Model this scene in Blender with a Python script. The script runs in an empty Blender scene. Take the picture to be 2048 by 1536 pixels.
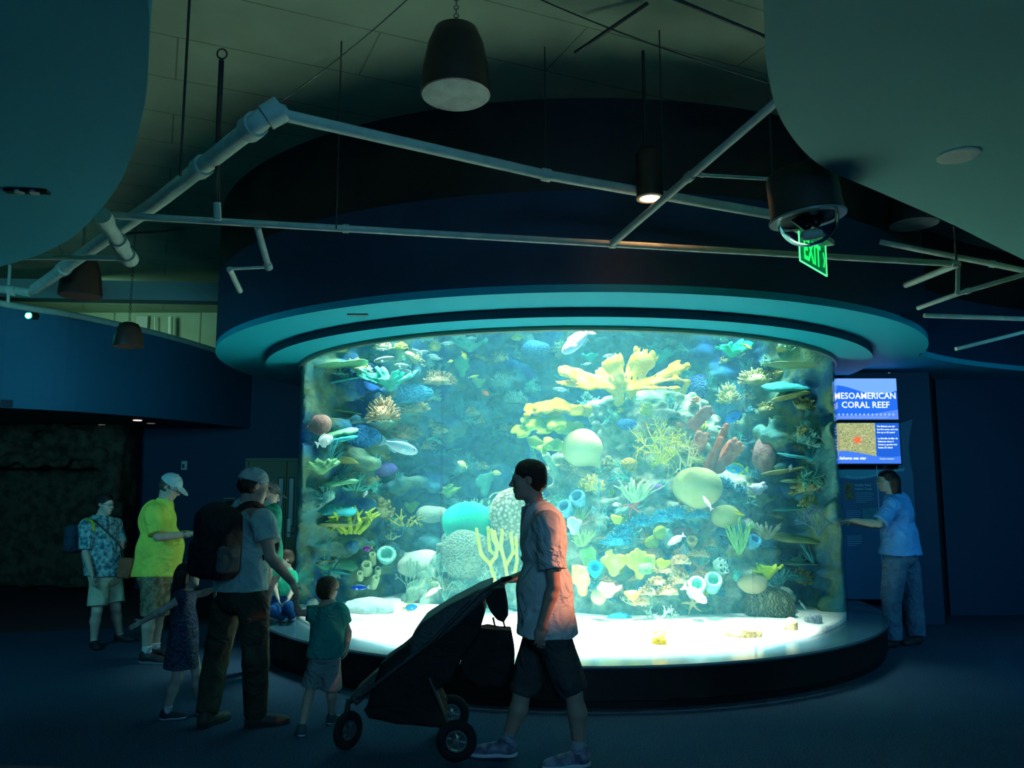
import bpy, bmesh, math, random
import numpy as np
from mathutils import Vector, Matrix, noise
C = bpy.context.scene.collection
S = bpy.context.scene
PI = math.pi
random.seed(7)
np.random.seed(7)

# ------------------------------------------------ camera
CAMH, PITCH, FPX = 1.68, math.radians(7.2), 1600.0
cam = bpy.data.cameras.new('camera')
cam.sensor_width = 36.0
cam.lens = 36.0 * FPX / 2048.0
cam.clip_end = 200
camo = bpy.data.objects.new('camera', cam)
C.objects.link(camo)
camo.location = (0, 0, CAMH)
camo.rotation_euler = (PI / 2 + PITCH, 0, 0)
S.camera = camo

# ------------------------------------------------ view, world, lights
S.view_settings.view_transform = 'Standard'
S.view_settings.look = 'None'
S.view_settings.gamma = 1.0
S.view_settings.exposure = 0.3
S.view_settings.use_curve_mapping = False
cy = S.cycles
cy.use_denoising = True
try:
    cy.denoiser = 'OPENIMAGEDENOISE'
    cy.denoising_input_passes = 'RGB_ALBEDO_NORMAL'
except Exception:
    pass
cy.max_bounces = 7
cy.diffuse_bounces = 4
cy.glossy_bounces = 3
cy.transmission_bounces = 4
cy.transparent_max_bounces = 12
cy.volume_bounces = 1
cy.sample_clamp_indirect = 6.0
cy.sample_clamp_direct = 0.0
cy.caustics_reflective = False
cy.caustics_refractive = False
cy.use_adaptive_sampling = True
cy.adaptive_threshold = 0.02

W = bpy.data.worlds.new('world')
S.world = W
W.use_nodes = True
W.node_tree.nodes['Background'].inputs[0].default_value = (0.05, 0.22, 0.42, 1)
W.node_tree.nodes['Background'].inputs[1].default_value = 0.0

def lamp(name, kind, loc, energy, color, size=0.1, target=None, spot=60, blend=0.5, spread=180, size_y=None, shape='DISK'):
    l = bpy.data.lights.new(name, kind)
    l.energy = energy
    l.color = color
    if kind == 'AREA':
        l.shape = shape
        l.size = size
        if size_y:
            l.size_y = size_y
        l.spread = math.radians(spread)
    else:
        l.shadow_soft_size = size
    if kind == 'SPOT':
        l.spot_size = math.radians(spot)
        l.spot_blend = blend
    o = bpy.data.objects.new(name, l)
    C.objects.link(o)
    o.location = loc
    if target is not None:
        d = Vector(target) - Vector(loc)
        o.rotation_euler = d.to_track_quat('-Z', 'Y').to_euler()
    return o

# tank centre, radii and heights
TX, TY = 0.62, 9.78
TR, BR, SR = 3.13, 3.50, 4.02
ZL, ZR, ZS, ZC = 0.32, 3.0, 3.09, 4.6
SAND = 0.36

# lamps over the water (front bank over the sand, rear bank over the reef)
lamp('tank_lamp_front', 'AREA', (TX, TY - 2.45, 4.2), 520, (0.92, 1.0, 0.90), 3.7, (TX, TY - 2.47, 0), spread=20, size_y=0.9, shape='ELLIPSE')
lamp('tank_lamp_reef', 'AREA', (TX + 0.3, TY - 0.9, 4.25), 50, (0.94, 1.0, 0.80), 1.6, (TX + 0.3, TY - 1.2, 0), spread=60)
lamp('tank_lamp_left', 'AREA', (TX - 1.9, TY - 0.7, 4.25), 60, (0.76, 1.0, 0.95), 1.3, (TX - 2.0, TY - 0.7, 0), spread=70)
lamp('tank_lamp_right', 'AREA', (TX + 2.1, TY - 0.6, 4.25), 46, (0.78, 1.0, 0.90), 1.2, (TX + 2.1, TY - 0.6, 0), spread=70)
lamp('tank_lamp_back', 'AREA', (TX, TY + 0.9, 4.3), 52, (0.40, 0.80, 1.0), 3.0, (TX, TY + 0.9, 0), spread=120, size_y=0.8, shape='ELLIPSE')
# unseen fill lamps added for the dim blue ambience of the hall
lamp('hall_fill_left', 'AREA', (-5.0, 3.5, 3.0), 62, (0.12, 0.74, 0.95), 1.5, (-5.6, 11.0, 3.2), spread=110)
lamp('hall_fill_right', 'AREA', (6.5, 5.0, 2.95), 36, (0.10, 0.60, 0.95), 1.5, (5.0, 10.5, 1.2), spread=120)
lamp('hall_fill_back', 'AREA', (1.5, -4.0, 3.6), 150, (0.14, 0.58, 1.0), 4.0, (0.5, 6.0, 0.0))
lamp('plenum_fill_light', 'AREA', (-6.6, 11.2, 4.15), 22, (0.50, 1.0, 0.72), 0.8, (-5.8, 13.3, 3.8))  # added unseen lamp that brightens the wall above the fascia
# warm recessed downlight in the right ceiling cloud that catches the back of the man with the stroller
lamp('warm_downlight', 'SPOT', (4.2, 4.65, 3.05), 1300, (1.0, 0.38, 0.20), 0.05, (0.34, 5.12, 1.25), spot=10.5, blend=0.5)

# ------------------------------------------------ helpers
def ray(px, py):
    a, b = px - 1024.0, 768.0 - py
    cp, sp = math.cos(PITCH), math.sin(PITCH)
    return a, FPX * cp - b * sp, b * cp + FPX * sp
def at(px, py, d):
    "a point of the place seen at photo pixel (px, py), d metres in front of the camera"
    x, f, u = ray(px, py)
    return Vector((x / f * d, d, CAMH + u / f * d))
def atz(px, py, z):
    x, f, u = ray(px, py)
    d = (z - CAMH) / u * f
    return Vector((x / f * d, d, z))

def mat(name, col, rough=0.7, metal=0.0, spec=0.3, emit=None, estr=0.0, var=0.0, vscale=8.0, col2=None, bump=0.0, bscale=60.0, stretch=(1, 1, 1), sheen=0.0, detail=4.0, alpha=None, trans=0.0):
    m = bpy.data.materials.new(name)
    m.use_nodes = True
    nt = m.node_tree
    b = nt.nodes['Principled BSDF']
    b.inputs['Base Color'].default_value = (*col, 1)
    b.inputs['Roughness'].default_value = rough
    b.inputs['Metallic'].default_value = metal
    b.inputs['Specular IOR Level'].default_value = spec
    if sheen:
        b.inputs['Sheen Weight'].default_value = sheen
    if emit:
        b.inputs['Emission Color'].default_value = (*emit, 1)
        b.inputs['Emission Strength'].default_value = estr
    if trans:
        b.inputs['Transmission Weight'].default_value = trans
    if alpha is not None:
        b.inputs['Alpha'].default_value = alpha
    if var or bump or col2:
        tc = nt.nodes.new('ShaderNodeTexCoord')
        mp = nt.nodes.new('ShaderNodeMapping')
        mp.inputs['Scale'].default_value = stretch
        nt.links.new(tc.outputs['Object'], mp.inputs['Vector'])
        if var or col2:
            n = nt.nodes.new('ShaderNodeTexNoise')
            n.inputs['Scale'].default_value = vscale
            n.inputs['Detail'].default_value = detail
            nt.links.new(mp.outputs[0], n.inputs['Vector'])
            r = nt.nodes.new('ShaderNodeValToRGB')
            r.color_ramp.elements[0].position = 0.38
            r.color_ramp.elements[1].position = 0.62
            if col2:
                r.color_ramp.elements[0].color = (*col, 1)
                r.color_ramp.elements[1].color = (*col2, 1)
            else:
                r.color_ramp.elements[0].color = (*[max(0, c * (1 - var)) for c in col], 1)
                r.color_ramp.elements[1].color = (*[min(1, c * (1 + var)) for c in col], 1)
            nt.links.new(n.outputs['Fac'], r.inputs['Fac'])
            nt.links.new(r.outputs['Color'], b.inputs['Base Color'])
        if bump:
            n2 = nt.nodes.new('ShaderNodeTexNoise')
            n2.inputs['Scale'].default_value = bscale
            n2.inputs['Detail'].default_value = 3.0
            nt.links.new(mp.outputs[0], n2.inputs['Vector'])
            bp = nt.nodes.new('ShaderNodeBump')
            bp.inputs['Strength'].default_value = min(1.0, bump)
            bp.inputs['Distance'].default_value = 0.02
            nt.links.new(n2.outputs['Fac'], bp.inputs['Height'])
            nt.links.new(bp.outputs['Normal'], b.inputs['Normal'])
    return m

def raw(name, verts, faces, m=None, parent=None, smooth=False):
    me = bpy.data.meshes.new(name)
    me.from_pydata([tuple(v) for v in verts], [], [tuple(f) for f in faces])
    if smooth:
        me.polygons.foreach_set('use_smooth', [True] * len(me.polygons))
    me.update()
    if m is not None:
        for mm in (m if isinstance(m, (list, tuple)) else [m]):
            me.materials.append(mm)
    o = bpy.data.objects.new(name, me)
    C.objects.link(o)
    if parent is not None:
        o.parent = parent
        o.matrix_parent_inverse = Matrix.Translation(-parent_loc(parent))
    return o
def parent_loc(p):
    v = Vector(p.location)
    while p.parent is not None:
        p = p.parent
        if p.type == 'EMPTY' or True:
            pass
        break
    return v
def empty(name, loc=(0, 0, 0)):
    o = bpy.data.objects.new(name, None)
    o.empty_display_size = 0.1
    C.objects.link(o)
    o.location = loc
    return o
def tag(o, label=None, cat=None, group=None, kind=None):
    if label: o['label'] = label
    if cat: o['category'] = cat
    if group: o['group'] = group
    if kind: o['kind'] = kind
    return o
def struct(o):
    o['kind'] = 'structure'
    return o

class MB:
    "collects shapes in world space, then links them as one mesh"
    def __init__(s):
        s.v = []
        s.f = []
        s.mi = []
        s.cur = 0
    def add(s, vs, fs):
        b = len(s.v)
        s.v += [Vector(v) for v in vs]
        s.f += [tuple(b + i for i in f) for f in fs]
        s.mi += [s.cur] * len(fs)
        return s
    def box(s, c, h, rot=None, bev=0.0):
        c = Vector(c)
        R = rot if rot is not None else Matrix.Identity(3)
        if bev <= 0:
            vs = [c + R @ Vector((x * h[0], y * h[1], z * h[2])) for x in (-1, 1) for y in (-1, 1) for z in (-1, 1)]
            fs = [(0, 1, 3, 2), (4, 6, 7, 5), (0, 4, 5, 1), (2, 3, 7, 6), (0, 2, 6, 4), (1, 5, 7, 3)]
            return s.add(vs, fs)
        bm = bmesh.new()
        bmesh.ops.create_cube(bm, size=2.0)
        for v in bm.verts:
            v.co = Vector((v.co.x * h[0], v.co.y * h[1], v.co.z * h[2]))
        bmesh.ops.bevel(bm, geom=bm.edges[:], offset=min(bev, min(h) * 0.95), segments=2, affect='EDGES', profile=0.5)
        bm.verts.index_update()
        vs = [c + R @ v.co for v in bm.verts]
        fs = [[v.index for v in f.verts] for f in bm.faces]
        bm.free()
        return s.add(vs, fs)
    def tube(s, pts, r, n=10, cap=True):
        pts = [Vector(p) for p in pts]
        if not isinstance(r, (list, tuple)):
            r = [r] * len(pts)
        vs, fs = [], []
        up = None
        for i, p in enumerate(pts):
            if i == 0: t = pts[1] - pts[0]
            elif i == len(pts) - 1: t = pts[-1] - pts[-2]
            else: t = (pts[i + 1] - pts[i]).normalized() + (pts[i] - pts[i - 1]).normalized()
            if t.length < 1e-9: t = Vector((0, 0, 1))
            t.normalize()
            if up is None:
                up = Vector((0, 0, 1)) if abs(t.z) < 0.9 else Vector((1, 0, 0))
            a = t.cross(up)
            if a.length < 1e-6: a = t.orthogonal()
            a.normalize()
            b = t.cross(a).normalized()
            up = -b if b.dot(up) < 0 else b
            up = a.cross(t) if a.cross(t).dot(up) > 0 else -a.cross(t)
            for k in range(n):
                w = 2 * PI * k / n
                vs.append(p + (a * math.cos(w) + b * math.sin(w)) * r[i])
        m = len(pts)
        for i in range(m - 1):
            for k in range(n):
                k2 = (k + 1) % n
                fs.append((i * n + k, i * n + k2, (i + 1) * n + k2, (i + 1) * n + k))
        if cap:
            fs.append(tuple(reversed(range(n))))
            fs.append(tuple((m - 1) * n + k for k in range(n)))
        return s.add(vs, fs)
    def lathe(s, prof, c=(0, 0, 0), rot=None, n=32, closed=False):
        "prof: list of (radius, z)"
        c = Vector(c)
        R = rot if rot is not None else Matrix.Identity(3)
        vs = []
        for (r, z) in prof:
            for k in range(n):
                w = 2 * PI * k / n
                vs.append(c + R @ Vector((r * math.cos(w), r * math.sin(w), z)))
        m = len(prof)
        fs = []
        for i in range(m if closed else m - 1):
            j = (i + 1) % m
            for k in range(n):
                k2 = (k + 1) % n
                fs.append((i * n + k, i * n + k2, j * n + k2, j * n + k))
        if not closed:
            if prof[0][0] > 1e-5: fs.append(tuple(reversed(range(n))))
            if prof[-1][0] > 1e-5: fs.append(tuple((m - 1) * n + k for k in range(n)))
        return s.add(vs, fs)
    def prism(s, poly, z0, z1):
        n = len(poly)
        vs = [Vector((p[0], p[1], z0)) for p in poly] + [Vector((p[0], p[1], z1)) for p in poly]
        fs = [tuple(reversed(range(n))), tuple(range(n, 2 * n))]
        fs += [(i, (i + 1) % n, n + (i + 1) % n, n + i) for i in range(n)]
        return s.add(vs, fs)
    def build(s, name, m, parent=None, smooth=False, sub=0):
        me = bpy.data.meshes.new(name)
        off = Vector(world_loc(parent)) if parent is not None else Vector((0, 0, 0))
        me.from_pydata([tuple(v - off) for v in s.v], [], s.f)
        for mm in (m if isinstance(m, (list, tuple)) else [m]):
            me.materials.append(mm)
        me.polygons.foreach_set('material_index', s.mi)
        if smooth:
            me.polygons.foreach_set('use_smooth', [True] * len(me.polygons))
        me.update()
        o = bpy.data.objects.new(name, me)
        C.objects.link(o)
        if parent is not None:
            o.parent = parent
        if smooth is True or smooth == 1:
            try:
                me.set_sharp_from_angle(angle=math.radians(40))
            except Exception:
                pass
        return o
def world_loc(p):
    v = Vector((0, 0, 0))
    while p is not None:
        v += Vector(p.location)
        p = p.parent
    return v
def axis_rot(z, x=None):
    "rotation whose local z is along z (and local x near x)"
    z = Vector(z).normalized()
    x = Vector(x) if x is not None else z.orthogonal()
    x = (x - z * x.dot(z))
    if x.length < 1e-6: x = z.orthogonal()
    x.normalize()
    y = z.cross(x)
    return Matrix((x, y, z)).transposed()

# ------------------------------------------------ soft solids: smooth union of simple fields, meshed by surface nets
def _surfnets(F, org, h):
    s = F < 0
    nx, ny, nz = F.shape
    cnt = np.zeros((nx - 1, ny - 1, nz - 1), np.int8)
    for dx in (0, 1):
        for dy in (0, 1):
            for dz in (0, 1):
                cnt += s[dx:nx - 1 + dx, dy:ny - 1 + dy, dz:nz - 1 + dz]
    act = (cnt > 0) & (cnt < 8)
    I = np.argwhere(act)
    idx = -np.ones(act.shape, np.int64)
    idx[act] = np.arange(len(I))
    P = np.zeros((len(I), 3))
    n = np.zeros(len(I))
    for ax in range(3):
        o1, o2 = [a for a in range(3) if a != ax]
        for u in (0, 1):
            for v in (0, 1):
                d0 = np.zeros(3, int); d0[o1] = u; d0[o2] = v
                d1 = d0.copy(); d1[ax] = 1
                A = I + d0; B = I + d1
                fa = F[A[:, 0], A[:, 1], A[:, 2]]; fb = F[B[:, 0], B[:, 1], B[:, 2]]
                cr = (fa < 0) != (fb < 0)
                t = np.where(cr, fa / np.where(cr, fa - fb, 1), 0)
                q = np.zeros((len(I), 3)); q[:] = d0; q[:, ax] += t
                P += np.where(cr[:, None], q, 0)
                n += cr
    V = (I + P / n[:, None]) * h + np.array(org)
    faces = []
    for ax in range(3):
        o1, o2 = (ax + 1) % 3, (ax + 2) % 3
        sl0 = [slice(1, -1)] * 3; sl1 = [slice(1, -1)] * 3
        sl0[ax] = slice(0, -1); sl1[ax] = slice(1, None)
        a = s[tuple(sl0)]; b = s[tuple(sl1)]
        for flip, m in ((False, a & ~b), (True, ~a & b)):
            E = np.argwhere(m)
            off = np.ones(3, int); off[ax] = 0
            E = E + off
            def cell(u, v):
                Q = E.copy(); Q[:, o1] -= u; Q[:, o2] -= v
                return idx[Q[:, 0], Q[:, 1], Q[:, 2]]
            q = np.stack([cell(1, 1), cell(0, 1), cell(0, 0), cell(1, 0)], 1)
            if flip: q = q[:, ::-1]
            faces.append(q)
    return V, np.concatenate(faces)

class SDF:
    def __init__(s, lo, hi, h):
        s.h = h
        s.org = np.array(lo, float)
        s.n = np.maximum(4, np.ceil((np.array(hi, float) - s.org) / h).astype(int) + 1)
        s.F = np.full(s.n, 1.0, np.float32)
    def block(s, lo, hi):
        a = np.clip(np.floor((np.array(lo) - s.org) / s.h).astype(int), 0, s.n)
        b = np.clip(np.ceil((np.array(hi) - s.org) / s.h).astype(int) + 1, 0, s.n)
        if (b <= a).any(): return None, None
        ax = [np.arange(a[i], b[i], dtype=np.float32) * s.h + s.org[i] for i in range(3)]
        return (slice(a[0], b[0]), slice(a[1], b[1]), slice(a[2], b[2])), np.meshgrid(*ax, indexing='ij', sparse=True)
    def comb(s, sl, d, k, op):
        f = s.F[sl]
        if op == 'add':
            if k > 0:
                hh = np.maximum(k - np.abs(f - d), 0) / k
                s.F[sl] = np.minimum(f, d) - hh * hh * k * 0.25
            else: s.F[sl] = np.minimum(f, d)
        elif op == 'sub':
            if k > 0:
                hh = np.maximum(k - np.abs(f + d), 0) / k
                s.F[sl] = np.maximum(f, -d) + hh * hh * k * 0.25
            else: s.F[sl] = np.maximum(f, -d)
    def cone(s, a, b, ra, rb=None, k=0.02, op='add', flat=None):
        "round cone from a to b; flat=(dir, factor) squashes across dir"
        rb = ra if rb is None else rb
        a = np.array(a, float); b = np.array(b, float)
        m = max(ra, rb) * (1.6 if flat else 1) + k + 3 * s.h
        sl, G = s.block(np.minimum(a, b) - m, np.maximum(a, b) + m)
        if sl is None: return s
        ba = b - a; L2 = max(ba @ ba, 1e-12)
        px, py, pz = G[0] - a[0], G[1] - a[1], G[2] - a[2]
        t = np.clip((px * ba[0] + py * ba[1] + pz * ba[2]) / L2, 0, 1)
        qx, qy, qz = px - t * ba[0], py - t * ba[1], pz - t * ba[2]
        d2 = qx * qx + qy * qy + qz * qz
        if flat:
            u = np.array(flat[0], float); u /= np.linalg.norm(u)
            w = qx * u[0] + qy * u[1] + qz * u[2]
            d2 = d2 + (flat[1] ** 2 - 1) * w * w
        s.comb(sl, np.sqrt(d2) - (ra + (rb - ra) * t), k, op)
        return s
    def ell(s, c, r, R=None, k=0.02, op='add'):
        c = np.array(c, float); r = np.array(r, float)
        m = r.max() + k + 3 * s.h
        sl, G = s.block(c - m, c + m)
        if sl is None: return s
        p = [G[i] - c[i] for i in range(3)]
        if R is not None:
            R = np.array(R)
            p = [p[0] * R[0][j] + p[1] * R[1][j] + p[2] * R[2][j] for j in range(3)]
        k0 = np.sqrt((p[0] / r[0]) ** 2 + (p[1] / r[1]) ** 2 + (p[2] / r[2]) ** 2)
        s.comb(sl, (k0 - 1) * r.min() * 1.0 + 0 * k0 if r.max() / r.min() < 1.01 else (k0 - 1) * (r.min() * 0.6 + r.mean() * 0.4), k, op)
        return s
    def box(s, c, hlf, R=None, r=0.01, k=0.01, op='add'):
        c = np.array(c, float); hlf = np.array(hlf, float)
        m = np.linalg.norm(hlf) + k + 3 * s.h
        sl, G = s.block(c - m, c + m)
        if sl is None: return s
        p = [G[i] - c[i] for i in range(3)]
        if R is not None:
            R = np.array(R)
            p = [p[0] * R[0][j] + p[1] * R[1][j] + p[2] * R[2][j] for j in range(3)]
        q = [np.abs(p[i]) - (hlf[i] - r) for i in range(3)]
        d = np.sqrt(np.maximum(q[0], 0) ** 2 + np.maximum(q[1], 0) ** 2 + np.maximum(q[2], 0) ** 2) + np.minimum(np.maximum(np.maximum(q[0], q[1]), q[2]), 0) - r
        s.comb(sl, d, k, op)
        return s
    def cut(s, p, n, k=0.0):
        "remove what lies on the side n points to"
        p = np.array(p, float); n = np.array(n, float); n /= np.linalg.norm(n)
        sl, G = s.block(s.org, s.org + s.n * s.h)
        d = (G[0] - p[0]) * n[0] + (G[1] - p[1]) * n[1] + (G[2] - p[2]) * n[2]
        s.F = np.maximum(s.F, d)
        return s
    def wobble(s, amp, freq, seed=0):
        rs = np.random.RandomState(seed)
        sl, G = s.block(s.org, s.org + s.n * s.h)
        D = 0
        for i in range(5):
            w = rs.normal(size=3); w /= np.linalg.norm(w)
            fr = freq * (0.6 + 0.35 * i)
            ph = rs.rand() * 6.28
            D = D + np.sin((G[0] * w[0] + G[1] * w[1] + G[2] * w[2]) * fr + ph) / (1 + 0.5 * i)
        s.F = (s.F + amp * D * 0.5).astype(np.float32)
        return s
    def build(s, name, m, parent=None):
        F = s.F
        F[0, :, :] = F[-1, :, :] = F[:, 0, :] = F[:, -1, :] = 1
        F[:, :, 0] = F[:, :, -1] = 1
        V, Q = _surfnets(F, s.org, s.h)
        off = np.array(world_loc(parent)) if parent is not None else np.zeros(3)
        me = bpy.data.meshes.new(name)
        me.vertices.add(len(V))
        me.vertices.foreach_set('co', (V - off).astype(np.float32).ravel())
        me.loops.add(Q.size)
        me.loops.foreach_set('vertex_index', Q.astype(np.int32).ravel())
        me.polygons.add(len(Q))
        me.polygons.foreach_set('loop_start', np.arange(0, Q.size, 4, dtype=np.int32))
        me.polygons.foreach_set('loop_total', np.full(len(Q), 4, np.int32))
        me.polygons.foreach_set('use_smooth', np.ones(len(Q), bool))
        me.update(calc_edges=True)
        me.validate()
        if m is not None:
            for mm in (m if isinstance(m, (list, tuple)) else [m]): me.materials.append(mm)
        o = bpy.data.objects.new(name, me)
        C.objects.link(o)
        if parent is not None: o.parent = parent
        return o
# ------------------------------------------------ the hall
M = {}
M['navy'] = mat('navy wall paint', (0.004, 0.035, 0.085), 0.6, bump=0.05, bscale=90)
M['navy2'] = mat('deep navy wall paint', (0.004, 0.022, 0.05), 0.6)
M['blue'] = mat('blue fascia paint', (0.010, 0.13, 0.23), 0.7, bump=0.06, bscale=120)
M['soffit'] = mat('turquoise soffit paint', (0.006, 0.40, 0.54), 0.6)
M['cloud_lit'] = mat('teal ceiling cloud paint with whiter light in it', (0.20, 0.50, 0.44), 0.7)  # whiter light on the right cloud is put into this colour
M['cloud'] = mat('teal ceiling cloud paint', (0.045, 0.34, 0.46), 0.7)
M['black'] = mat('matt black paint', (0.008, 0.009, 0.010), 0.5)
M['pipe'] = mat('painted steel pipe', (0.46, 0.56, 0.48), 0.55, metal=0.0, var=0.08, vscale=14, bump=0.05, bscale=200)
M['fix'] = mat('dark lamp housing', (0.020, 0.017, 0.015), 0.45, bump=0.03)
M['ledge'] = mat('polished ledge laminate', (0.03, 0.10, 0.14), 0.22, spec=0.7)

def floor_mat():
    m = mat('blue loop carpet', (0.010, 0.030, 0.055), 0.95, spec=0.1)
    nt = m.node_tree
    b = nt.nodes['Principled BSDF']
    tc = nt.nodes.new('ShaderNodeTexCoord')
    def noise_(sc, det):
        n = nt.nodes.new('ShaderNodeTexNoise')
        n.inputs['Scale'].default_value = sc
        n.inputs['Detail'].default_value = det
        nt.links.new(tc.outputs['Object'], n.inputs['Vector'])
        return n
    a = noise_(0.5, 3)
    c = noise_(70, 2)
    r = nt.nodes.new('ShaderNodeValToRGB')
    r.color_ramp.elements[0].position = 0.35
    r.color_ramp.elements[0].color = (0.020, 0.062, 0.12, 1)
    r.color_ramp.elements[1].position = 0.7
    r.color_ramp.elements[1].color = (0.035, 0.085, 0.14, 1)
    nt.links.new(a.outputs['Fac'], r.inputs['Fac'])
    mx = nt.nodes.new('ShaderNodeMix')
    mx.data_type = 'RGBA'
    mx.blend_type = 'MULTIPLY'
    mx.inputs['Factor'].default_value = 0.8
    nt.links.new(r.outputs['Color'], mx.inputs[6])
    r2 = nt.nodes.new('ShaderNodeValToRGB')
    r2.color_ramp.elements[0].position = 0.35
    r2.color_ramp.elements[0].color = (0.45, 0.45, 0.45, 1)
    r2.color_ramp.elements[1].position = 0.65
    nt.links.new(c.outputs['Fac'], r2.inputs['Fac'])
    nt.links.new(r2.outputs['Color'], mx.inputs[7])
    # a maroon carpet field runs by the far left wall
    sep = nt.nodes.new('ShaderNodeSeparateXYZ')
    nt.links.new(tc.outputs['Object'], sep.inputs[0])
    e1 = nt.nodes.new('ShaderNodeMath'); e1.operation = 'MULTIPLY_ADD'
    nt.links.new(sep.outputs['X'], e1.inputs[0]); e1.inputs[1].default_value = -0.25
    nt.links.new(sep.outputs['Y'], e1.inputs[2])
    e2 = nt.nodes.new('ShaderNodeMath'); e2.operation = 'GREATER_THAN'
    nt.links.new(e1.outputs[0], e2.inputs[0]); e2.inputs[1].default_value = 10.9
    e3 = nt.nodes.new('ShaderNodeMath'); e3.operation = 'LESS_THAN'
    nt.links.new(sep.outputs['X'], e3.inputs[0]); e3.inputs[1].default_value = 0.0
    e4 = nt.nodes.new('ShaderNodeMath'); e4.operation = 'MULTIPLY'
    nt.links.new(e2.outputs[0], e4.inputs[0]); nt.links.new(e3.outputs[0], e4.inputs[1])
    m2 = nt.nodes.new('ShaderNodeMix'); m2.data_type = 'RGBA'
    nt.links.new(e4.outputs[0], m2.inputs['Factor'])
    nt.links.new(mx.outputs[2], m2.inputs[6])
    m2.inputs[7].default_value = (0.06, 0.035, 0.045, 1)
    nt.links.new(m2.outputs[2], b.inputs['Base Color'])
    bp = nt.nodes.new('ShaderNodeBump')
    bp.inputs['Strength'].default_value = 0.5
    bp.inputs['Distance'].default_value = 0.01
    nt.links.new(c.outputs['Fac'], bp.inputs['Height'])
    nt.links.new(bp.outputs['Normal'], b.inputs['Normal'])
    return m
XL, XR, YN, YF = -12.0, 10.5, -6.0, 16.0
struct(MB().box(((XL + XR) / 2, (YN + YF) / 2, -0.05), ((XR - XL) / 2, (YF - YN) / 2, 0.05)).build('floor', floor_mat()))
M['slab'] = mat('grey concrete slab', (0.24, 0.33, 0.24), 0.9, spec=0.1, var=0.12, vscale=1.2, bump=0.15, bscale=9)
nt = M['slab'].node_tree
b_ = nt.nodes['Principled BSDF']
src_ = b_.inputs['Base Color'].links[0].from_socket
tc_ = nt.nodes.new('ShaderNodeTexCoord'); mp_ = nt.nodes.new('ShaderNodeMapping'); mp_.inputs['Rotation'].default_value = (0, 0, math.radians(-24))
br_ = nt.nodes.new('ShaderNodeTexBrick')
br_.offset = 0.5; br_.inputs['Scale'].default_value = 1.0; br_.inputs['Mortar Size'].default_value = 0.006; br_.inputs['Brick Width'].default_value = 2.4; br_.inputs['Row Height'].default_value = 0.6
br_.inputs['Color1'].default_value = (1, 1, 1, 1); br_.inputs['Color2'].default_value = (0.94, 0.94, 0.94, 1); br_.inputs['Mortar'].default_value = (0.45, 0.45, 0.45, 1)
nt.links.new(tc_.outputs['Object'], mp_.inputs['Vector']); nt.links.new(mp_.outputs[0], br_.inputs['Vector'])
mm_ = nt.nodes.new('ShaderNodeMix'); mm_.data_type = 'RGBA'; mm_.blend_type = 'MULTIPLY'; mm_.inputs['Factor'].default_value = 1.0
nt.links.new(src_, mm_.inputs[6]); nt.links.new(br_.outputs['Color'], mm_.inputs[7]); nt.links.new(mm_.outputs[2], b_.inputs['Base Color'])
struct(MB().box(((XL + XR) / 2, (YN + YF) / 2, ZC + 0.1), ((XR - XL) / 2, (YF - YN) / 2, 0.1)).build('ceiling', M['slab']))
struct(MB().box((XL - 0.05, (YN + YF) / 2, 2.4), (0.05, (YF - YN) / 2, 2.4)).build('wall_left', M['navy2']))
struct(MB().box((XR + 0.05, (YN + YF) / 2, 2.4), (0.05, (YF - YN) / 2, 2.4)).build('wall_right', M['navy2']))
struct(MB().box(((XL + XR) / 2, YF + 0.05, 2.4), ((XR - XL) / 2, 0.05, 2.4)).build('wall_back', M['slab']))
struct(MB().box(((XL + XR) / 2, YN - 0.05, 2.4), ((XR - XL) / 2, 0.05, 2.4)).build('wall_front', M['navy2']))

def arc(cx, cy_, r, a0, a1, n):
    return [(cx + r * math.cos(math.radians(a0 + (a1 - a0) * i / n)), cy_ + r * math.sin(math.radians(a0 + (a1 - a0) * i / n))) for i in range(n + 1)]
def spline(pts, n=10):
    out = []
    P_ = [Vector(p) for p in pts]
    P_ = [P_[0] * 2 - P_[1]] + P_ + [P_[-1] * 2 - P_[-2]]
    for i in range(1, len(P_) - 2):
        a, b, c, d = P_[i - 1:i + 3]
        for k in range(n):
            t = k / n
            out.append(0.5 * ((2 * b) + (c - a) * t + (2 * a - 5 * b + 4 * c - d) * t * t + (3 * b - a - 3 * c + d) * t ** 3))
    out.append(P_[-2])
    return out

# outline of the soffit round the tank: a disc that flows into a lobe on the right
AR = -14.0    # angle (from the tank centre) where the disc hands over to the lobe
disc = arc(TX, TY, SR, 180 + 62, 360 + AR, 60)          # front half, left to right
q0 = disc[-1]
lobe = [(q0[0], q0[1])]
for (x, y) in ((1842, 706), (1856, 714), (1900, 724), (1960, 733), (2048, 742), (2200, 756)):
    p = atz(x, y, ZS)
    lobe.append((p.x, p.y))
lobe = [(v.x, v.y) for v in spline([Vector((a, b, 0)) for a, b in lobe], 8)]
left = arc(TX, TY, SR, 150, 180 + 62, 40)
front = left[:-1] + disc[:-1] + lobe
last = front[-1]
outline = front + [(XR, last[1] + 0.3), (XR, 13.0), (front[0][0], 13.0)]
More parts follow.
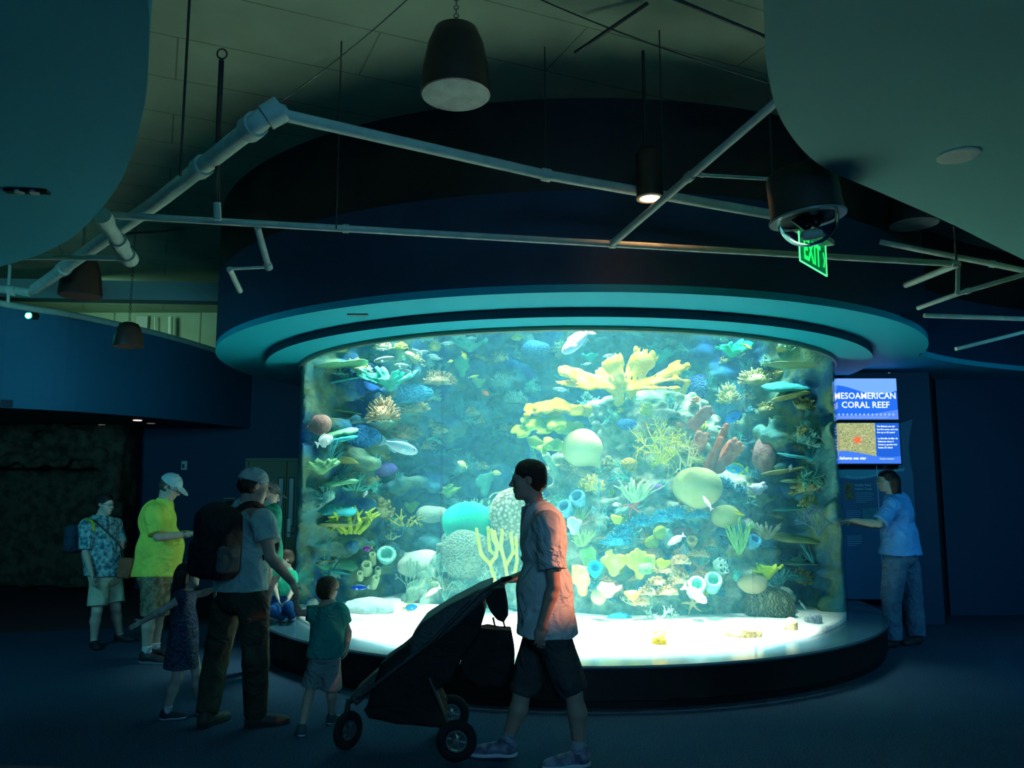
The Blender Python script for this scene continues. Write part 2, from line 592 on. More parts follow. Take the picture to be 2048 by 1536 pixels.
# soffit with a round opening: built as a ring of quads plus the lobe, kept as one slab with recessed groove
GI, GO = 3.50, 3.50
def ringslab(mb, ri, ro, z, n=160, down=True):
    vs = []
    for k in range(n):
        w = 2 * PI * k / n
        vs.append((TX + ri * math.cos(w), TY + ri * math.sin(w), z))
        vs.append((TX + ro * math.cos(w), TY + ro * math.sin(w), z))
    mb.add(vs, [(2 * k, 2 * ((k + 1) % n), 2 * ((k + 1) % n) + 1, 2 * k + 1) for k in range(n)])
def cylwall(mb, r, z0, z1, n=160):
    vs = []
    for k in range(n):
        w = 2 * PI * k / n
        vs.append((TX + r * math.cos(w), TY + r * math.sin(w), z0))
        vs.append((TX + r * math.cos(w), TY + r * math.sin(w), z1))
    mb.add(vs, [(2 * k, 2 * ((k + 1) % n), 2 * ((k + 1) % n) + 1, 2 * k + 1) for k in range(n)])
mb = MB()
ringslab(mb, TR - 0.03, GI, ZR + 0.015)
# outer part: from groove radius to the outline
n = 160
def hit_outline(w):
    c0 = Vector((TX, TY)); d = Vector((math.cos(w), math.sin(w)))
    best = None
    m = len(outline)
    for i in range(m):
        a = Vector(outline[i]); b = Vector(outline[(i + 1) % m])
        e = b - a
        den = d.x * e.y - d.y * e.x
        if abs(den) < 1e-9: continue
        t = ((a - c0).x * e.y - (a - c0).y * e.x) / den
        u = ((a - c0).x * d.y - (a - c0).y * d.x) / den
        if t > 0 and -1e-6 <= u <= 1 + 1e-6 and (best is None or t > best): best = t
    return best
# radial fill reaches the outline (star shaped from the tank centre except the lobe tail, added after)
bm = bmesh.new()
ov = [bm.verts.new((x, y, ZS)) for x, y in outline]
oe = [bm.edges.new((ov[i], ov[(i + 1) % len(ov)])) for i in range(len(ov))]
iv = [bm.verts.new((TX + GO * math.cos(2 * PI * k / n), TY + GO * math.sin(2 * PI * k / n), ZS)) for k in range(n)]
ie = [bm.edges.new((iv[i], iv[(i + 1) % n])) for i in range(n)]
bmesh.ops.triangle_fill(bm, edges=oe + ie, use_beauty=True)
bm.verts.index_update()
mb.add([v.co.copy() for v in bm.verts], [[v.index for v in f.verts] for f in bm.faces])
bm.free()
mb.add([(x, y, z) for x, y in outline for z in (ZS, ZS + 0.06)], [(2 * i, 2 * ((i + 1) % len(outline)), 2 * ((i + 1) % len(outline)) + 1, 2 * i + 1) for i in range(len(outline))])
so = struct(mb.build('trim_1', M['soffit']))
g = MB()
cylwall(g, GI, ZR + 0.015, ZS + 0.01)
struct(g.build('trim_2', M['navy2']))  # step face turned from the tank light, its shade put into the navy
# drum wall above the soffit
d = MB()
ol = [(x, y) for x, y in outline]
d.add([(x, y, z) for x, y in ol for z in (ZS + 0.06, ZS + 0.78)], [(2 * i, 2 * ((i + 1) % len(ol)), 2 * ((i + 1) % len(ol)) + 1, 2 * i + 1) for i in range(len(ol))])
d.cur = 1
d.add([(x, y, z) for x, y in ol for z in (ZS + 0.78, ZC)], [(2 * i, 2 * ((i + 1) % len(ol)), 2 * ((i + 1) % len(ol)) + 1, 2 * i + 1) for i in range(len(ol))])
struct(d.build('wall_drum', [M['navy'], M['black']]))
# service room lining over the tank
lin = MB()
cylwall(lin, TR + 0.05, ZS + 0.02, ZC)
struct(lin.build('wall_tank_top', M['navy2']))

# walls behind and beside the tank
def wallseg(name, pts, z0, z1, m, th=0.06, z2=None):
    w = MB()
    for i_, (a, b) in enumerate(zip(pts[:-1], pts[1:])):
        za_ = z1 + ((z2 or z1) - z1) * i_ / (len(pts) - 1); zb_ = z1 + ((z2 or z1) - z1) * (i_ + 1) / (len(pts) - 1)
        a = Vector((a[0], a[1], 0)); b = Vector((b[0], b[1], 0))
        t = (b - a).normalized(); nn = Vector((-t.y, t.x, 0))
        w.add([a + Vector((0, 0, z0)), b + Vector((0, 0, z0)), b + nn * th + Vector((0, 0, z0)), a + nn * th + Vector((0, 0, z0)),
               a + Vector((0, 0, za_)), b + Vector((0, 0, zb_)), b + nn * th + Vector((0, 0, zb_)), a + nn * th + Vector((0, 0, za_))],
              [(0, 3, 2, 1), (4, 5, 6, 7), (0, 1, 5, 4), (1, 2, 6, 5), (2, 3, 7, 6), (3, 0, 4, 7)])
    return struct(w.build(name, m))
DW = 13.4
FB = 2.62
def gx(px, d): return at(px, 970, d).x
wallseg('wall_behind_left', [(gx(244, DW), DW), (gx(1000, DW), DW)], 0, FB + 0.1, M['navy'])
wallseg('wall_behind_tank', [(gx(484, DW), DW), (gx(1000, DW), DW)], FB + 0.1, ZC, M['navy'])
wallseg('wall_upper_left', [(XL, DW), (gx(484, DW), DW)], FB + 0.1, ZC, M['slab'])
wallseg('wall_alcove', [(XL, 13.38), (gx(244, DW), 13.38)], 0, FB, M['navy2'])
wallseg('wall_reveal', [(gx(213, 12.9), 12.9), (gx(244, DW), 13.39)], 0, FB, M['blue'])
wallseg('wall_behind_right', [(3.3, 14.2), (4.14, 10.04), (gx(1872, 10.0), 10.0)], 0, ZS, M['navy'])
wallseg('wall_return', [(gx(1874, 10.02), 10.02), (gx(1882, 10.9), 10.9)], 0, ZS, M['black'])
wallseg('wall_right_panel', [(gx(1884, 10.7), 10.7), (XR, 10.9)], 0, ZS, M['navy'])
# long blue fascia on the left
FB = 2.62
fp = [atz(-420, 800, FB), atz(-150, 806, FB), atz(0, 815, FB), atz(150, 823, FB), atz(300, 835, FB), atz(400, 845, FB), atz(492, 855, FB)]
fp = [(p.x, p.y) for p in fp]
fp[-1] = (fp[-1][0] - 0.02, DW - 0.02)
wallseg('wall_fascia_left', [(v.x, v.y) for v in spline([Vector((a, b, 0)) for a, b in fp], 6)], FB, 3.94, M['blue'], th=0.1, z2=3.70)
FPATH = [(v.x, v.y) for v in spline([Vector((a, b, 0)) for a, b in fp], 6)]
lo = MB()
lo.prism([(fp[0][0] - 3.0, fp[0][1])] + fp + [(fp[-1][0], 15.9), (fp[0][0] - 3.0, 15.9)], FB + 0.005, FB + 0.1)
struct(lo.build('trim_3', M['navy2']))
# ceiling clouds at the upper left and upper right
def cloud(name, pix, closing, m):
    pts = [atz(x, y, ZS) for x, y in pix]
    sp = [(v.x, v.y) for v in spline([Vector((p.x, p.y, 0)) for p in pts], 8)]
    c = MB().prism(sp + closing, ZS, ZS + 0.5)
    o = struct(c.build(name, m))
    return o
cloud('trim_4', [(270, -330), (292, -120), (296, 0), (298, 70), (285, 230), (231, 380), (130, 484), (0, 533), (-120, 545), (-400, 560)], [(-7.5, 3.0), (-7.5, 0.5)], M['cloud'])
cloud('trim_5', [(1560, -330), (1535, -100), (1531, 40), (1536, 150), (1568, 250), (1640, 330), (1760, 385), (1900, 447), (2048, 520), (2300, 640)], [(7.5, 5.5), (7.5, 0.5)], M['cloud_lit'])

# ------------------------------------------------ tank shell
tank = empty('aquarium_tank', (TX, TY, 0))
tag(tank, 'huge round floor-to-soffit acrylic aquarium on a dark plinth with a ledge', 'aquarium')
b = MB().lathe([(BR - 0.03, 0), (BR - 0.03, 0.05), (BR - 0.01, 0.06), (BR - 0.01, ZL - 0.03), (0.2, ZL - 0.03)], (TX, TY, 0), n=160)
b.build('plinth', M['black'], tank)
b = MB()
b.lathe([(TR - 0.02, ZL), (TR - 0.02, ZL - 0.029), (BR, ZL - 0.029), (BR + 0.01, ZL - 0.014), (BR, ZL)], (TX, TY, 0), n=160, closed=True)
b.build('ledge', M['ledge'], tank)
# acrylic: clear with a fresnel reflection
am = bpy.data.materials.new('clear acrylic')
am.use_nodes = True
nt = am.node_tree
nt.nodes.clear()
out = nt.nodes.new('ShaderNodeOutputMaterial')
mixs = nt.nodes.new('ShaderNodeMixShader')
tr = nt.nodes.new('ShaderNodeBsdfTransparent')
tr.inputs[0].default_value = (0.97, 1.0, 0.99, 1)
gl = nt.nodes.new('ShaderNodeBsdfGlossy')
gl.inputs['Roughness'].default_value = 0.02
fr = nt.nodes.new('ShaderNodeFresnel')
fr.inputs['IOR'].default_value = 1.22
geo = nt.nodes.new('ShaderNodeNewGeometry')
inv = nt.nodes.new('ShaderNodeMath'); inv.operation = 'SUBTRACT'; inv.inputs[0].default_value = 1.0
nt.links.new(geo.outputs['Backfacing'], inv.inputs[1])
mul = nt.nodes.new('ShaderNodeMath'); mul.operation = 'MULTIPLY'
nt.links.new(fr.outputs[0], mul.inputs[0]); nt.links.new(inv.outputs[0], mul.inputs[1])
nt.links.new(mul.outputs[0], mixs.inputs[0])
nt.links.new(tr.outputs[0], mixs.inputs[1])
nt.links.new(gl.outputs[0], mixs.inputs[2])
nt.links.new(mixs.outputs[0], out.inputs[0])
a = MB()
cylwall(a, TR, ZL - 0.02, ZS + 0.02)
ac = a.build('acrylic_wall', am, tank, smooth=2)
M['gasket'] = mat('grey green sealant', (0.10, 0.22, 0.18), 0.4)
a = MB().lathe([(TR - 0.01 + 0.028 * math.cos(w), ZR + 0.028 * math.sin(w)) for w in [2 * PI * k / 8 for k in range(8)]], (TX, TY, 0), n=160, closed=True)
a.build('top_gasket', M['gasket'], tank, smooth=True)
sm_seam = bpy.data.materials.new('bonded acrylic seam')
sm_seam.use_nodes = True
sb = sm_seam.node_tree.nodes['Principled BSDF']
sb.inputs['Base Color'].default_value = (0.6, 0.85, 1, 1)
sb.inputs['Alpha'].default_value = 0.10
for an in (-62.5, -113.0):
    a = MB()
    w = math.radians(an)
    c0 = Vector((TX + TR * math.cos(w), TY + TR * math.sin(w), (ZR + ZL) / 2))
    a.box(c0, (0.014, 0.002, (ZR - ZL) / 2), Matrix.Rotation(w + PI / 2, 3, 'Z'))
    a.build('panel_seam', am if False else sm_seam, tank)

# water
wm = bpy.data.materials.new('sea water')
wm.use_nodes = True
nt = wm.node_tree
nt.nodes.clear()
out = nt.nodes.new('ShaderNodeOutputMaterial')
vs = nt.nodes.new('ShaderNodeVolumeScatter')
vs.inputs['Color'].default_value = (0.10, 0.50, 0.68, 1)
vs.inputs['Density'].default_value = 0.036
vs.inputs['Anisotropy'].default_value = 0.0
va = nt.nodes.new('ShaderNodeVolumeAbsorption')
va.inputs['Color'].default_value = (0.30, 0.86, 0.85, 1)
va.inputs['Density'].default_value = 0.06
ad = nt.nodes.new('ShaderNodeAddShader')
nt.links.new(vs.outputs[0], ad.inputs[0])
nt.links.new(va.outputs[0], ad.inputs[1])
nt.links.new(ad.outputs[0], out.inputs['Volume'])
wt = MB().lathe([(TR - 0.015, SAND - 0.3), (TR - 0.015, 4.0)], (TX, TY, 0), n=160)
wo = wt.build('water', wm, tank)
# sand bed, gently heaped
def disc_grid(name, r, z, fn, m, parent, nr=50, na=140):
    vs_ = [(TX, TY, z + fn(TX, TY))]
    for i in range(1, nr + 1):
        for k in range(na):
            w = 2 * PI * k / na
            x = TX + r * i / nr * math.cos(w); y = TY + r * i / nr * math.sin(w)
            vs_.append((x, y, z + fn(x, y)))
    fs = [(0, 1 + k, 1 + (k + 1) % na) for k in range(na)]
    for i in range(nr - 1):
        for k in range(na):
            k2 = (k + 1) % na
            fs.append((1 + i * na + k, 1 + (i + 1) * na + k, 1 + (i + 1) * na + k2, 1 + i * na + k2))
    e0 = 1 + (nr - 1) * na; n0 = len(vs_)
    vs_ += [(vs_[e0 + k][0], vs_[e0 + k][1], z - 0.1) for k in range(na)]
    fs += [(e0 + k, n0 + k, n0 + (k + 1) % na, e0 + (k + 1) % na) for k in range(na)]
    mbb = MB(); mbb.add(vs_, fs)
    return mbb.build(name, m, parent, smooth=2)
M['sand'] = mat('white coral sand', (0.86, 0.88, 0.82), 0.95, spec=0.1, var=0.06, vscale=25, bump=0.5, bscale=60)
sand = disc_grid('sand_bed', TR - 0.02, SAND, lambda x, y: 0.035 * noise.noise(Vector((x * 1.3, y * 1.3, 3))) + 0.015 * noise.noise(Vector((x * 5, y * 5, 1))), M['sand'], None)
tag(sand, 'blinding white sand on the bottom of the round tank', 'sand', kind='stuff')
# ------------------------------------------------ reef rockwork
def reef_build(part):
    h = 0.04 if part == 'back' else 0.03
    s = SDF((TX - 3.2, 7.6, 0.2), (TX + 3.2, TY + 3.15, 4.0), h)
    sl, G = s.block(s.org, s.org + s.n * s.h)
    X, Y, Z = G
    # cave-like back wall, curved round behind the reef
    u = (X - TX) / 3.0
    yb = TY + 1.15 - np.where(u > 0, 3.1, 2.4) * np.abs(u) ** 2.6 - 0.10 * (Z - 1.6)
    yb = yb + 0.22 * np.sin(X * 2.3 + 1.0) * np.sin(Z * 2.1 + 0.5) + 0.12 * np.sin(X * 5.1 + Z * 1.7)
    if part == 'back': s.F = np.minimum(s.F, ((yb - Y) * 0.8).astype(np.float32))
    rs = np.random.RandomState(5)
    def blob(px, py, d, rx, ry, rz, k=0.18):
        s.ell(at(px, py, d), (rx, ry, rz), k=k)
    # central pinnacle
    if part == 'pin': s.F[:] = 1.0
    for a in () if part == 'back' else ((1300, 1180, 9.35, 1.25, 0.85, 0.75), (1300, 1020, 9.45, 0.95, 0.75, 0.62), (1310, 900, 9.55, 0.78, 0.62, 0.55),
              (1300, 835, 9.5, 0.68, 0.55, 0.32), (1175, 1120, 9.2, 0.62, 0.6, 0.8), (1440, 1150, 9.25, 0.62, 0.6, 0.62),
              (1525, 1225, 9.0, 0.32, 0.42, 0.36), (1120, 1230, 9.0, 0.6, 0.5, 0.35), (1290, 1240, 8.9, 0.9, 0.45, 0.32),
              (1430, 1000, 9.4, 0.42, 0.5, 0.42), (1170, 960, 9.4, 0.38, 0.45, 0.42)):
        blob(*a)
    # left mound under the green head coral
    for a in () if part == 'back' else ((960, 1150, 9.5, 0.62, 0.55, 0.5), (1010, 1080, 9.6, 0.5, 0.5, 0.5), (900, 1200, 9.5, 0.5, 0.42, 0.26), (1050, 1200, 9.3, 0.5, 0.5, 0.45)):
        blob(*a)
    # ledges on the back wall
    for i in range(46 if part == 'back' else 0):
        px = rs.uniform(610, 1680); py = rs.uniform(650, 1150)
        t = abs((px - 1138) / 540)
        d = TY + 1.0 - 1.7 * t ** 2.6
        blob(px, py, d, rs.uniform(0.2, 0.5), rs.uniform(0.15, 0.4), rs.uniform(0.08, 0.2), k=0.08)
    for i in range(26 if part == 'back' else 0):
        side = rs.rand() < 0.5
        px = rs.uniform(600, 720) if side else rs.uniform(1580, 1690)
        blob(px, rs.uniform(700, 1180), 9.35 if side else 9.0, rs.uniform(0.2, 0.45), 0.25, rs.uniform(0.05, 0.12), k=0.05)
    # knobbly surface
    W3 = s.F.copy()
    sm = np.argwhere(np.abs(W3) < h)
    pick = sm[rs.choice(len(sm), 900 if part == 'back' else 1100, replace=False)]
    for p in pick:
        c = s.org + p * h
        if c[1] > TY + 2.3: continue
        r = rs.uniform(0.05, 0.15) if part == 'back' else rs.uniform(0.03, 0.10)
        s.ell(c, (r * rs.uniform(0.8, 1.6), r, r * rs.uniform(0.5, 1.1)), k=0.03, op='add' if rs.rand() < 0.72 else 'sub')
    sl, G = s.block(s.org, s.org + s.n * s.h)
    rad = np.sqrt((G[0] - TX) ** 2 + (G[1] - TY) ** 2) - (TR - 0.03)
    s.F = np.maximum(s.F, rad)
    s.wobble(0.018, 17, 3)
    return s
def rock_mat(stops, fine=6):
    m = bpy.data.materials.new('encrusted reef rock')
    m.use_nodes = True
    nt = m.node_tree
    b = nt.nodes['Principled BSDF']
    b.inputs['Roughness'].default_value = 0.9
    b.inputs['Specular IOR Level'].default_value = 0.1
    tc = nt.nodes.new('ShaderNodeTexCoord')
    def nz(sc, det=4, st=(1, 1, 1)):
        mp = nt.nodes.new('ShaderNodeMapping'); mp.inputs['Scale'].default_value = st
        nt.links.new(tc.outputs['Object'], mp.inputs['Vector'])
        n = nt.nodes.new('ShaderNodeTexNoise'); n.inputs['Scale'].default_value = sc; n.inputs['Detail'].default_value = det
        nt.links.new(mp.outputs[0], n.inputs['Vector'])
        return n
    def ramp(n, stops):
        r = nt.nodes.new('ShaderNodeValToRGB')
        while len(r.color_ramp.elements) < len(stops): r.color_ramp.elements.new(0.5)
        for e, (p, c) in zip(r.color_ramp.elements, stops):
            e.position = p; e.color = (*c, 1)
        nt.links.new(n.outputs['Fac'], r.inputs['Fac'])
        return r
    big = ramp(nz(1.6, 5), stops)
    small = ramp(nz(fine, 5), [(0.3, (0.55, 0.6, 0.65)), (0.5, (1.0, 1.0, 1.0)), (0.62, (1.4, 1.4, 1.2)), (0.74, (1.0, 0.8, 0.85))])
    mx = nt.nodes.new('ShaderNodeMix'); mx.data_type = 'RGBA'; mx.blend_type = 'MULTIPLY'; mx.inputs['Factor'].default_value = 0.85
    nt.links.new(big.outputs['Color'], mx.inputs[6]); nt.links.new(small.outputs['Color'], mx.inputs[7])
    nt.links.new(mx.outputs[2], b.inputs['Base Color'])
    n2 = nz(16, 4)
    bp = nt.nodes.new('ShaderNodeBump'); bp.inputs['Strength'].default_value = 0.7; bp.inputs['Distance'].default_value = 0.03
    nt.links.new(n2.outputs['Fac'], bp.inputs['Height']); nt.links.new(bp.outputs['Normal'], b.inputs['Normal'])
    return m
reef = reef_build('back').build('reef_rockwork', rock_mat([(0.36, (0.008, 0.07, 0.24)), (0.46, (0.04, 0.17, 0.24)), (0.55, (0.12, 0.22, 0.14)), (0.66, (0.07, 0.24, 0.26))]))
tag(reef, 'dim blue-green back wall of reef rock curving round the rear of the tank', 'reef rock')
pin = reef_build('pin').build('reef_pinnacle', rock_mat([(0.38, (0.10, 0.22, 0.16)), (0.47, (0.26, 0.36, 0.24)), (0.55, (0.38, 0.46, 0.38)), (0.64, (0.14, 0.28, 0.14))], 11))
tag(pin, 'craggy pale green-grey rock pinnacle in the middle of the tank, crowned by elkhorn coral', 'reef rock')
from mathutils.bvhtree import BVHTree
nv_ = len(reef.data.vertices)
BVH = BVHTree.FromPolygons([v.co.copy() for v in reef.data.vertices] + [v.co.copy() for v in pin.data.vertices], [tuple(p.vertices) for p in reef.data.polygons] + [tuple(i + nv_ for i in p.vertices) for p in pin.data.polygons])
def hit(px, py):
    d = at(px, py, 1.0) - Vector((0, 0, CAMH))
    o = Vector((0, 0, CAMH)) + d * 7.0
    r = BVH.ray_cast(o, d.normalized())
    if r[0] is None:
        return atz(px, py, SAND) if py > 1200 else at(px, py, 9.0), Vector((0, -1, 0))
    return r[0], r[1]

# ------------------------------------------------ coral makers (local frame: x right, y away from the viewer, z up)
CM = {}
def cmat(col, col2=None, rough=0.8, vs=14, bump=0.6, bs=40):
    def sat(c):
        g = sum(c) / 3
        f_ = 0.80 if max(c) > 0.55 else 0.92
        return tuple(min(1.0, max(0.0, (g + (x - g) * 1.28) * f_)) for x in c)
    if max(col) - min(col) > 0.05: col = sat(col)
    if col2 and max(col2) - min(col2) > 0.05: col2 = sat(col2)
    key = (tuple(col), tuple(col2) if col2 else None, vs, bump, bs)
    if key not in CM:
        CM[key] = mat('coral skin', col, rough, spec=0.15, col2=col2, vscale=vs, bump=bump, bscale=bs, var=0.0 if col2 else 0.18)
    return CM[key]
def vmat(col, col2, scale=30, stretch=(1, 1, 1)):
    "skin with a maze or polyp pattern"
    key = ('v', tuple(col), tuple(col2), scale)
    if key in CM: return CM[key]
    m = bpy.data.materials.new('polyp pattern')
    m.use_nodes = True
    nt = m.node_tree
    b = nt.nodes['Principled BSDF']; b.inputs['Roughness'].default_value = 0.85; b.inputs['Specular IOR Level'].default_value = 0.15
    tc = nt.nodes.new('ShaderNodeTexCoord')
    v = nt.nodes.new('ShaderNodeTexVoronoi'); v.inputs['Scale'].default_value = scale
    nt.links.new(tc.outputs['Object'], v.inputs['Vector'])
    r = nt.nodes.new('ShaderNodeValToRGB')
    r.color_ramp.elements[0].position = 0.15; r.color_ramp.elements[0].color = (*col, 1)
    r.color_ramp.elements[1].position = 0.6; r.color_ramp.elements[1].color = (*col2, 1)
    nt.links.new(v.outputs['Distance'], r.inputs['Fac']); nt.links.new(r.outputs['Color'], b.inputs['Base Color'])
    bp = nt.nodes.new('ShaderNodeBump'); bp.inputs['Strength'].default_value = 0.9; bp.inputs['Distance'].default_value = 0.03
    bp.invert = True
    nt.links.new(v.outputs['Distance'], bp.inputs['Height']); nt.links.new(bp.outputs['Normal'], b.inputs['Normal'])
    CM[key] = m
    return m
def local_mesh(name, mb, m, loc, smooth=2):
    "link an MB whose points are local to loc"
    o = mb.build(name, m, None, smooth=smooth)
    o.location = loc
    return o
def g_branch(mb, p, d, r, L, depth, rs, spread=0.6, flat=None, n=6, shrink=0.72, kids=(2, 3), bend=0.25):
    pts = [p]; rr = [r]
    q = Vector(p); dd = Vector(d).normalized()
    for i in range(3):
        dd = (dd + Vector(rs.normal(size=3)) * bend * 0.5)
        if flat: dd.y *= flat
        dd.normalize()
        q = q + dd * (L / 3)
        pts.append(q.copy()); rr.append(r * (1 - 0.12 * (i + 1)))
    if depth == 0:
        rr[-1] = r * 0.35
    mb.tube(pts, rr, n)
    if depth > 0:
        for k in range(rs.randint(kids[0], kids[1] + 1)):
            nd = dd + Vector(rs.normal(size=3)) * spread
            if flat: nd.y *= flat
            g_branch(mb, pts[-1] if k else pts[2], nd, rr[-1], L * shrink * rs.uniform(0.8, 1.2), depth - 1, rs, spread, flat, n, shrink, kids, bend)
def staghorn(w, h, rs, r=0.02, stems=5, depth=3, up=(0, -0.35, 1), spread=0.6, flat=None, n=6, kids=(2, 3)):
    mb = MB()
    for i in range(stems):
        a = (i + 0.5) / stems * 2 - 1
        g_branch(mb, Vector((a * w * 0.12, 0, 0)), Vector(up) + Vector((a * 0.9 * w / max(h, 0.01), rs.uniform(-0.3, 0.2), 0)), r, h * 0.42, depth, rs, spread, flat, n, kids=kids)
    return fit(mb, w, h)
def fit(mb, w, h, dmax=None, centre=True):
    "scale the local points so that the width and height match"
    xs = [v.x for v in mb.v]; zs = [v.z for v in mb.v]
    sx = w / max(1e-6, max(xs) - min(xs)); sz = h / max(1e-6, max(zs) - min(zs))
    cx = (max(xs) + min(xs)) / 2; cz = min(zs)
    sy = min(sx, sz)
    for v in mb.v:
        v.x = (v.x - cx) * sx; v.z = (v.z - cz) * sz; v.y *= sy
    return mb
def bush(w, h, rs, n=90, r=0.008, flatt=0.6, L=0.5):
    "a clump of short blunt fingers on a low dome"
    mb = MB()
    mb2 = []
    for i in range(n):
        a = rs.uniform(0, 2 * PI); e = math.acos(rs.uniform(0.0, 1))
        d = Vector((math.sin(e) * math.cos(a), math.sin(e) * math.sin(a) * 0.7, math.cos(e)))
        p = Vector((d.x * w * 0.36, d.y * w * 0.22, d.z * h * 0.6))
        d = (d + Vector(rs.normal(size=3)) * 0.25).normalized()
        q = p + d * h * L * rs.uniform(0.5, 1)
        mb.tube([p - d * h * 0.2, (p + q) / 2 + Vector(rs.normal(size=3)) * r, q], [r, r, r * 1.25], 5)
    mb.lathe([(0.001, 0), (w * 0.34, 0), (w * 0.36, h * 0.2), (w * 0.26, h * 0.5), (0.001, h * 0.62)], n=12)
    return fit(mb, w, h)
def whips(w, h, rs, n=40, r=0.006, up=(0, -0.2, 1), lean=0.0, curl=0.25):
    mb = MB()
    for i in range(n):
        a = rs.uniform(-1, 1)
        d = Vector((a * 0.9 + lean, rs.uniform(-0.5, 0.2), 1)).normalized()
        p = Vector((a * 0.05, 0, 0)); pts = [p]
        L = rs.uniform(0.6, 1.0)
        for k in range(5):
            d = (d + Vector(rs.normal(size=3)) * curl * 0.35 + Vector((0, 0, 0.05))).normalized()
            p = p + d * L / 5
            pts.append(p)
        mb.tube(pts, [r / max(h, 0.1), r / max(h, 0.1), r / max(h, 0.1) * .9, r / max(h, 0.1) * .8, r / max(h, 0.1) * .7, r / max(h, 0.1) * .5], 5)
    return fit(mb, w, h)
def fan(w, h, rs, r=0.006, depth=5):
    mb = MB()
    def rec(p, ang, L, r, dep):
        q = p + Vector((math.sin(ang) * L, rs.uniform(-0.02, 0.02), math.cos(ang) * L))
        mb.tube([p, (p + q) / 2 + Vector((rs.uniform(-.02, .02), 0, 0)), q], [r, r * 0.9, r * 0.75], 4, cap=False)
        if dep > 0:
            for k in range(2 if dep > 3 else rs.randint(2, 4)):
                rec(q, ang + rs.uniform(-0.75, 0.75), L * rs.uniform(0.66, 0.86), r * 0.75, dep - 1)
    for a in (-0.7, -0.2, 0.3, 0.8):
        rec(Vector((0, 0, 0)), a, 0.3, 0.02, depth)
    return fit(mb, w, h)
def tube_cluster(specs, r_in=0.62):
    "specs: (base, top, r0, r1): open tubes with hollow mouths"
    mb = MB()
    for (a, b, r0, r1) in specs:
        a = Vector(a); b = Vector(b)
        R = axis_rot(b - a); L = (b - a).length
        mb.lathe([(r0 * 0.6, 0), (r0, L * 0.1), ((r0 + r1) / 2 * 1.06, L * 0.5), (r1 * 1.02, L * 0.88), (r1, L * 0.97), (r1 * 0.85, L), (r1 * r_in, L * 0.96), (r1 * r_in * 0.9, L * 0.6), (0.001, L * 0.5)], a, R, 14)
    return mb
def sdf_obj(name, s, m):
    return s.build(name, m)
def plates(base, w, h, rs, n=7, thick=0.03, up=0.3, m=None, name='elkhorn_coral', h_=0.016, out=0.5, lobes=3, bias=0.0):
    "elkhorn-like flat blades that fan out from a stalk"
    b = Vector(base)
    s = SDF(b - Vector((w * 0.62, max(w, h) * 0.6, h * 0.25)), b + Vector((w * 0.62, max(w, h) * 0.5, h * 1.15)), h_)
    for i in range(n):
        a = ((i + 0.5) / n * 2 - 1) + rs.uniform(-0.1, 0.1) + bias
        L = w * 0.42 * rs.uniform(0.8, 1.1) * (0.55 + 0.45 * abs(a)) if w > h else h * 0.8 * rs.uniform(0.8, 1.1)
        d = Vector((math.sin(a * PI / 2 * (1.0 if w > h else 0.5 * w / h)), -out * rs.uniform(0.1, 1), up + math.cos(a * PI / 2) * h / w)).normalized()
        nrm = d.cross(Vector((0, -1, 0.2))).cross(d).normalized() if w <= h else (Vector((0, 0, 1)) - d * d.z + Vector((rs.uniform(-.3, .3), rs.uniform(-.6, 0), 0))).normalized()
        side = d.cross(nrm).normalized()
        p0 = b; p1 = b + d * L * 0.5; p2 = b + d * L
        R = Matrix((d, side, nrm)).transposed()
        s.cone(p0, p1, thick * 1.1, thick * 0.9, k=0.03)
        wd = L * rs.uniform(0.22, 0.34)
        s.ell(b + d * L * 0.62, (L * 0.34, wd, thick * 0.62), R, k=0.02)
        for k in range(lobes):
            t = (k + 0.5) / lobes * 2 - 1
            q = b + d * L * rs.uniform(0.82, 1.02) + side * t * wd * 1.1
            s.ell(q, (L * rs.uniform(0.12, 0.2), wd * 0.42, thick * 0.5), R, k=0.02)
    s.wobble(0.008, 34, rs.randint(99))
    return s.build(name, m)
def headcoral(c, rx, ry, rz, m, name='brain_coral', wob=0.0, tip=None, seed=1, h_=None, R=None, crater=False):
    r = max(rx, ry, rz) * 1.35
    s = SDF(Vector(c) - Vector((r, r, r)), Vector(c) + Vector((r, r, r)), h_ or max(0.012, r / 32))
    s.ell(c, (rx, ry, rz), R=R, k=0.02)
    if tip: s.cone(Vector(c), Vector(tip), min(rx, rz) * 0.75, 0.01, k=0.06)
    if crater: s.ell(Vector(c) + Vector((0, -ry * 0.15, rz)), (rx * 0.35, ry * 0.35, rz * 0.45), k=0.03, op='sub')
    if wob: s.wobble(wob, 3.5 / max(rx, 0.05), seed)
    return s.build(name, m)
def area(x0, y0, x1, y1, anchor='c', lift=0.0):
    "where on the reef a thing seen in this part of the photo sits, and its width and height in metres"
    cx, cy_ = (x0 + x1) / 2, (y0 + y1) / 2
    ay = {'c': cy_, 'b': y1 - 2, 't': y0}[anchor]
    p, nn = hit(cx, ay)
    d = p.y - lift
    q = at(cx, ay, d)
    rho = math.hypot(q.x - TX, q.y - TY)
    if rho > TR - 0.2:
        d = max(d, 7.0)
        for k in range(200):
            q = at(cx, ay, d)
            if math.hypot(q.x - TX, q.y - TY) < TR - 0.2: break
            d += 0.02
    wpx = d / FPX
    return at(cx, ay, d), (x1 - x0) * wpx, (y1 - y0) * wpx
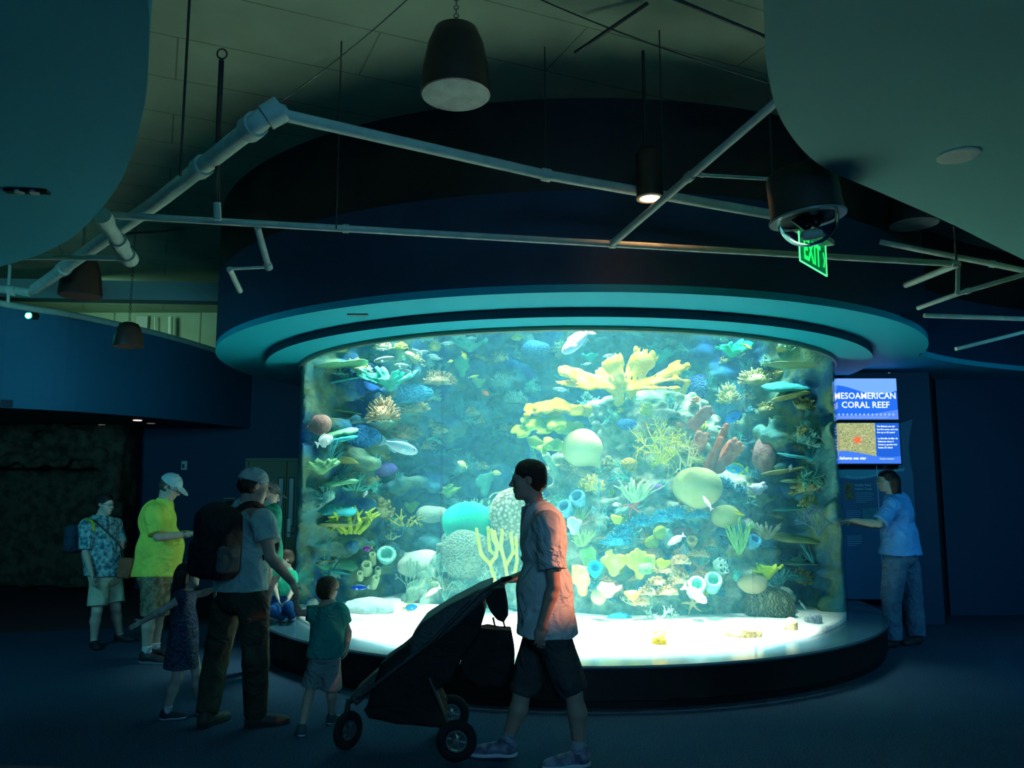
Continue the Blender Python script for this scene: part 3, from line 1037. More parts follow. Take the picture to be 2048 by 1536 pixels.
# ------------------------------------------------ corals, each where it grows on the rock
RS = np.random.RandomState
YG, YG2 = (0.52, 0.62, 0.10), (0.75, 0.72, 0.18)
CRM, CRM2 = (0.85, 0.74, 0.35), (0.92, 0.86, 0.62)
TEAL, TEAL2 = (0.10, 0.50, 0.42), (0.25, 0.70, 0.60)
TAN, TAN2 = (0.50, 0.36, 0.18), (0.78, 0.66, 0.42)
BLU, BLU2 = (0.02, 0.14, 0.42), (0.05, 0.30, 0.55)
def put(o, label, cat='coral', group=None):
    return tag(o, label, cat, group)
# elkhorn crown on top of the pinnacle: arms traced in depth around the stalk
def crown():
    base = at(1238, 800, 9.0)
    s = SDF(base + Vector((-1.0, -0.75, -0.15)), base + Vector((1.0, 0.6, 0.75)), 0.013)
    def blade(pa, pb, da, db, wa, wb, th=0.026, nrm=(0, -0.8, 0.6)):
        a = at(*pa, da); b = at(*pb, db)
        d = (b - a).normalized(); n = Vector(nrm); n = (n - d * n.dot(d)).normalized(); sd = d.cross(n)
        R = Matrix((d, sd, n)).transposed(); L = (b - a).length
        s.cone(a, b, wa, wb, k=0.03, flat=(n, 2.4 * max(1, wa / 0.06)))
        for t in (-1.1, -0.55, 0.05, 0.6, 1.1):
            s.ell(b + sd * wb * t * 0.95 + d * wb * (0.65 + 0.35 * math.sin(t * 11 + pa[0] * 1.3)), (wb * 0.42, wb * 0.22, th * 0.6), R, k=0.008)
        for t in (-0.9, -0.1, 0.8):
            s.ell(b + sd * wb * t - d * 0.02 * abs(t), (wb * 0.8, wb * 0.42, th * 0.7), R, k=0.012)
            s.ell(b + sd * wb * (t + 0.35) * 0.9 + d * wb * (0.95 + 0.1 * math.sin(t * 7 + pa[1])), (wb * 0.34, wb * 0.12, 0.09), R, k=0.006, op='sub')
            s.ell(b + sd * wb * t * 0.8 + d * wb * (0.5 + 0.3 * math.sin(t * 9 + pa[0])), (wb * 0.45, wb * 0.16, th * 0.6), R, k=0.01)
    blade((1238, 800), (1232, 770), 9.0, 8.95, 0.07, 0.09, nrm=(0, 1, 0.1))
    blade((1215, 765), (1160, 757), 8.95, 8.75, 0.12, 0.14)
    blade((1160, 757), (1126, 743), 8.75, 8.6, 0.10, 0.05)
    blade((1175, 768), (1118, 766), 8.85, 8.7, 0.10, 0.04)
    blade((1230, 760), (1200, 745), 9.0, 9.1, 0.08, 0.08, nrm=(0, -1, .4))
    blade((1245, 762), (1228, 728), 8.95, 8.95, 0.05, 0.10, nrm=(0, -1, 0.3))
    blade((1250, 760), (1262, 738), 9.0, 9.05, 0.04, 0.05, nrm=(0, -1, 0.3))
    blade((1272, 768), (1286, 724), 9.0, 9.0, 0.06, 0.12, nrm=(0, -1, 0.25))
    blade((1295, 765), (1350, 740), 8.95, 8.85, 0.06, 0.09, nrm=(-0.2, -0.9, 0.7))
    blade((1345, 742), (1372, 734), 8.85, 8.8, 0.07, 0.03, nrm=(-0.2, -0.9, 0.7))
    blade((1250, 775), (1300, 766), 9.0, 8.95, 0.08, 0.07)
    blade((1290, 768), (1352, 757), 8.9, 8.75, 0.035, 0.03)
    blade((1352, 757), (1376, 763), 8.75, 8.72, 0.03, 0.025)
    blade((1376, 763), (1366, 786), 8.72, 8.78, 0.028, 0.022, nrm=(0, -1, 0))
    blade((1285, 775), (1354, 776), 8.85, 8.7, 0.03, 0.02)
    blade((1262, 790), (1265, 770), 9.0, 9.0, 0.06, 0.08, nrm=(0, 1, 0))
    s.wobble(0.013, 38, 4)
    o = s.build('elkhorn_coral', cmat((0.78, 0.62, 0.07), (0.86, 0.76, 0.26), vs=7))
    put(o, 'great cream and yellow elkhorn coral crowning the central rock pinnacle')
crown()
def shelf(x0, y0, x1, y1, d0, label, cols, seed, tiers=3):
    cx = (x0 + x1) / 2
    w = (x1 - x0) * d0 / FPX
    s = SDF(at(x0 - 12, y1 + 14, d0) - Vector((0.05, 0.35, 0.1)), at(x1 + 25, y0 - 12, d0) + Vector((0.1, 0.45, 0.12)), 0.015)
    rs = RS(seed)
    s.cone(at(x1 + 8, (y0 + y1) / 2 + 3, d0 + 0.2), at(x1 - 30, (y0 + y1) / 2 + 2, d0), 0.06, 0.05, k=0.03)
    for i in range(tiers * 2):
        t = (i + 0.5) / (tiers * 2)
        p = at(x0 + (x1 - x0) * (0.16 + 0.72 * t), y0 + (y1 - y0) * (0.45 + 0.22 * math.sin(i * 2.4 + seed)), d0 + rs.uniform(-0.12, 0.1))
        R = axis_rot((rs.uniform(-.25, .25), -0.62, 0.8), (1, 0, 0))
        s.ell(p, (w * 0.17, 0.11, 0.022), R, k=0.03)
        s.ell(p + R @ Vector((rs.uniform(-.05, .05), -0.11, 0.01)), (w * 0.09, 0.04, 0.018), R, k=0.03)
    s.wobble(0.015, 34, seed)
    put(s.build('elkhorn_coral', cmat(*cols, vs=6)), label)
shelf(1038, 802, 1165, 832, 8.75, 'yellow shelf of elkhorn coral jutting left, upper of the pinnacle stack', ((0.62, 0.56, 0.08), (0.70, 0.66, 0.14)), 1)
shelf(1017, 834, 1150, 870, 8.7, 'lime green shelf of elkhorn coral below the yellow one, left of the pinnacle', ((0.42, 0.58, 0.10), (0.52, 0.66, 0.16)), 2)
shelf(1052, 872, 1128, 905, 8.8, 'dim green shelf coral under the lime shelf, left of the white ball', ((0.32, 0.50, 0.12), (0.46, 0.60, 0.16)), 5, 2)

# heads and balls
def ball(x0, y0, x1, y1, m, label, lift=0.0, name='head_coral', wob=0.01, tip=None, crater=False, flat=0.9, seed=3, cat='coral'):
    p, w, h = area(x0, y0, x1, y1, 'c', lift)
    rx, rz = w / 2, h / 2; ry = min(rx, rz) * flat
    p = p + Vector((0, -ry * 0.35, 0))
    tp = at(tip[0], tip[1], p.y) if tip else None
    o = headcoral(p, rx, ry, rz, m, name, wob, tp, seed, crater=crater)
    return put(o, label, cat)
wht = cmat((0.70, 0.78, 0.36), (0.76, 0.82, 0.44), vs=3, bump=0.2)
ball(1123, 858, 1203, 934, wht, 'large smooth white ball sponge with a pointed lower tip', 0.35, 'ball_sponge', 0.008, (1199, 935), cat='sponge')
ball(1345, 933, 1441, 1016, cmat((0.58, 0.62, 0.30), (0.66, 0.68, 0.38), vs=5, bump=0.3), 'big olive green ball coral right of the yellow staghorn thicket', 0.3)
ball(1421, 1009, 1477, 1056, cmat((0.48, 0.52, 0.24), (0.60, 0.62, 0.32), vs=6, bump=0.3), 'small olive ball coral with a dimple, just below the big olive ball', 0.3)
ball(1475, 1148, 1536, 1186, cmat((0.44, 0.42, 0.26), (0.50, 0.47, 0.30), vs=4, bump=0.2), 'smooth tan egg-shaped coral above the grooved mound', 0.25)
ball(1181, 1178, 1212, 1208, wht, 'little round white ball sponge low on the rock beside the lettuce coral', 0.3, 'ball_sponge', 0.003, cat='sponge')
ball(797, 1100, 893, 1160, cmat((0.82, 0.88, 0.70), (0.9, 0.92, 0.8), vs=3, bump=0.2), 'huge white sponge behind the feathery sea fan on the left', 0.4, 'ball_sponge', 0.02, (806, 1103), cat='sponge')
ball(833, 1010, 895, 1046, cmat((0.42, 0.52, 0.42), (0.60, 0.66, 0.52), vs=10), 'grey-green barrel sponge with a hollow crater on its top', 0.3, 'barrel_sponge', 0.008, crater=True, cat='sponge')
ball(1362, 748, 1421, 802, vmat((0.02, 0.07, 0.30), (0.08, 0.22, 0.55), 45), 'dark blue honeycomb ball coral behind the elkhorn crown', -0.02)
ball(650, 846, 762, 900, vmat((0.04, 0.18, 0.55), (0.06, 0.30, 0.62), 30), 'wide blue plate coral on the far left of the back wall', 0.1, flat=0.6)
ball(735, 766, 872, 806, vmat((0.02, 0.16, 0.34), (0.04, 0.26, 0.42), 30), 'dark blue mound on the back wall over the tan lace corals', 0.05, flat=0.6, wob=0.03)
ball(1040, 683, 1102, 716, vmat((0.02, 0.14, 0.40), (0.16, 0.42, 0.62), 60), 'blue lacy cushion coral high on the back wall', 0.05, wob=0.02)
ball(885, 1005, 992, 1084, cmat((0.06, 0.55, 0.36), (0.12, 0.66, 0.44), vs=5, bump=0.4), 'emerald green dome coral left of the knobbly white mound', 0.15, wob=0.02, flat=1.0)
ball(978, 975, 1072, 1082, vmat((0.85, 0.86, 0.62), (0.22, 0.24, 0.12), 24), 'bright knobbly white star coral mound behind the father with the stroller', 0.2, wob=0.02, flat=1.0)
ball(880, 1062, 990, 1150, vmat((0.08, 0.15, 0.10), (0.20, 0.30, 0.20), 40), 'grey grooved mound coral under the emerald dome', 0.12, wob=0.02, flat=1.0)
def maze(col, col2, sc=9):
    m = bpy.data.materials.new('brain coral grooves'); m.use_nodes = True
    nt = m.node_tree; b = nt.nodes['Principled BSDF']; b.inputs['Roughness'].default_value = 0.9
    tc = nt.nodes.new('ShaderNodeTexCoord'); wv = nt.nodes.new('ShaderNodeTexWave')
    wv.inputs['Scale'].default_value = sc; wv.inputs['Distortion'].default_value = 12; wv.inputs['Detail'].default_value = 2; wv.inputs['Detail Scale'].default_value = 1.6
    nt.links.new(tc.outputs['Object'], wv.inputs['Vector'])
    r = nt.nodes.new('ShaderNodeValToRGB'); r.color_ramp.elements[0].color = (*col, 1); r.color_ramp.elements[1].color = (*col2, 1)
    nt.links.new(wv.outputs['Fac'], r.inputs['Fac']); nt.links.new(r.outputs['Color'], b.inputs['Base Color'])
    bp = nt.nodes.new('ShaderNodeBump'); bp.inputs['Strength'].default_value = 1; bp.inputs['Distance'].default_value = 0.03
    nt.links.new(wv.outputs['Fac'], bp.inputs['Height']); nt.links.new(bp.outputs['Normal'], b.inputs['Normal'])
    return m
ball(1488, 1168, 1578, 1256, maze((0.06, 0.10, 0.06), (0.24, 0.28, 0.14)), 'big dark brain coral with winding grooves at the right foot of the reef', 0.12, 'brain_coral', wob=0.02, flat=1.0)
ball(1212, 1224, 1266, 1250, vmat((0.02, 0.25, 0.45), (0.06, 0.45, 0.6), 50), 'low blue mound coral sitting on the sand edge', 0.2, wob=0.01)
ball(743, 924, 797, 952, cmat((0.20, 0.20, 0.55), (0.30, 0.30, 0.6), vs=8), 'lavender cushion sponge on the left back wall', 0.1, 'cushion_sponge', cat='sponge')
ball(1300, 966, 1326, 986, cmat((0.22, 0.16, 0.36)), 'small purple cushion sponge below the pale antler coral', 0.1, 'cushion_sponge', cat='sponge')
ball(1343, 1053, 1402, 1074, cmat((0.34, 0.16, 0.14), (0.42, 0.24, 0.2)), 'flat brick red crust coral under the blue bushes', 0.1)
ball(616, 828, 664, 870, cmat((0.40, 0.22, 0.20), (0.45, 0.3, 0.26)), 'rusty pink mound coral near the far left edge of the tank', 0.02)
ball(1498, 884, 1548, 952, cmat((0.22, 0.14, 0.16), (0.30, 0.22, 0.18)), 'dull purple-brown mound coral right of the red finger sponges', 0.1, wob=0.03)
ball(1232, 838, 1274, 860, vmat((0.01, 0.08, 0.32), (0.04, 0.2, 0.5), 70), 'deep blue patch coral on the face of the pinnacle', 0.08)
ball(1325, 1058, 1347, 1092, cmat((0.45, 0.70, 0.60)), 'pale mint lump sponge under the blue bushes', 0.12, 'lump_sponge', wob=0.02, cat='sponge')
ball(1300, 1054, 1338, 1076, cmat((0.40, 0.50, 0.12)), 'mossy green lump coral, upper of the two below the blue bushes', 0.12, wob=0.02)
ball(1284, 1072, 1316, 1096, cmat((0.34, 0.46, 0.08)), 'mossy green lump coral, lower of the two below the blue bushes', 0.12, wob=0.02)
ball(1360, 1090, 1380, 1112, cmat((0.36, 0.46, 0.44)), 'small grey flower-like coral between the tan lace plates', 0.15, wob=0.01)
ball(1235, 917, 1277, 941, vmat((0.60, 0.50, 0.10), (0.40, 0.34, 0.05), 60), 'mustard speckled lump coral beside the staghorn thicket', 0.2, wob=0.012)
ball(1463, 1140, 1484, 1162, cmat((0.20, 0.60, 0.50)), 'bright teal lump beside the tan egg-shaped coral', 0.2, wob=0.01)

# branching corals
def stag(x0, y0, x1, y1, m, label, lift=0.1, seed=1, r=0.02, stems=5, depth=3, spread=0.6, up=(0, -0.35, 1), kids=(2, 3), name='staghorn_coral', n=6, rot=0.0):
    p, w, h = area(x0, y0, x1, y1, 'b', lift)
    mb = staghorn(w, h, RS(seed), r, stems, depth, up, spread, None, n, kids)
    o = local_mesh(name, mb, m, p)
    return put(o, label)
stag(1258, 828, 1392, 962, cmat((0.62, 0.62, 0.10), (0.75, 0.74, 0.22)), 'dense yellow-green staghorn thicket on the face of the pinnacle', 0.28, 3, 0.019, 9, 4, 0.75)
stag(1335, 868, 1398, 952, cmat((0.85, 0.72, 0.30), (0.92, 0.86, 0.6)), 'pale yellow antler branches at the right of the staghorn thicket', 0.55, 8, 0.02, 3, 3, 0.6)
stag(655, 1014, 762, 1072, cmat((0.50, 0.62, 0.16)), 'yellow-green staghorn coral low on the left of the tank', 0.3, 4, 0.03, 5, 2, 0.8)
stag(768, 1020, 852, 1058, cmat((0.60, 0.62, 0.20)), 'thin yellow staghorn coral left of the crater sponge', 0.35, 5, 0.016, 4, 2, 0.8)
stag(765, 1066, 802, 1083, cmat((0.70, 0.78, 0.5)), 'tiny pale branching coral under the thin yellow staghorn', 0.3, 6, 0.012, 3, 2, 0.9)
stag(655, 945, 765, 990, cmat(TEAL2), 'teal staghorn coral on the left back wall over the yellow one', 0.25, 7, 0.016, 7, 3, 0.8)
stag(918, 998, 968, 1020, cmat((0.5, 0.75, 0.6)), 'small white-tipped coral sprigs above the emerald dome', 0.2, 9, 0.008, 6, 3, 0.8)
stag(1105, 680, 1132, 709, cmat((0.5, 0.62, 0.3)), 'small yellow-green bushy coral beside the big white fish', 0.12, 10, 0.009, 6, 3, 0.9)
stag(1290, 1214, 1358, 1252, cmat((0.62, 0.80, 0.66)), 'white-green twiggy coral at the foot of the rock by the sand', 0.3, 11, 0.014, 7, 3, 0.9)
stag(1240, 1190, 1300, 1216, cmat((0.55, 0.70, 0.45)), 'pale yellow twigs above the twiggy coral at the rock foot', 0.25, 12, 0.008, 6, 3, 0.9)
stag(955, 1125, 1004, 1192, cmat((0.55, 0.78, 0.6)), 'pale bushy coral beneath the yellow candelabra sponge', 0.35, 13, 0.011, 6, 4, 0.8)
stag(1440, 1110, 1462, 1125, cmat((0.4, 0.6, 0.5)), 'tiny grey twigs beside the cluster of small tubes', 0.15, 14, 0.006, 4, 2, 0.8)
def whip(x0, y0, x1, y1, m, label, lift=0.2, seed=1, n=40, r=0.008, lean=0.0, curl=0.25, name='sea_whips'):
    p, w, h = area(x0, y0, x1, y1, 'b', lift)
    return put(local_mesh(name, whips(w, h, RS(seed), n, r, lean=lean, curl=curl), m, p), label)
whip(1450, 1038, 1512, 1112, cmat((0.30, 0.62, 0.22), (0.42, 0.72, 0.32)), 'bright green sea whips fanning out right of the small olive ball', 0.35, 2, 34, 0.012, curl=0.4)
whip(1500, 1046, 1562, 1082, cmat((0.42, 0.46, 0.30)), 'grey-olive finger coral pointing right, behind the green sea whips', 0.15, 3, 20, 0.010)
whip(1228, 958, 1332, 1008, cmat((0.60, 0.82, 0.50)), 'pale mint antler coral spread above the reddish brittle star', 0.3, 4, 34, 0.010, curl=0.35)
whip(1140, 1008, 1180, 1046, cmat((0.42, 0.62, 0.28)), 'tuft of green sea grass beside the purple vase sponges', 0.3, 5, 50, 0.004)
whip(1140, 1062, 1192, 1096, cmat((0.45, 0.66, 0.30)), 'drooping green whip coral right behind the father', 0.3, 6, 40, 0.006, curl=0.5)
whip(1264, 1096, 1300, 1126, cmat((0.42, 0.60, 0.25)), 'green grass-like tuft between the lettuce corals', 0.1, 8, 30, 0.005)
def fans(x0, y0, x1, y1, m, label, lift=0.15, seed=1, depth=5):
    p, w, h = area(x0, y0, x1, y1, 'b', lift)
    return put(local_mesh('sea_fan', fan(w, h, RS(seed), depth=depth), m, p), label, 'sea fan')
fans(912, 800, 988, 868, cmat((0.25, 0.50, 0.66)), 'pale blue sea fan with fine white veins on the back wall', 0.2, 1)
fans(790, 1118, 862, 1204, cmat((0.28, 0.48, 0.34)), 'feathery grey-green sea fan in front of the huge white sponge, left half', 0.45, 2)
fans(846, 1112, 935, 1206, cmat((0.28, 0.50, 0.38)), 'feathery grey-green sea fan in front of the huge white sponge, right half', 0.4, 3)
fans(1183, 942, 1216, 1062, cmat((0.30, 0.66, 0.60)), 'tall lacy teal sea fan down the left of the pinnacle', 0.35, 4)
fans(1590, 1010, 1680, 1075, cmat((0.20, 0.36, 0.50)), 'faint blue sea fan near the right edge of the tank', 0.25, 5, 4)
def clump(x0, y0, x1, y1, m, label, lift=0.1, seed=1, n=90, r=0.009, group=None, name='finger_coral'):
    p, w, h = area(x0, y0, x1, y1, 'b', lift)
    return put(local_mesh(name, bush(w, h, RS(seed), n, r), m, p), label, 'coral', group)
clump(840, 742, 916, 774, cmat(TAN, TAN2), 'tan lace coral with white tips high on the left back wall', 0.15, 1, 150)
clump(690, 770, 730, 804, cmat((0.45, 0.42, 0.2), (0.7, 0.66, 0.4)), 'khaki lace coral at the upper left of the back wall', 0.15, 2)
clump(728, 790, 802, 850, cmat((0.45, 0.30, 0.18), (0.62, 0.52, 0.34)), 'broad russet lace coral on the left back wall', 0.15, 3, 150)
clump(798, 796, 862, 832, cmat((0.38, 0.34, 0.16), (0.6, 0.56, 0.36)), 'brown lace coral right of the broad russet one', 0.15, 4, 120)
clump(778, 846, 834, 886, cmat((0.44, 0.32, 0.14), (0.6, 0.5, 0.3)), 'golden brown lace coral above the blue and white parrotfish', 0.12, 5, 120)
clump(824, 846, 874, 908, cmat((0.32, 0.34, 0.2), (0.55, 0.56, 0.4)), 'olive lace coral hanging down right of the golden brown one', 0.12, 6, 120)
clump(745, 678, 786, 702, cmat((0.5, 0.52, 0.36)), 'pale khaki clump coral just under the top rim, left of two', 0.1, 7)
clump(787, 684, 818, 703, cmat((0.52, 0.56, 0.16)), 'yellow-green clump coral under the top rim beside a khaki clump', 0.1, 8)
clump(853, 680, 884, 707, cmat((0.42, 0.52, 0.2)), 'olive tuft coral under the top rim amid the pale fish', 0.1, 9)
clump(978, 748, 1014, 779, cmat((0.25, 0.45, 0.34), (0.45, 0.6, 0.45)), 'grey-green lace coral left of the elkhorn crown, topmost of three', 0.12, 10)
clump(1044, 762, 1084, 792, cmat((0.22, 0.50, 0.36)), 'green speckled coral cone left of the elkhorn crown', 0.12, 11)
clump(1006, 782, 1057, 816, cmat((0.25, 0.45, 0.34), (0.5, 0.65, 0.5)), 'grey-green lace coral right above the yellow elkhorn shelf', 0.12, 12)
clump(1474, 736, 1552, 776, cmat((0.30, 0.36, 0.16), (0.5, 0.5, 0.3)), 'olive lace coral on the upper right back wall', 0.12, 13, 120)
clump(1432, 764, 1482, 812, cmat((0.36, 0.38, 0.14), (0.5, 0.5, 0.25)), 'mustard lace coral above the red finger sponges', 0.12, 14, 120)
clump(1486, 784, 1512, 802, cmat((0.55, 0.58, 0.4)), 'tiny pale crest coral on the right back wall', 0.12, 15)
clump(1381, 794, 1404, 808, cmat((0.75, 0.40, 0.18)), 'orange knobbly coral on the right shoulder of the pinnacle', 0.15, 16, 30, 0.016)
clump(1153, 950, 1212, 990, cmat((0.55, 0.50, 0.12), (0.7, 0.68, 0.3)), 'golden lace coral left of the tall lacy fan', 0.35, 17, 140)
clump(1100, 990, 1140, 1012, cmat((0.3, 0.6, 0.42)), 'mint clump coral beside the purple vase sponges', 0.3, 18)
for i, (bx, lb) in enumerate((((1254, 1028, 1312, 1062), 'largest blue bush coral, beside the brittle star'), ((1297, 1020, 1352, 1050), 'blue bush coral with white tips under the big olive ball'),
                 ((1328, 1012, 1382, 1042), 'blue bush coral nearest the underside of the big olive ball'), ((1224, 1048, 1272, 1078), 'blue bush coral just left of the largest blue bush'),
                 ((1198, 1066, 1266, 1098), 'lowest blue bush coral, above the lettuce corals'), ((1378, 1020, 1420, 1040), 'small spiky blue coral left of the small olive ball'),
                 ((864, 895, 896, 917), 'blue bush coral on the left back wall below the olive lace'))):
    clump(*bx, cmat((0.04, 0.26, 0.42), (0.16, 0.50, 0.60)), lb, 0.3 if i < 6 else 0.12, 30 + i, 120, 0.007, 'blue bush corals')
for i, (bx, lb) in enumerate((((1340, 1110, 1382, 1132), 'tan lace plate, left in the top row over the starfish'), ((1374, 1098, 1420, 1120), 'tan lace plate, right in the top row over the starfish'),
                 ((1306, 1130, 1358, 1150), 'flat tan lace plate touching the lowest lettuce coral'), ((1334, 1141, 1382, 1172), 'thick tan lace plate in the middle of the pile'),
                 ((1292, 1154, 1334, 1174), 'tan lace plate left of the thick middle one'), ((1308, 1170, 1356, 1194), 'lowest wide tan lace plate'),
                 ((1274, 1172, 1312, 1194), 'leftmost low tan lace plate'), ((1404, 1078, 1434, 1098), 'small tan lace plate right of the yellow funnel'), ((1262, 1194, 1300, 1216), 'lacy tan sprig below the tan plates'))):
    clump(*bx, cmat((0.66, 0.44, 0.22), (0.90, 0.78, 0.50)), lb, 0.32, 50 + i, 110, 0.009, 'tan lace plates on the lower right of the reef')
# lettuce and leafy corals
def leaf(x0, y0, x1, y1, cols, label, lift=0.25, seed=1, n=5, thick=0.028, up=0.4, h_=0.014, out=0.4, name='lettuce_coral'):
    p, w, h = area(x0, y0, x1, y1, 'b', lift)
    return put(plates(p, w, h, RS(seed), n, thick, up, cmat(*cols, vs=10), name, h_, out), label)
LG = ((0.45, 0.60, 0.12), (0.62, 0.70, 0.20))
leaf(1160, 1094, 1190, 1132, ((0.34, 0.58, 0.2), (0.4, 0.62, 0.28)), 'green upright lettuce coral, farthest left of the upper row', 0.35, 1, 3)
leaf(1203, 1091, 1252, 1146, ((0.60, 0.66, 0.14), (0.72, 0.76, 0.3)), 'yellow lettuce coral, second from the left in the upper row', 0.35, 2, 4)
leaf(1255, 1095, 1302, 1152, LG, 'lime lettuce coral, third from the left in the upper row', 0.35, 3, 4)
leaf(1302, 1098, 1348, 1136, ((0.50, 0.64, 0.08), (0.56, 0.68, 0.12)), 'ruffled lime lettuce coral at the right end of the upper row', 0.35, 4, 4)
leaf(1146, 1128, 1184, 1186, ((0.72, 0.66, 0.22), (0.8, 0.76, 0.4)), 'yellow lettuce coral leaning beside the father, lower row', 0.4, 5, 3)
leaf(1183, 1140, 1247, 1188, ((0.56, 0.72, 0.34), (0.66, 0.78, 0.42)), 'wide pale green lettuce coral in the lower row', 0.4, 6, 6)
leaf(1245, 1162, 1282, 1196, ((0.58, 0.66, 0.14), (0.7, 0.72, 0.25)), 'small golden leaf coral right of the wide pale one', 0.38, 7, 4)
leaf(1213, 1017, 1256, 1046, ((0.58, 0.62, 0.10), (0.66, 0.70, 0.16)), 'yellow lobed sponge leaf under the brittle star', 0.35, 8, 3)
leaf(858, 942, 936, 992, ((0.28, 0.50, 0.14), (0.40, 0.60, 0.22)), 'large green leaf coral on the back wall, right of its pair', 0.25, 9, 6)
leaf(793, 972, 852, 1020, ((0.34, 0.56, 0.14), (0.46, 0.64, 0.22)), 'large green leaf coral above the crater sponge, left of its pair', 0.25, 10, 5)
leaf(953, 940, 984, 988, ((0.14, 0.45, 0.34), (0.2, 0.5, 0.38)), 'dim green leaf coral just left of the father', 0.15, 11, 3)
leaf(910, 708, 938, 752, ((0.16, 0.50, 0.30), (0.22, 0.56, 0.34)), 'green paddle coral hanging near the top rim', 0.12, 12, 2)
leaf(932, 732, 984, 772, ((0.26, 0.52, 0.26), (0.36, 0.6, 0.3)), 'green ruffled leaf coral beneath the paddle coral', 0.15, 13, 4)
leaf(1155, 680, 1206, 722, ((0.10, 0.55, 0.40), (0.14, 0.6, 0.45)), 'turquoise leaf coral behind the big white fish', 0.12, 14, 4)
leaf(1268, 664, 1372, 722, ((0.10, 0.50, 0.38), (0.2, 0.62, 0.46)), 'stacked turquoise leaf coral above the elkhorn crown', 0.12, 15, 7)
leaf(1414, 672, 1512, 710, ((0.04, 0.46, 0.24), (0.06, 0.52, 0.28)), 'flat emerald plate coral at the upper right', 0.2, 16, 8)
leaf(1488, 1102, 1574, 1154, ((0.34, 0.50, 0.08), (0.45, 0.58, 0.12)), 'broad green leaf coral above the tan egg on the right', 0.3, 17, 6)
leaf(1478, 972, 1562, 1010, ((0.16, 0.28, 0.18), (0.24, 0.36, 0.22)), 'dark olive shelf coral below the white crested rock', 0.2, 18, 6)
leaf(1486, 942, 1544, 984, ((0.62, 0.66, 0.80), (0.75, 0.9, 0.95)), 'white and lilac crested rock shelf right of the red sponges', 0.25, 19, 6)
leaf(700, 728, 862, 776, ((0.10, 0.48, 0.38), (0.22, 0.62, 0.5)), 'wide turquoise shelf coral under the shoal at the upper left', 0.15, 20, 8)
leaf(596, 905, 690, 944, ((0.30, 0.58, 0.30), (0.4, 0.66, 0.4)), 'bright green leaf coral at the far left edge', 0.2, 21, 7)
leaf(880, 668, 1000, 700, ((0.10, 0.42, 0.36), (0.2, 0.52, 0.42)), 'sea green leaf coral touching the top rim left of centre', 0.12, 22, 7)
leaf(1135, 1034, 1162, 1066, ((0.85, 0.9, 0.85), (0.9, 0.95, 0.9)), 'bright white leaf coral showing behind the father', 0.4, 23, 3)
leaf(1642, 1086, 1694, 1146, ((0.50, 0.38, 0.18), (0.62, 0.56, 0.3)), 'tan finger coral pressed to the right edge of the tank', 0.2, 24, 6)

# sponges
def sponges(x0, y0, x1, y1, m, label, spec, lift=0.3, name='tube_sponge'):
    "spec in photo pixels: base x, base y, top x, top y, radius at the base and top in pixels, depth change"
    p, w, h = area(x0, y0, x1, y1, 'b', lift)
    d = p.y
    k = d / FPX
    mb = MB()
    o3 = []
    for (bx, by, tx, ty, r0, r1, dy) in spec:
        o3.append((at(bx, by, d) - p, at(tx, ty, d + dy) - p, r0 * k, r1 * k))
    return put(local_mesh(name, tube_cluster(o3), m, p), label, 'sponge')
red = cmat((0.42, 0.12, 0.05), (0.55, 0.20, 0.10), vs=9)
def fingers(x0, y0, x1, y1, m, label, spec, lift=0.3, knob=0.012):
    p, w, h = area(x0, y0, x1, y1, 'b', lift)
    d = p.y; k = d / FPX
    s = SDF(at(x0 - 8, y1 + 8, d) - Vector((0, 0.2, 0)), at(x1 + 8, y0 - 8, d) + Vector((0, 0.25, 0)), 0.013)
    rs = RS(int(x0))
    for (bx, by, tx, ty, r0, r1, dy) in spec:
        a = at(bx, by, d + 0.05); b = at(tx, ty, d + dy)
        s.cone(a, b, r0 * k, r1 * k, k=0.012)
        for j in range(9):
            t = rs.uniform(0.3, 1.0); c = a.lerp(b, t)
            an = rs.uniform(0, 6.28)
            s.ell(c + Vector((math.cos(an) * r1 * k * 0.8, -abs(math.sin(an)) * r1 * k * 0.8, rs.uniform(-1, 1) * r1 * k * .3)), (r1 * k * 0.55,) * 3, k=0.01)
    s.wobble(0.006, 40, 2)
    return put(s.build('finger_sponge', m), label, 'sponge')
fingers(1408, 842, 1465, 945, red, 'tallest red-brown finger sponge, pointing up', [(1415, 945, 1453, 852, 11, 7, -0.1), (1418, 935, 1440, 880, 11, 7, -0.15)], 0.35)
fingers(1432, 868, 1496, 945, cmat((0.40, 0.14, 0.08), (0.50, 0.24, 0.14), vs=9), 'red-brown finger sponge leaning right with four stubby tips', [(1428, 942, 1470, 880, 9, 6, -0.1), (1435, 940, 1478, 888, 9, 6, -0.15), (1440, 938, 1484, 896, 9, 6, -0.1), (1425, 930, 1462, 885, 9, 6, 0)], 0.35)
fingers(1376, 806, 1430, 862, cmat((0.36, 0.16, 0.12), (0.5, 0.3, 0.24), vs=9), 'dusky red finger sponge high on the right of the pinnacle', [(1382, 850, 1412, 816, 7, 5, -0.1), (1386, 852, 1420, 815, 7, 5, -0.1), (1390, 856, 1423, 824, 7, 5, -0.1), (1383, 845, 1402, 824, 7, 5, -.05)], 0.3)
fingers(1378, 856, 1424, 908, cmat((0.38, 0.16, 0.10), (0.5, 0.26, 0.18), vs=9), 'stubby red finger sponge between the staghorn and the tallest red one', [(1386, 905, 1398, 868, 9, 7, -0.1), (1394, 905, 1412, 872, 9, 7, -0.1)], 0.35)
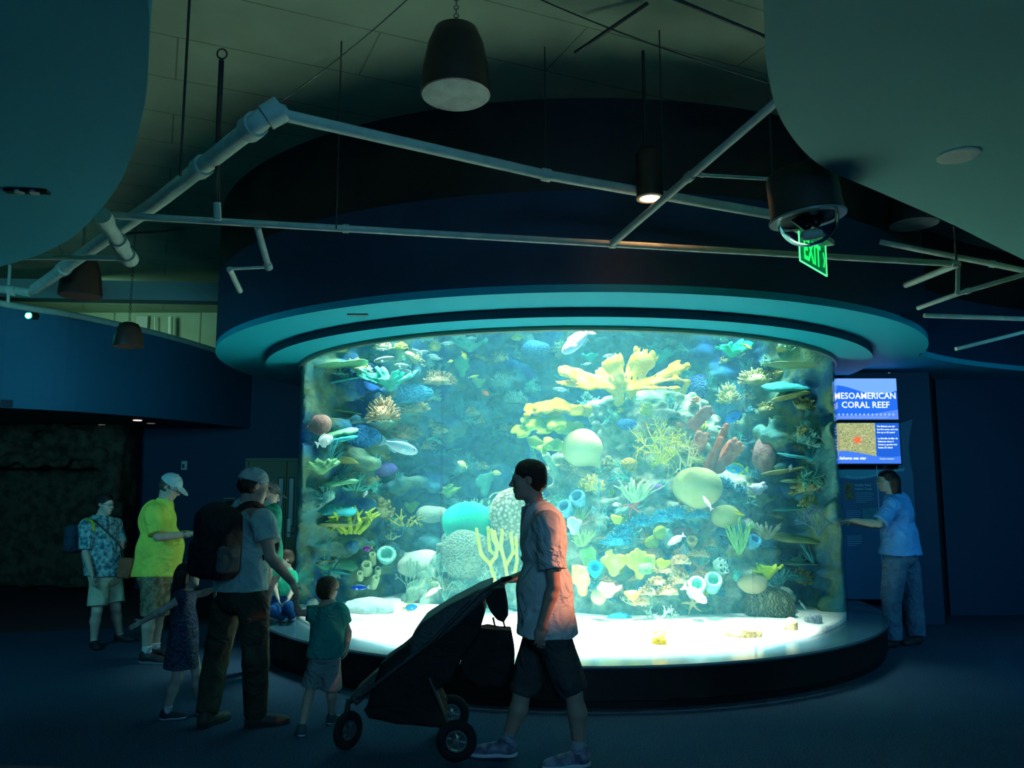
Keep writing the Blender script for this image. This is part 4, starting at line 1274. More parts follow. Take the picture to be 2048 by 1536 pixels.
def candelabra():
    p, w, h = area(950, 1055, 1046, 1160, 'b', 0.5)
    d = p.y
    s = SDF(at(940, 1172, d) - Vector((0, .2, 0)), at(1056, 1042, d) + Vector((0, .2, 0)), 0.011)
    def pth(pts, r):
        for a, b in zip(pts[:-1], pts[1:]): s.cone(at(a[0], a[1], d + a[2]), at(b[0], b[1], d + b[2]), r, r, k=0.008)
    pth([(990, 1162, 0), (980, 1128, 0), (962, 1108, 0), (956, 1080, 0), (953, 1059, 0)], 0.021)
    pth([(980, 1128, 0), (992, 1112, -.02), (994, 1090, 0), (989, 1064, 0)], 0.021)
    pth([(992, 1112, 0), (980, 1100, .03), (978, 1080, .03), (976, 1056, 0.03)], 0.019)
    pth([(994, 1095, 0), (986, 1080, -.03), (983, 1060, -.03)], 0.017)
    pth([(1015, 1160, 0), (1010, 1125, 0), (1002, 1095, 0), (1004, 1060, 0)], 0.021)
    pth([(1012, 1130, 0), (1026, 1105, 0), (1022, 1068, 0)], 0.02)
    pth([(1028, 1160, 0.05), (1034, 1120, 0.05), (1032, 1075, 0)], 0.02)
    s.wobble(0.003, 60, 1)
    put(s.build('candelabra_sponge', cmat((0.62, 0.60, 0.14), (0.74, 0.72, 0.26))), 'yellow candelabra sponge of upright fingers left of the father', 'sponge')
candelabra()
teal_s = cmat((0.22, 0.56, 0.46), (0.4, 0.7, 0.6))
yel_s = cmat((0.50, 0.66, 0.42), (0.62, 0.74, 0.5))
for i, (bx, by, tx, ty, r, lb) in enumerate(((744, 1128, 745, 1108, 8, 'short tube sponge, topmost of the left group of holes'), (732, 1145, 733, 1129, 12, 'widest short tube sponge of the left group'),
                         (756, 1148, 756, 1136, 6, 'small tube sponge right of the widest one'), (720, 1158, 720, 1146, 7, 'faint tube sponge at the lower left of the group'), (745, 1175, 753, 1154, 8, 'tall tube sponge lowest in the left group'))):
    sponges(bx - r, ty, bx + r, by, yel_s, lb, [(bx, by, tx, ty, r, r * 0.85, -0.12)], 0.45)
sponges(752, 1098, 794, 1122, teal_s, 'wide teal cup sponge beside the left tube sponges', [(772, 1122, 773, 1108, 10, 19, -0.12)], 0.45, 'cup_sponge')
sponges(1378, 1154, 1412, 1182, teal_s, 'teal ring-mouthed cup sponge, lower left of two', [(1392, 1186, 1394, 1167, 12, 17, -0.16)], 0.4, 'cup_sponge')
sponges(1410, 1143, 1444, 1174, teal_s, 'teal ring-mouthed cup sponge, upper right of two', [(1424, 1180, 1427, 1158, 12, 17, -0.18)], 0.4, 'cup_sponge')
sponges(1424, 1112, 1460, 1148, cmat((0.40, 0.60, 0.52)), 'cluster of small grey-green tube sponges with round mouths', [(1428, 1128, 1441, 1119, 5, 5, -.1), (1428, 1134, 1450, 1122, 5, 5, -.12), (1430, 1138, 1443, 1130, 5, 5, -.14), (1432, 1140, 1454, 1131, 5, 5, -.12), (1430, 1145, 1444, 1141, 5, 5, -.13), (1434, 1147, 1455, 1141, 5, 5, -.12)], 0.4)
vase = cmat((0.12, 0.30, 0.40), (0.2, 0.44, 0.5))
sponges(1135, 978, 1178, 1018, vase, 'blue-grey vase sponge, right of the two behind the father', [(1168, 1018, 1152, 992, 9, 17, -0.15)], 0.35, 'vase_sponge')
sponges(1110, 1000, 1150, 1032, vase, 'blue-grey vase sponge, left of the two behind the father', [(1144, 1034, 1126, 1012, 9, 16, -0.15)], 0.35, 'vase_sponge')
sponges(1080, 896, 1124, 955, cmat((0.30, 0.50, 0.36)), 'long slanting grey tube sponge above the father', [(1118, 955, 1090, 908, 5, 8, -0.1)], 0.3)
sponges(1055, 868, 1080, 940, cmat((0.28, 0.50, 0.36)), 'thin leaning tube sponge beside the long slanting one', [(1076, 935, 1056, 874, 4, 4, -0.05)], 0.3)
sponges(1176, 1126, 1208, 1150, cmat((0.04, 0.34, 0.42)), 'dark teal cup sponge between the lettuce corals', [(1190, 1152, 1190, 1134, 7, 15, -0.14)], 0.38, 'cup_sponge')
sponges(1490, 1068, 1524, 1094, cmat((0.16, 0.44, 0.62)), 'blue vase sponge right of the green sea whips', [(1500, 1094, 1512, 1078, 9, 13, -0.1)], 0.3, 'vase_sponge')
sponges(1371, 1072, 1397, 1096, cmat((0.66, 0.50, 0.20)), 'small yellow funnel sponge above the tan plates', [(1384, 1096, 1384, 1078, 4, 11, -0.1)], 0.35, 'funnel_sponge')
ball(1277, 1124, 1305, 1150, maze((0.08, 0.30, 0.08), (0.35, 0.72, 0.25), 16), 'small frilly bright green brain coral beside the lime lettuce', 0.45, 'brain_coral')
# brittle stars
def star(cx, cy_, r, m, label, lift=0.3, n=5, a0=0.3):
    p, nn = hit(cx, cy_)
    p = at(cx, cy_, p.y - lift)
    k = p.y / FPX
    s = SDF(p - Vector((r * k * 1.2, 0.1, r * k * 1.2)), p + Vector((r * k * 1.2, 0.1, r * k * 1.2)), 0.007)
    s.ell(p, (r * k * 0.2, 0.02, r * k * 0.2))
    for i in range(n):
        a = a0 + 2 * PI * i / n
        q1 = p + Vector((math.cos(a), -0.1, math.sin(a))) * r * k * 0.5
        q2 = p + Vector((math.cos(a + 0.15), -0.05, math.sin(a + 0.15))) * r * k
        s.cone(p, q1, 0.017, 0.013, k=0.01); s.cone(q1, q2, 0.013, 0.007, k=0.004)
    return put(s.build('sea_star', m), label, 'starfish')
star(1265, 1012, 24, cmat((0.36, 0.14, 0.10)), 'reddish brown five-armed star clinging below the pale mint coral', 0.3, 5, 0.5)
star(1401, 1140, 20, cmat((0.42, 0.24, 0.14)), 'thin tan star between the lace plates and small tubes', 0.3, 5, 0.9)
star(1385, 1208, 22, cmat((0.48, 0.44, 0.26)), 'pale olive star low on the rock under the big white fish', 0.3, 5, 0.4)

# rubble lying on the sand
def rubble(x0, y0, x1, y1, cols, label, seed, n=26):
    c = atz((x0 + x1) / 2, y1 - (y1 - y0) * 0.25, SAND + 0.02)
    k = c.y / FPX; w = (x1 - x0) * k; h = (y1 - y0) * k * 1.15
    v = Vector((c.x - TX, c.y - TY, 0)); lim = TR - 0.12 - w * 0.45
    if v.length > lim: c = Vector((TX, TY, c.z)) + v * (lim / v.length)
    s = SDF(c - Vector((w * 0.75, w * 0.75, 0.12)), c + Vector((w * 0.75, w * 0.75, h * 1.3 + 0.05)), 0.012)
    s.ell(c, (w * 0.46, w * 0.36, h * 0.45 + 0.02), k=0.01)
    rs = RS(seed)
    for i in range(n):
        a = rs.uniform(0, 6.28); q = math.sqrt(rs.rand())
        x, y = math.cos(a) * q * w * 0.42, math.sin(a) * q * w * 0.3
        r = rs.uniform(0.1, 0.2) * h * 1.2
        r *= 0.6
        s.ell(c + Vector((x, y, h * 0.40 * math.sqrt(max(0, 1 - q * q)))), (r * rs.uniform(0.8, 1.4), r, r), k=0.01)
    s.wobble(0.008, 50, seed)
    return put(s.build('coral_rubble', cmat(cols[0], cols[1], vs=40, bump=0.4)), label, 'coral rubble')
rubble(1482, 1240, 1563, 1284, ((0.50, 0.42, 0.24), (0.20, 0.14, 0.07)), 'large tan lump of coral rubble lying on the sand at the right', 1, 40)
rubble(1575, 1234, 1604, 1264, ((0.60, 0.52, 0.36), (0.42, 0.34, 0.2)), 'pale lump of coral rubble on the sand right of the large tan one', 2)
rubble(1310, 1268, 1343, 1296, ((0.50, 0.40, 0.12), (0.34, 0.22, 0.06)), 'yellowish coral rubble on the sand nearest the glass', 3)
rubble(1305, 1252, 1332, 1270, ((0.52, 0.42, 0.14), (0.34, 0.24, 0.08)), 'small coral rubble on the sand just behind the yellowish one', 4, 14)
rubble(1660, 1228, 1698, 1252, ((0.55, 0.58, 0.6), (0.3, 0.34, 0.4)), 'grey broken coral on the sand at the right edge', 5, 14)
rubble(680, 1192, 792, 1226, ((0.75, 0.88, 0.85), (0.6, 0.75, 0.75)), 'long pale heap of rubble at the back of the sand on the left', 6, 40)
rubble(612, 1196, 640, 1216, ((0.75, 0.75, 0.68), (0.6, 0.6, 0.5)), 'small pale rubble behind the boy at the left edge', 7, 12)

# distant filler growth on the back wall: copies of a few kinds
protos = []
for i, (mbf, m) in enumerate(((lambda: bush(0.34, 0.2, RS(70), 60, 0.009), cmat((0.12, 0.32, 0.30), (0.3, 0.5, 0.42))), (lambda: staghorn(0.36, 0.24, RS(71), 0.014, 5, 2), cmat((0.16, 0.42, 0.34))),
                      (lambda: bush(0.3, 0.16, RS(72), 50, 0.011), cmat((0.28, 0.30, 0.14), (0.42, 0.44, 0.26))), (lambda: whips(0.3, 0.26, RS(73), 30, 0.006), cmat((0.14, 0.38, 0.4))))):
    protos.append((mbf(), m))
FILL = []
names = ['finger_coral', 'staghorn_coral', 'finger_coral', 'sea_whips']
labs = ['small teal lumpy finger coral, one of many on the back rock', 'small green branching coral, one of many on the back rock', 'small olive lumpy finger coral, one of many on the back rock', 'small blue-green tuft of sea whips, one of many on the back rock']
grps = ['teal finger corals on the back rock', 'green branching corals on the back rock', 'olive finger corals on the back rock', 'blue-green whip tufts on the back rock']
rs = RS(12)
src = [None] * 4
cnt_ = 0
while cnt_ < 200:
    px, py = rs.uniform(605, 1675), rs.uniform(665, 1180)
    if 1110 < px < 1560 and py > 800: 
        if rs.rand() < 0.25: continue
    p, nn = hit(px, py)
    if math.hypot(p.x - TX, p.y - TY) > TR - 0.1: continue
    i = rs.randint(4)
    if src[i] is None:
        o = local_mesh(names[i], protos[i][0], protos[i][1], p)
        src[i] = o
        o['label'] = labs[i]; o['category'] = 'coral'; o['group'] = grps[i]
    else:
        o = src[i].copy(); C.objects.link(o); o.location = p
    v = Vector((p.x - TX, p.y - TY, 0))
    if v.length > TR - 0.34: p = Vector((TX, TY, p.z)) + v * ((TR - 0.34) / v.length)
    p.z = min(p.z, 3.6)
    o.location = p + nn * -0.02
    s_ = rs.uniform(0.6, 1.45)
    o.scale = (s_, s_, s_ * rs.uniform(0.7, 1.1))
    o.rotation_euler = (rs.uniform(0, 0.5), rs.uniform(-0.5, 0.5), rs.uniform(0, 6.28))
    cnt_ += 1
# small bright growth scattered over the pinnacle
pmats = [cmat((0.42, 0.54, 0.12), (0.56, 0.64, 0.22)), cmat((0.50, 0.36, 0.20), (0.70, 0.56, 0.36)), cmat((0.16, 0.46, 0.36)), cmat((0.10, 0.26, 0.34))]
pnm = ['finger_coral', 'finger_coral', 'staghorn_coral', 'finger_coral']
plb = ['small yellow-green knobbly coral, one of many on the pinnacle', 'small tan knobbly coral, one of many on the pinnacle', 'small teal twiggy coral, one of many on the pinnacle', 'small dark blue-green knobbly coral, one of many on the pinnacle']
psrc = [None] * 4
k_ = 0
while k_ < 110:
    px, py = rs.uniform(1100, 1560), rs.uniform(800, 1235)
    if py < 960 and rs.rand() < 0.6: continue
    p, nn = hit(px, py)
    if p.y > TY + 0.2 or math.hypot(p.x - TX, p.y - TY) > TR - 0.2: continue
    i = rs.randint(4)
    if psrc[i] is None:
        mbp = [lambda: bush(0.16, 0.10, RS(80), 60, 0.005), lambda: bush(0.2, 0.09, RS(81), 70, 0.006), lambda: staghorn(0.18, 0.13, RS(82), 0.007, 5, 3), lambda: bush(0.2, 0.12, RS(83), 80, 0.005)][i]()
        o = local_mesh(pnm[i], mbp, pmats[i], p)
        o['label'] = plb[i]; o['category'] = 'coral'; o['group'] = plb[i].split(',')[0].replace('small ', '') + 's on the pinnacle'
        psrc[i] = o
    else:
        o = psrc[i].copy(); C.objects.link(o)
    o.location = p + nn * -0.01
    s_ = rs.uniform(0.7, 1.5); o.scale = (s_, s_, s_)
    o.rotation_euler = (rs.uniform(0, 0.6), rs.uniform(-0.5, 0.5), rs.uniform(0, 6.28))
    k_ += 1
# flat shelves added along both edges to suggest smears refracted by the curved acrylic
for side, (xa, xb, lab, grp, base) in enumerate(((598, 700, 'thin flat shelf suggesting refraction smears along the left edge of the tank', 'smear shelves along the left edge', (0.20, 0.42, 0.26)),
                                                 (1575, 1688, 'thin flat shelf suggesting refraction smears along the right edge of the tank', 'smear shelves along the right edge', (0.18, 0.30, 0.20)))):
    pr = []
    for q, col in enumerate((base, (0.08, 0.32, 0.34), (0.26, 0.30, 0.14))):
        s = SDF((-0.3, -0.2, -0.06), (0.3, 0.2, 0.06), 0.014)
        s.ell((0, 0, 0), (0.24, 0.14, 0.022)); s.ell((0.1, -0.05, 0.01), (0.12, 0.09, 0.018)); s.ell((-0.1, -0.05, -0.01), (0.13, 0.09, 0.02))
        s.wobble(0.008, 30, q + side * 3)
        o = s.build('smear_shelf', cmat(col, tuple(min(1, c * 1.3) for c in col), vs=5))
        o['label'] = lab; o['category'] = 'coral'; o['group'] = grp
        pr.append(o)
    for i in range(11):
        px, py = rs.uniform(xa, xb), 700 + (1170 - 700) * (i + rs.rand()) / 11
        p, nn = hit(px, py)
        v = Vector((p.x - TX, p.y - TY, 0)); lim = TR - 0.46
        if v.length > lim: p = Vector((TX, TY, p.z)) + v * (lim / v.length)
        o = pr[i] if i < 3 else pr[i % 3].copy()
        if i >= 3: C.objects.link(o)
        o.location = p
        o.scale = (rs.uniform(0.8, 1.4), 1, rs.uniform(0.5, 1.5))
        o.rotation_euler = (rs.uniform(-0.3, 0.5), rs.uniform(-0.15, 0.15), rs.uniform(-0.9, 0.9))

# ------------------------------------------------ fish
def fish_mesh(kind):
    "nose at +x, length 1; returns body, fins and eye builders"
    prof = {'oval': [(0.5, 0.0, 0.0), (0.46, 0.055, 0.02), (0.38, 0.125, 0.05), (0.24, 0.195, 0.07), (0.08, 0.215, 0.075), (-0.08, 0.185, 0.06), (-0.2, 0.11, 0.04), (-0.29, 0.05, 0.02), (-0.33, 0.045, 0.012)],
            'parrot': [(0.5, 0.012, 0.01), (0.47, 0.06, 0.035), (0.38, 0.115, 0.06), (0.24, 0.15, 0.075), (0.05, 0.155, 0.075), (-0.12, 0.12, 0.06), (-0.25, 0.07, 0.04), (-0.33, 0.05, 0.022), (-0.36, 0.052, 0.015)],
            'slim': [(0.5, 0.004, 0.004), (0.44, 0.04, 0.025), (0.32, 0.075, 0.045), (0.12, 0.095, 0.05), (-0.1, 0.08, 0.045), (-0.25, 0.045, 0.03), (-0.34, 0.026, 0.014)]}[kind]
    n = 14
    b = MB()
    vs_ = []
    for (x, hh, ww) in prof:
        for k in range(n):
            w = 2 * PI * k / n
            vs_.append(Vector((x, math.cos(w) * max(ww, 0.001), math.sin(w) * max(hh, 0.001))))
    fs = []
    for i in range(len(prof) - 1):
        for k in range(n):
            k2 = (k + 1) % n
            fs.append((i * n + k, i * n + k2, (i + 1) * n + k2, (i + 1) * n + k))
    fs.append(tuple(range(n))); fs.append(tuple(reversed([(len(prof) - 1) * n + k for k in range(n)])))
    b.add(vs_, fs)
    def finp(poly, th=0.006, y=0.0, tilt=None):
        f = MB()
        pts = [Vector((x, y, z)) for x, z in poly]
        m_ = len(pts)
        vv = [p + Vector((0, th, 0)) for p in pts] + [p - Vector((0, th, 0)) for p in pts]
        if tilt is not None: vv = [Vector((pts[0].x, y, pts[0].z)) + tilt @ (v - Vector((pts[0].x, y, pts[0].z))) for v in vv]
        f.add(vv, [tuple(range(m_)), tuple(reversed(range(m_, 2 * m_)))] + [(i, m_ + i, m_ + (i + 1) % m_, (i + 1) % m_) for i in range(m_)])
        return f
    H = max(p[1] for p in prof)
    tail = finp([(-0.33, 0.04), (-0.44, 0.13), (-0.5, 0.15), (-0.46, 0.05), (-0.45, 0), (-0.46, -0.05), (-0.5, -0.15), (-0.44, -0.13), (-0.33, -0.04)] if kind != 'slim' else [(-0.33, 0.02), (-0.44, 0.09), (-0.5, 0.10), (-0.44, 0), (-0.5, -0.10), (-0.44, -0.09), (-0.33, -0.02)])
    dors = finp([(0.25, H * 0.85), (0.15, H * 1.32), (-0.1, H * 1.2), (-0.26, H * 0.75), (-0.28, H * 0.28), (-0.1, H * 0.7), (0.1, H * 0.9)])
    anal = finp([(0.02, -H * 0.9), (-0.06, -H * 1.25), (-0.24, -H * 0.85), (-0.28, -H * 0.28), (-0.12, -H * 0.7)])
    pec = finp([(0.2, -0.02), (0.1, -0.02), (0.06, -0.1), (0.12, -0.11)], 0.004, -prof[3][2] - 0.008, Matrix.Rotation(-0.5, 3, 'X'))
    eye = MB().lathe([(0.001, -0.008), (0.014, -0.006), (0.019, 0.0), (0.014, 0.006), (0.001, 0.008)], (0.39, -prof[2][2] * 0.93, H * 0.22), axis_rot((0, -1, 0)), 10)
    return {'body': b, 'tail_fin': tail, 'dorsal_fin': dors, 'anal_fin': anal, 'pectoral_fin': pec, 'eye': eye}
FK = {k: fish_mesh(k) for k in ('oval', 'parrot', 'slim')}
FME = {}
def fish(kind, cx, cy_, ln, ang, face, col, label, fin=None, depth=None, yaw=0.25, group=None, belly=None, tall=1.0):
    "ang: heading above the horizontal in degrees, face: 1 looks right, -1 looks left"
    if depth is None:
        p, nn = hit(cx, cy_)
        depth = max(7.6, min(p.y - 0.55, 9.6))
    q = at(cx, cy_, depth)
    for k in range(60):
        if math.hypot(q.x - TX, q.y - TY) < TR - 0.16: break
        depth += 0.03; q = at(cx, cy_, depth)
    L = ln * depth / FPX / max(0.35, math.cos(yaw))
    root = empty('fish', q)
    fcol = fin or col
    bm_ = cmat(col, belly, 0.4, vs=2, bump=0.05); fm = cmat(fcol, None, 0.5, bump=0.05); em = cmat((0.01, 0.01, 0.01), None, 0.2, bump=0.01)
    R = Matrix.Rotation(0 if face > 0 else PI, 4, 'Z')
    rot = Matrix.Rotation(-math.radians(ang), 4, 'Y')
    Mx = Matrix.Rotation(yaw * face, 4, 'Z') @ (R @ rot)
    flip = Matrix.Scale(-1, 4, (0, 1, 0)) if face < 0 else Matrix.Identity(4)
    for nm, mb in FK[kind].items():
        if ln < 16 and nm in ('pectoral_fin', 'anal_fin', 'eye'): continue
        key = (kind, nm, tuple(col), tuple(fcol), belly)
        if key not in FME:
            me = bpy.data.meshes.new(nm)
            me.from_pydata([tuple(v) for v in mb.v], [], mb.f)
            me.materials.append(bm_ if nm == 'body' else em if nm == 'eye' else fm)
            if nm == 'body': me.polygons.foreach_set('use_smooth', [True] * len(me.polygons))
            FME[key] = me
        o = bpy.data.objects.new(nm, FME[key]); C.objects.link(o); o.parent = root
        o.matrix_parent_inverse = Matrix.Identity(4)
        o.matrix_local = Mx @ flip @ Matrix.Diagonal((L, L * tall, L * tall, 1))
    return tag(root, label, 'fish', group)
WH = (0.9, 0.92, 0.9); YE = (0.75, 0.72, 0.15); PT = (0.45, 0.78, 0.72); BL = (0.02, 0.12, 0.7)
fish('parrot', 1155, 682, 76, -38, -1, WH, 'largest white fish, diving head down under the top rim', depth=7.6, tall=1.15)
fish('parrot', 798, 893, 76, -17, 1, (0.55, 0.85, 0.9), 'blue-backed white parrotfish swimming right on the left side', belly=(0.9, 0.95, 0.95), depth=8.3)
fish('oval', 649, 882, 32, 25, 1, WH, 'puffy white fish near the left edge beside the blue plate coral', yaw=0.7, depth=8.6, tall=1.2)
fish('oval', 925, 929, 24, 30, -1, (0.9, 0.8, 0.5), 'small cream fish swimming left over the back leaf corals', YE, yaw=0.4)
fish('oval', 992, 946, 22, -8, 1, (0.85, 0.85, 0.45), 'small pale yellow fish just left of the father', YE)
fish('slim', 1493, 692, 26, -24, 1, YE, 'yellow fish in front of the emerald plate coral')
fish('oval', 1035, 675, 28, 0, -1, (0.6, 0.75, 0.3), 'lime yellow fish near the top rim above the blue cushion')
fish('oval', 928, 711, 19, -60, 1, YE, 'yellow fish nosing down onto the green paddle coral')
fish('oval', 901, 723, 13, 20, 1, (0.6, 0.7, 0.25), 'tiny yellow-green fish left of the paddle coral')
fish('slim', 947, 753, 24, 15, 1, (0.6, 0.72, 0.3), 'yellow-green fish above the sea fan')
for i, (x, y, l, a, f) in enumerate(((763, 699, 24, 0, 1), (893, 687, 30, 5, 1), (847, 704, 30, -5, -1), (864, 711, 24, 0, 1), (873, 717, 28, 6, -1), (806, 731, 38, 6, -1), (812, 742, 34, 12, -1),
                                     (944, 676, 22, 4, -1), (914, 668, 32, 20, -1), (772, 718, 52, -8, -1), (832, 702, 28, -20, 1), (1218, 711, 26, -10, -1), (1122, 779, 34, 8, -1))):
    fish('slim', x, y, l, a, f, PT, 'pale turquoise fish, one of a loose shoal near the top', group='pale turquoise shoal', depth=8.6 if x < 1000 else 8.3, belly=(0.7, 0.9, 0.85), tall=1.25)
fish('slim', 1173, 728, 24, 10, 1, (0.6, 0.8, 0.75), 'silvery slim fish between the white fish and the elkhorn crown', depth=8.2)
fish('oval', 1470, 832, 46, -30, -1, (0.03, 0.22, 0.62), 'deep blue fish with a black tail above the tallest red sponge', (0.01, 0.03, 0.06), depth=8.4)
fish('oval', 1474, 938, 44, 4, -1, (0.20, 0.62, 0.35), 'green and blue angelfish with a yellow tail', (0.75, 0.8, 0.1), depth=8.0, belly=(0.08, 0.3, 0.75))
fish('slim', 1415, 1006, 32, 58, -1, WH, 'white fish swimming across the right rim of the big olive ball', (0.9, 0.6, 0.55), depth=7.9, tall=1.2).rotation_euler = (0, 0, 0)
fish('parrot', 1389, 1188, 60, -34, 1, WH, 'white fish heading down to the right above the sand', depth=7.6)
fish('parrot', 1353, 1079, 38, -32, -1, WH, 'white fish over the brick red crust coral', (0.9, 0.7, 0.6), depth=8.0)
fish('oval', 1233, 1009, 17, -8, -1, WH, 'tiny white fish left of the reddish brown star', depth=8.1)
fish('slim', 866, 1183, 38, -32, -1, (0.95, 0.85, 0.8), 'pinkish white fish over the sand left of the stroller', depth=7.8, tall=1.2)
fish('oval', 735, 1097, 22, -10, -1, (0.16, 0.05, 0.3), 'purple fish with a yellow tail above the left tube sponges', (0.8, 0.65, 0.3), depth=8.2)
fish('oval', 731, 988, 15, 60, 1, WH, 'tiny white fish left of the green leaf coral pair', depth=8.2)
fish('slim', 720, 1175, 42, -4, -1, BL, 'slender blue fish above the boy in the green shirt', (0.6, 0.85, 0.95), depth=8.2)
fish('slim', 612, 757, 28, 82, 1, (0.8, 0.5, 0.5), 'pink fish upright against the upper left edge', (0.8, 0.3, 0.3), depth=8.8, tall=1.3)
fish('slim', 1665, 898, 30, 76, 1, (0.75, 0.10, 0.05), 'bright red fish upright against the right edge', depth=8.4, tall=1.3)
fish('slim', 1637, 826, 26, 86, 1, (0.26, 0.12, 0.3), 'thin purple fish upright near the right edge', depth=8.6)
for (x, y, l, a, lb) in ((1681, 1152, 18, 55, 'blue fish by the right edge, uppermost of three'), (1680, 1187, 24, 58, 'blue fish by the right edge, middle of three'), (1687, 1208, 22, 50, 'blue fish by the right edge just above the sand')):
    fish('slim', x, y, l, a, 1, (0.03, 0.05, 0.8), lb, group='blue fish by the right edge', depth=8.4)
fish('slim', 621, 789, 24, 0, 1, (0.02, 0.3, 0.6), 'blue fish near the upper left edge', depth=8.9)
fish('slim', 1478, 1027, 28, -18, 1, (0.85, 0.72, 0.08), 'bright yellow fish beside the small olive ball', (0.4, 0.7, 0.1), depth=8.0)
fish('oval', 820, 1215, 30, 5, 1, (0.1, 0.35, 0.8), 'blue fish with yellow fins over the sand left of the stroller', (0.7, 0.65, 0.2), depth=8.3)
fish('slim', 1605, 1210, 22, -50, 1, (0.5, 0.65, 0.6), 'pale fish near the sand at the far right', depth=8.3)
fish('oval', 1401, 1248, 34, 0, 1, (0.7, 0.85, 0.88), 'silvery fish resting at the back of the sand', depth=8.1)
fish('oval', 971, 786, 18, -35, 1, (0.7, 0.25, 0.12), 'orange fish near the sea fan on the back wall', depth=9.0)
fish('oval', 1581, 936, 16, 70, 1, (0.7, 0.7, 0.68), 'small grey-white fish right of the purple-brown mound', depth=8.6)
# ------------------------------------------------ people
def capcone(s, a, b, ra, rb, k=0.02, capa=False, capb=False, flat=None):
    "round cone with flat ends where asked (sleeves, trouser legs)"
    a = np.array(a, float); b = np.array(b, float)
    m = max(ra, rb) * 1.5 + k + 3 * s.h
    sl, G = s.block(np.minimum(a, b) - m, np.maximum(a, b) + m)
    if sl is None: return
    ba = b - a; L = np.sqrt(ba @ ba)
    px, py, pz = G[0] - a[0], G[1] - a[1], G[2] - a[2]
    tt = (px * ba[0] + py * ba[1] + pz * ba[2]) / L ** 2
    t = np.clip(tt, 0, 1)
    qx, qy, qz = px - t * ba[0], py - t * ba[1], pz - t * ba[2]
    d2 = qx * qx + qy * qy + qz * qz
    if flat is not None:
        u = np.array(flat[0], float); u /= np.linalg.norm(u)
        w = qx * u[0] + qy * u[1] + qz * u[2]
        d2 = d2 + (flat[1] ** 2 - 1) * w * w
    d = np.sqrt(d2) - (ra + (rb - ra) * t)
    if capa: d = np.maximum(d, -tt * L)
    if capb: d = np.maximum(d, (tt - 1) * L)
    s.comb(sl, d, k, 'add')
def head_frame(face, up=(0, 0, 1)):
    y = Vector(face).normalized()
    x = y.cross(Vector(up)).normalized()
    z = x.cross(y)
    return Matrix((x, y, z)).transposed()
def add_head(s, c, R, hs, fem=False, child=False):
    def P_(x, y, z): return Vector(c) + R @ Vector((x * hs, y * hs, z * hs))
    def E(x, y, z, a, b_, d, k=0.03, op='add'): s.ell(P_(x, y, z), (a * hs, b_ * hs, d * hs), R, k=k * hs / 0.24, op=op)
    E(0, -0.06, 0.14, 0.32, 0.40, 0.36)
    E(0, 0.10, -0.10, 0.25, 0.27, 0.34)
    E(0, 0.14, -0.32, 0.19 if not child else 0.17, 0.20, 0.15)
    E(0, 0.275, -0.40, 0.085, 0.07, 0.065, 0.02)
    for q in (-1, 1):
        E(q * 0.16, 0.20, -0.10, 0.10, 0.10, 0.11)
        E(q * 0.12, 0.385, 0.03, 0.075, 0.055, 0.05, 0.012, 'sub')
        E(q * 0.12, 0.315, 0.03, 0.058, 0.055, 0.05, 0.004)
        E(q * 0.33, -0.04, -0.01, 0.028, 0.07, 0.105, 0.01)
        E(q * 0.345, -0.02, 0.01, 0.02, 0.035, 0.055, 0.004, 'sub')
        E(q * 0.045, 0.40, -0.115, 0.035, 0.04, 0.03, 0.01)
    E(0, 0.335, 0.105, 0.19, 0.045, 0.035, 0.02)
    s.cone(P_(0, 0.365, 0.06), P_(0, 0.455 if not child else 0.42, -0.09), 0.028 * hs, 0.042 * hs, k=0.010)
    E(0, 0.365, -0.205, 0.085, 0.045, 0.022, 0.006)
    E(0, 0.355, -0.255, 0.075, 0.045, 0.027, 0.006)
    E(0, 0.40, -0.232, 0.09, 0.02, 0.006, 0.003, 'sub')
    return P_
def add_hand(s, w, d, n, side, sz=1.0, curl=0.5, spread=0.12):
    "w wrist, d towards the fingers, n out of the back of the hand, side=+1 thumb along d x n"
    w = Vector(w); d = Vector(d).normalized(); n = Vector(n); n = (n - d * n.dot(d)).normalized()
    t = d.cross(n).normalized() * side
    R = Matrix((t, d, n)).transposed()
    s.cone(w - d * 0.03 * sz, w + d * 0.01 * sz, 0.024 * sz, 0.024 * sz, k=0.012, flat=(n, 1.3))
    s.ell(w + d * 0.05 * sz, (0.040 * sz, 0.052 * sz, 0.016 * sz), R, k=0.010)
    for i, (off, L, r) in enumerate(((0.028, 0.072, 0.0085), (0.0095, 0.080, 0.009), (-0.009, 0.074, 0.0085), (-0.027, 0.058, 0.0075))):
        p = w + (d * 0.088 + t * off) * sz
        dd = (d + t * off * spread * 20 * 0.35).normalized()
        a = curl * (0.55 + 0.1 * i)
        for q in range(3):
            c_, s_ = math.cos(a), math.sin(a)
            v = dd * c_ - n * s_
            p2 = p + v * L * (0.44, 0.32, 0.26)[q] * sz
            s.cone(p, p2, r * sz * (1 - 0.08 * q), r * sz * (1 - 0.08 * (q + 1)), k=0.003)
            p = p2; a += curl * 0.75
    p = w + (d * 0.022 + t * 0.026) * sz
    v = (d * 0.62 + t * 0.72 - n * 0.35 * curl).normalized()
    p2 = p + v * 0.042 * sz; s.cone(p, p2, 0.0135 * sz, 0.0105 * sz, k=0.008)
    v = (d * 0.85 + t * 0.35 - n * 0.55 * curl).normalized()
    s.cone(p2, p2 + v * 0.034 * sz, 0.0102 * sz, 0.0085 * sz, k=0.003)

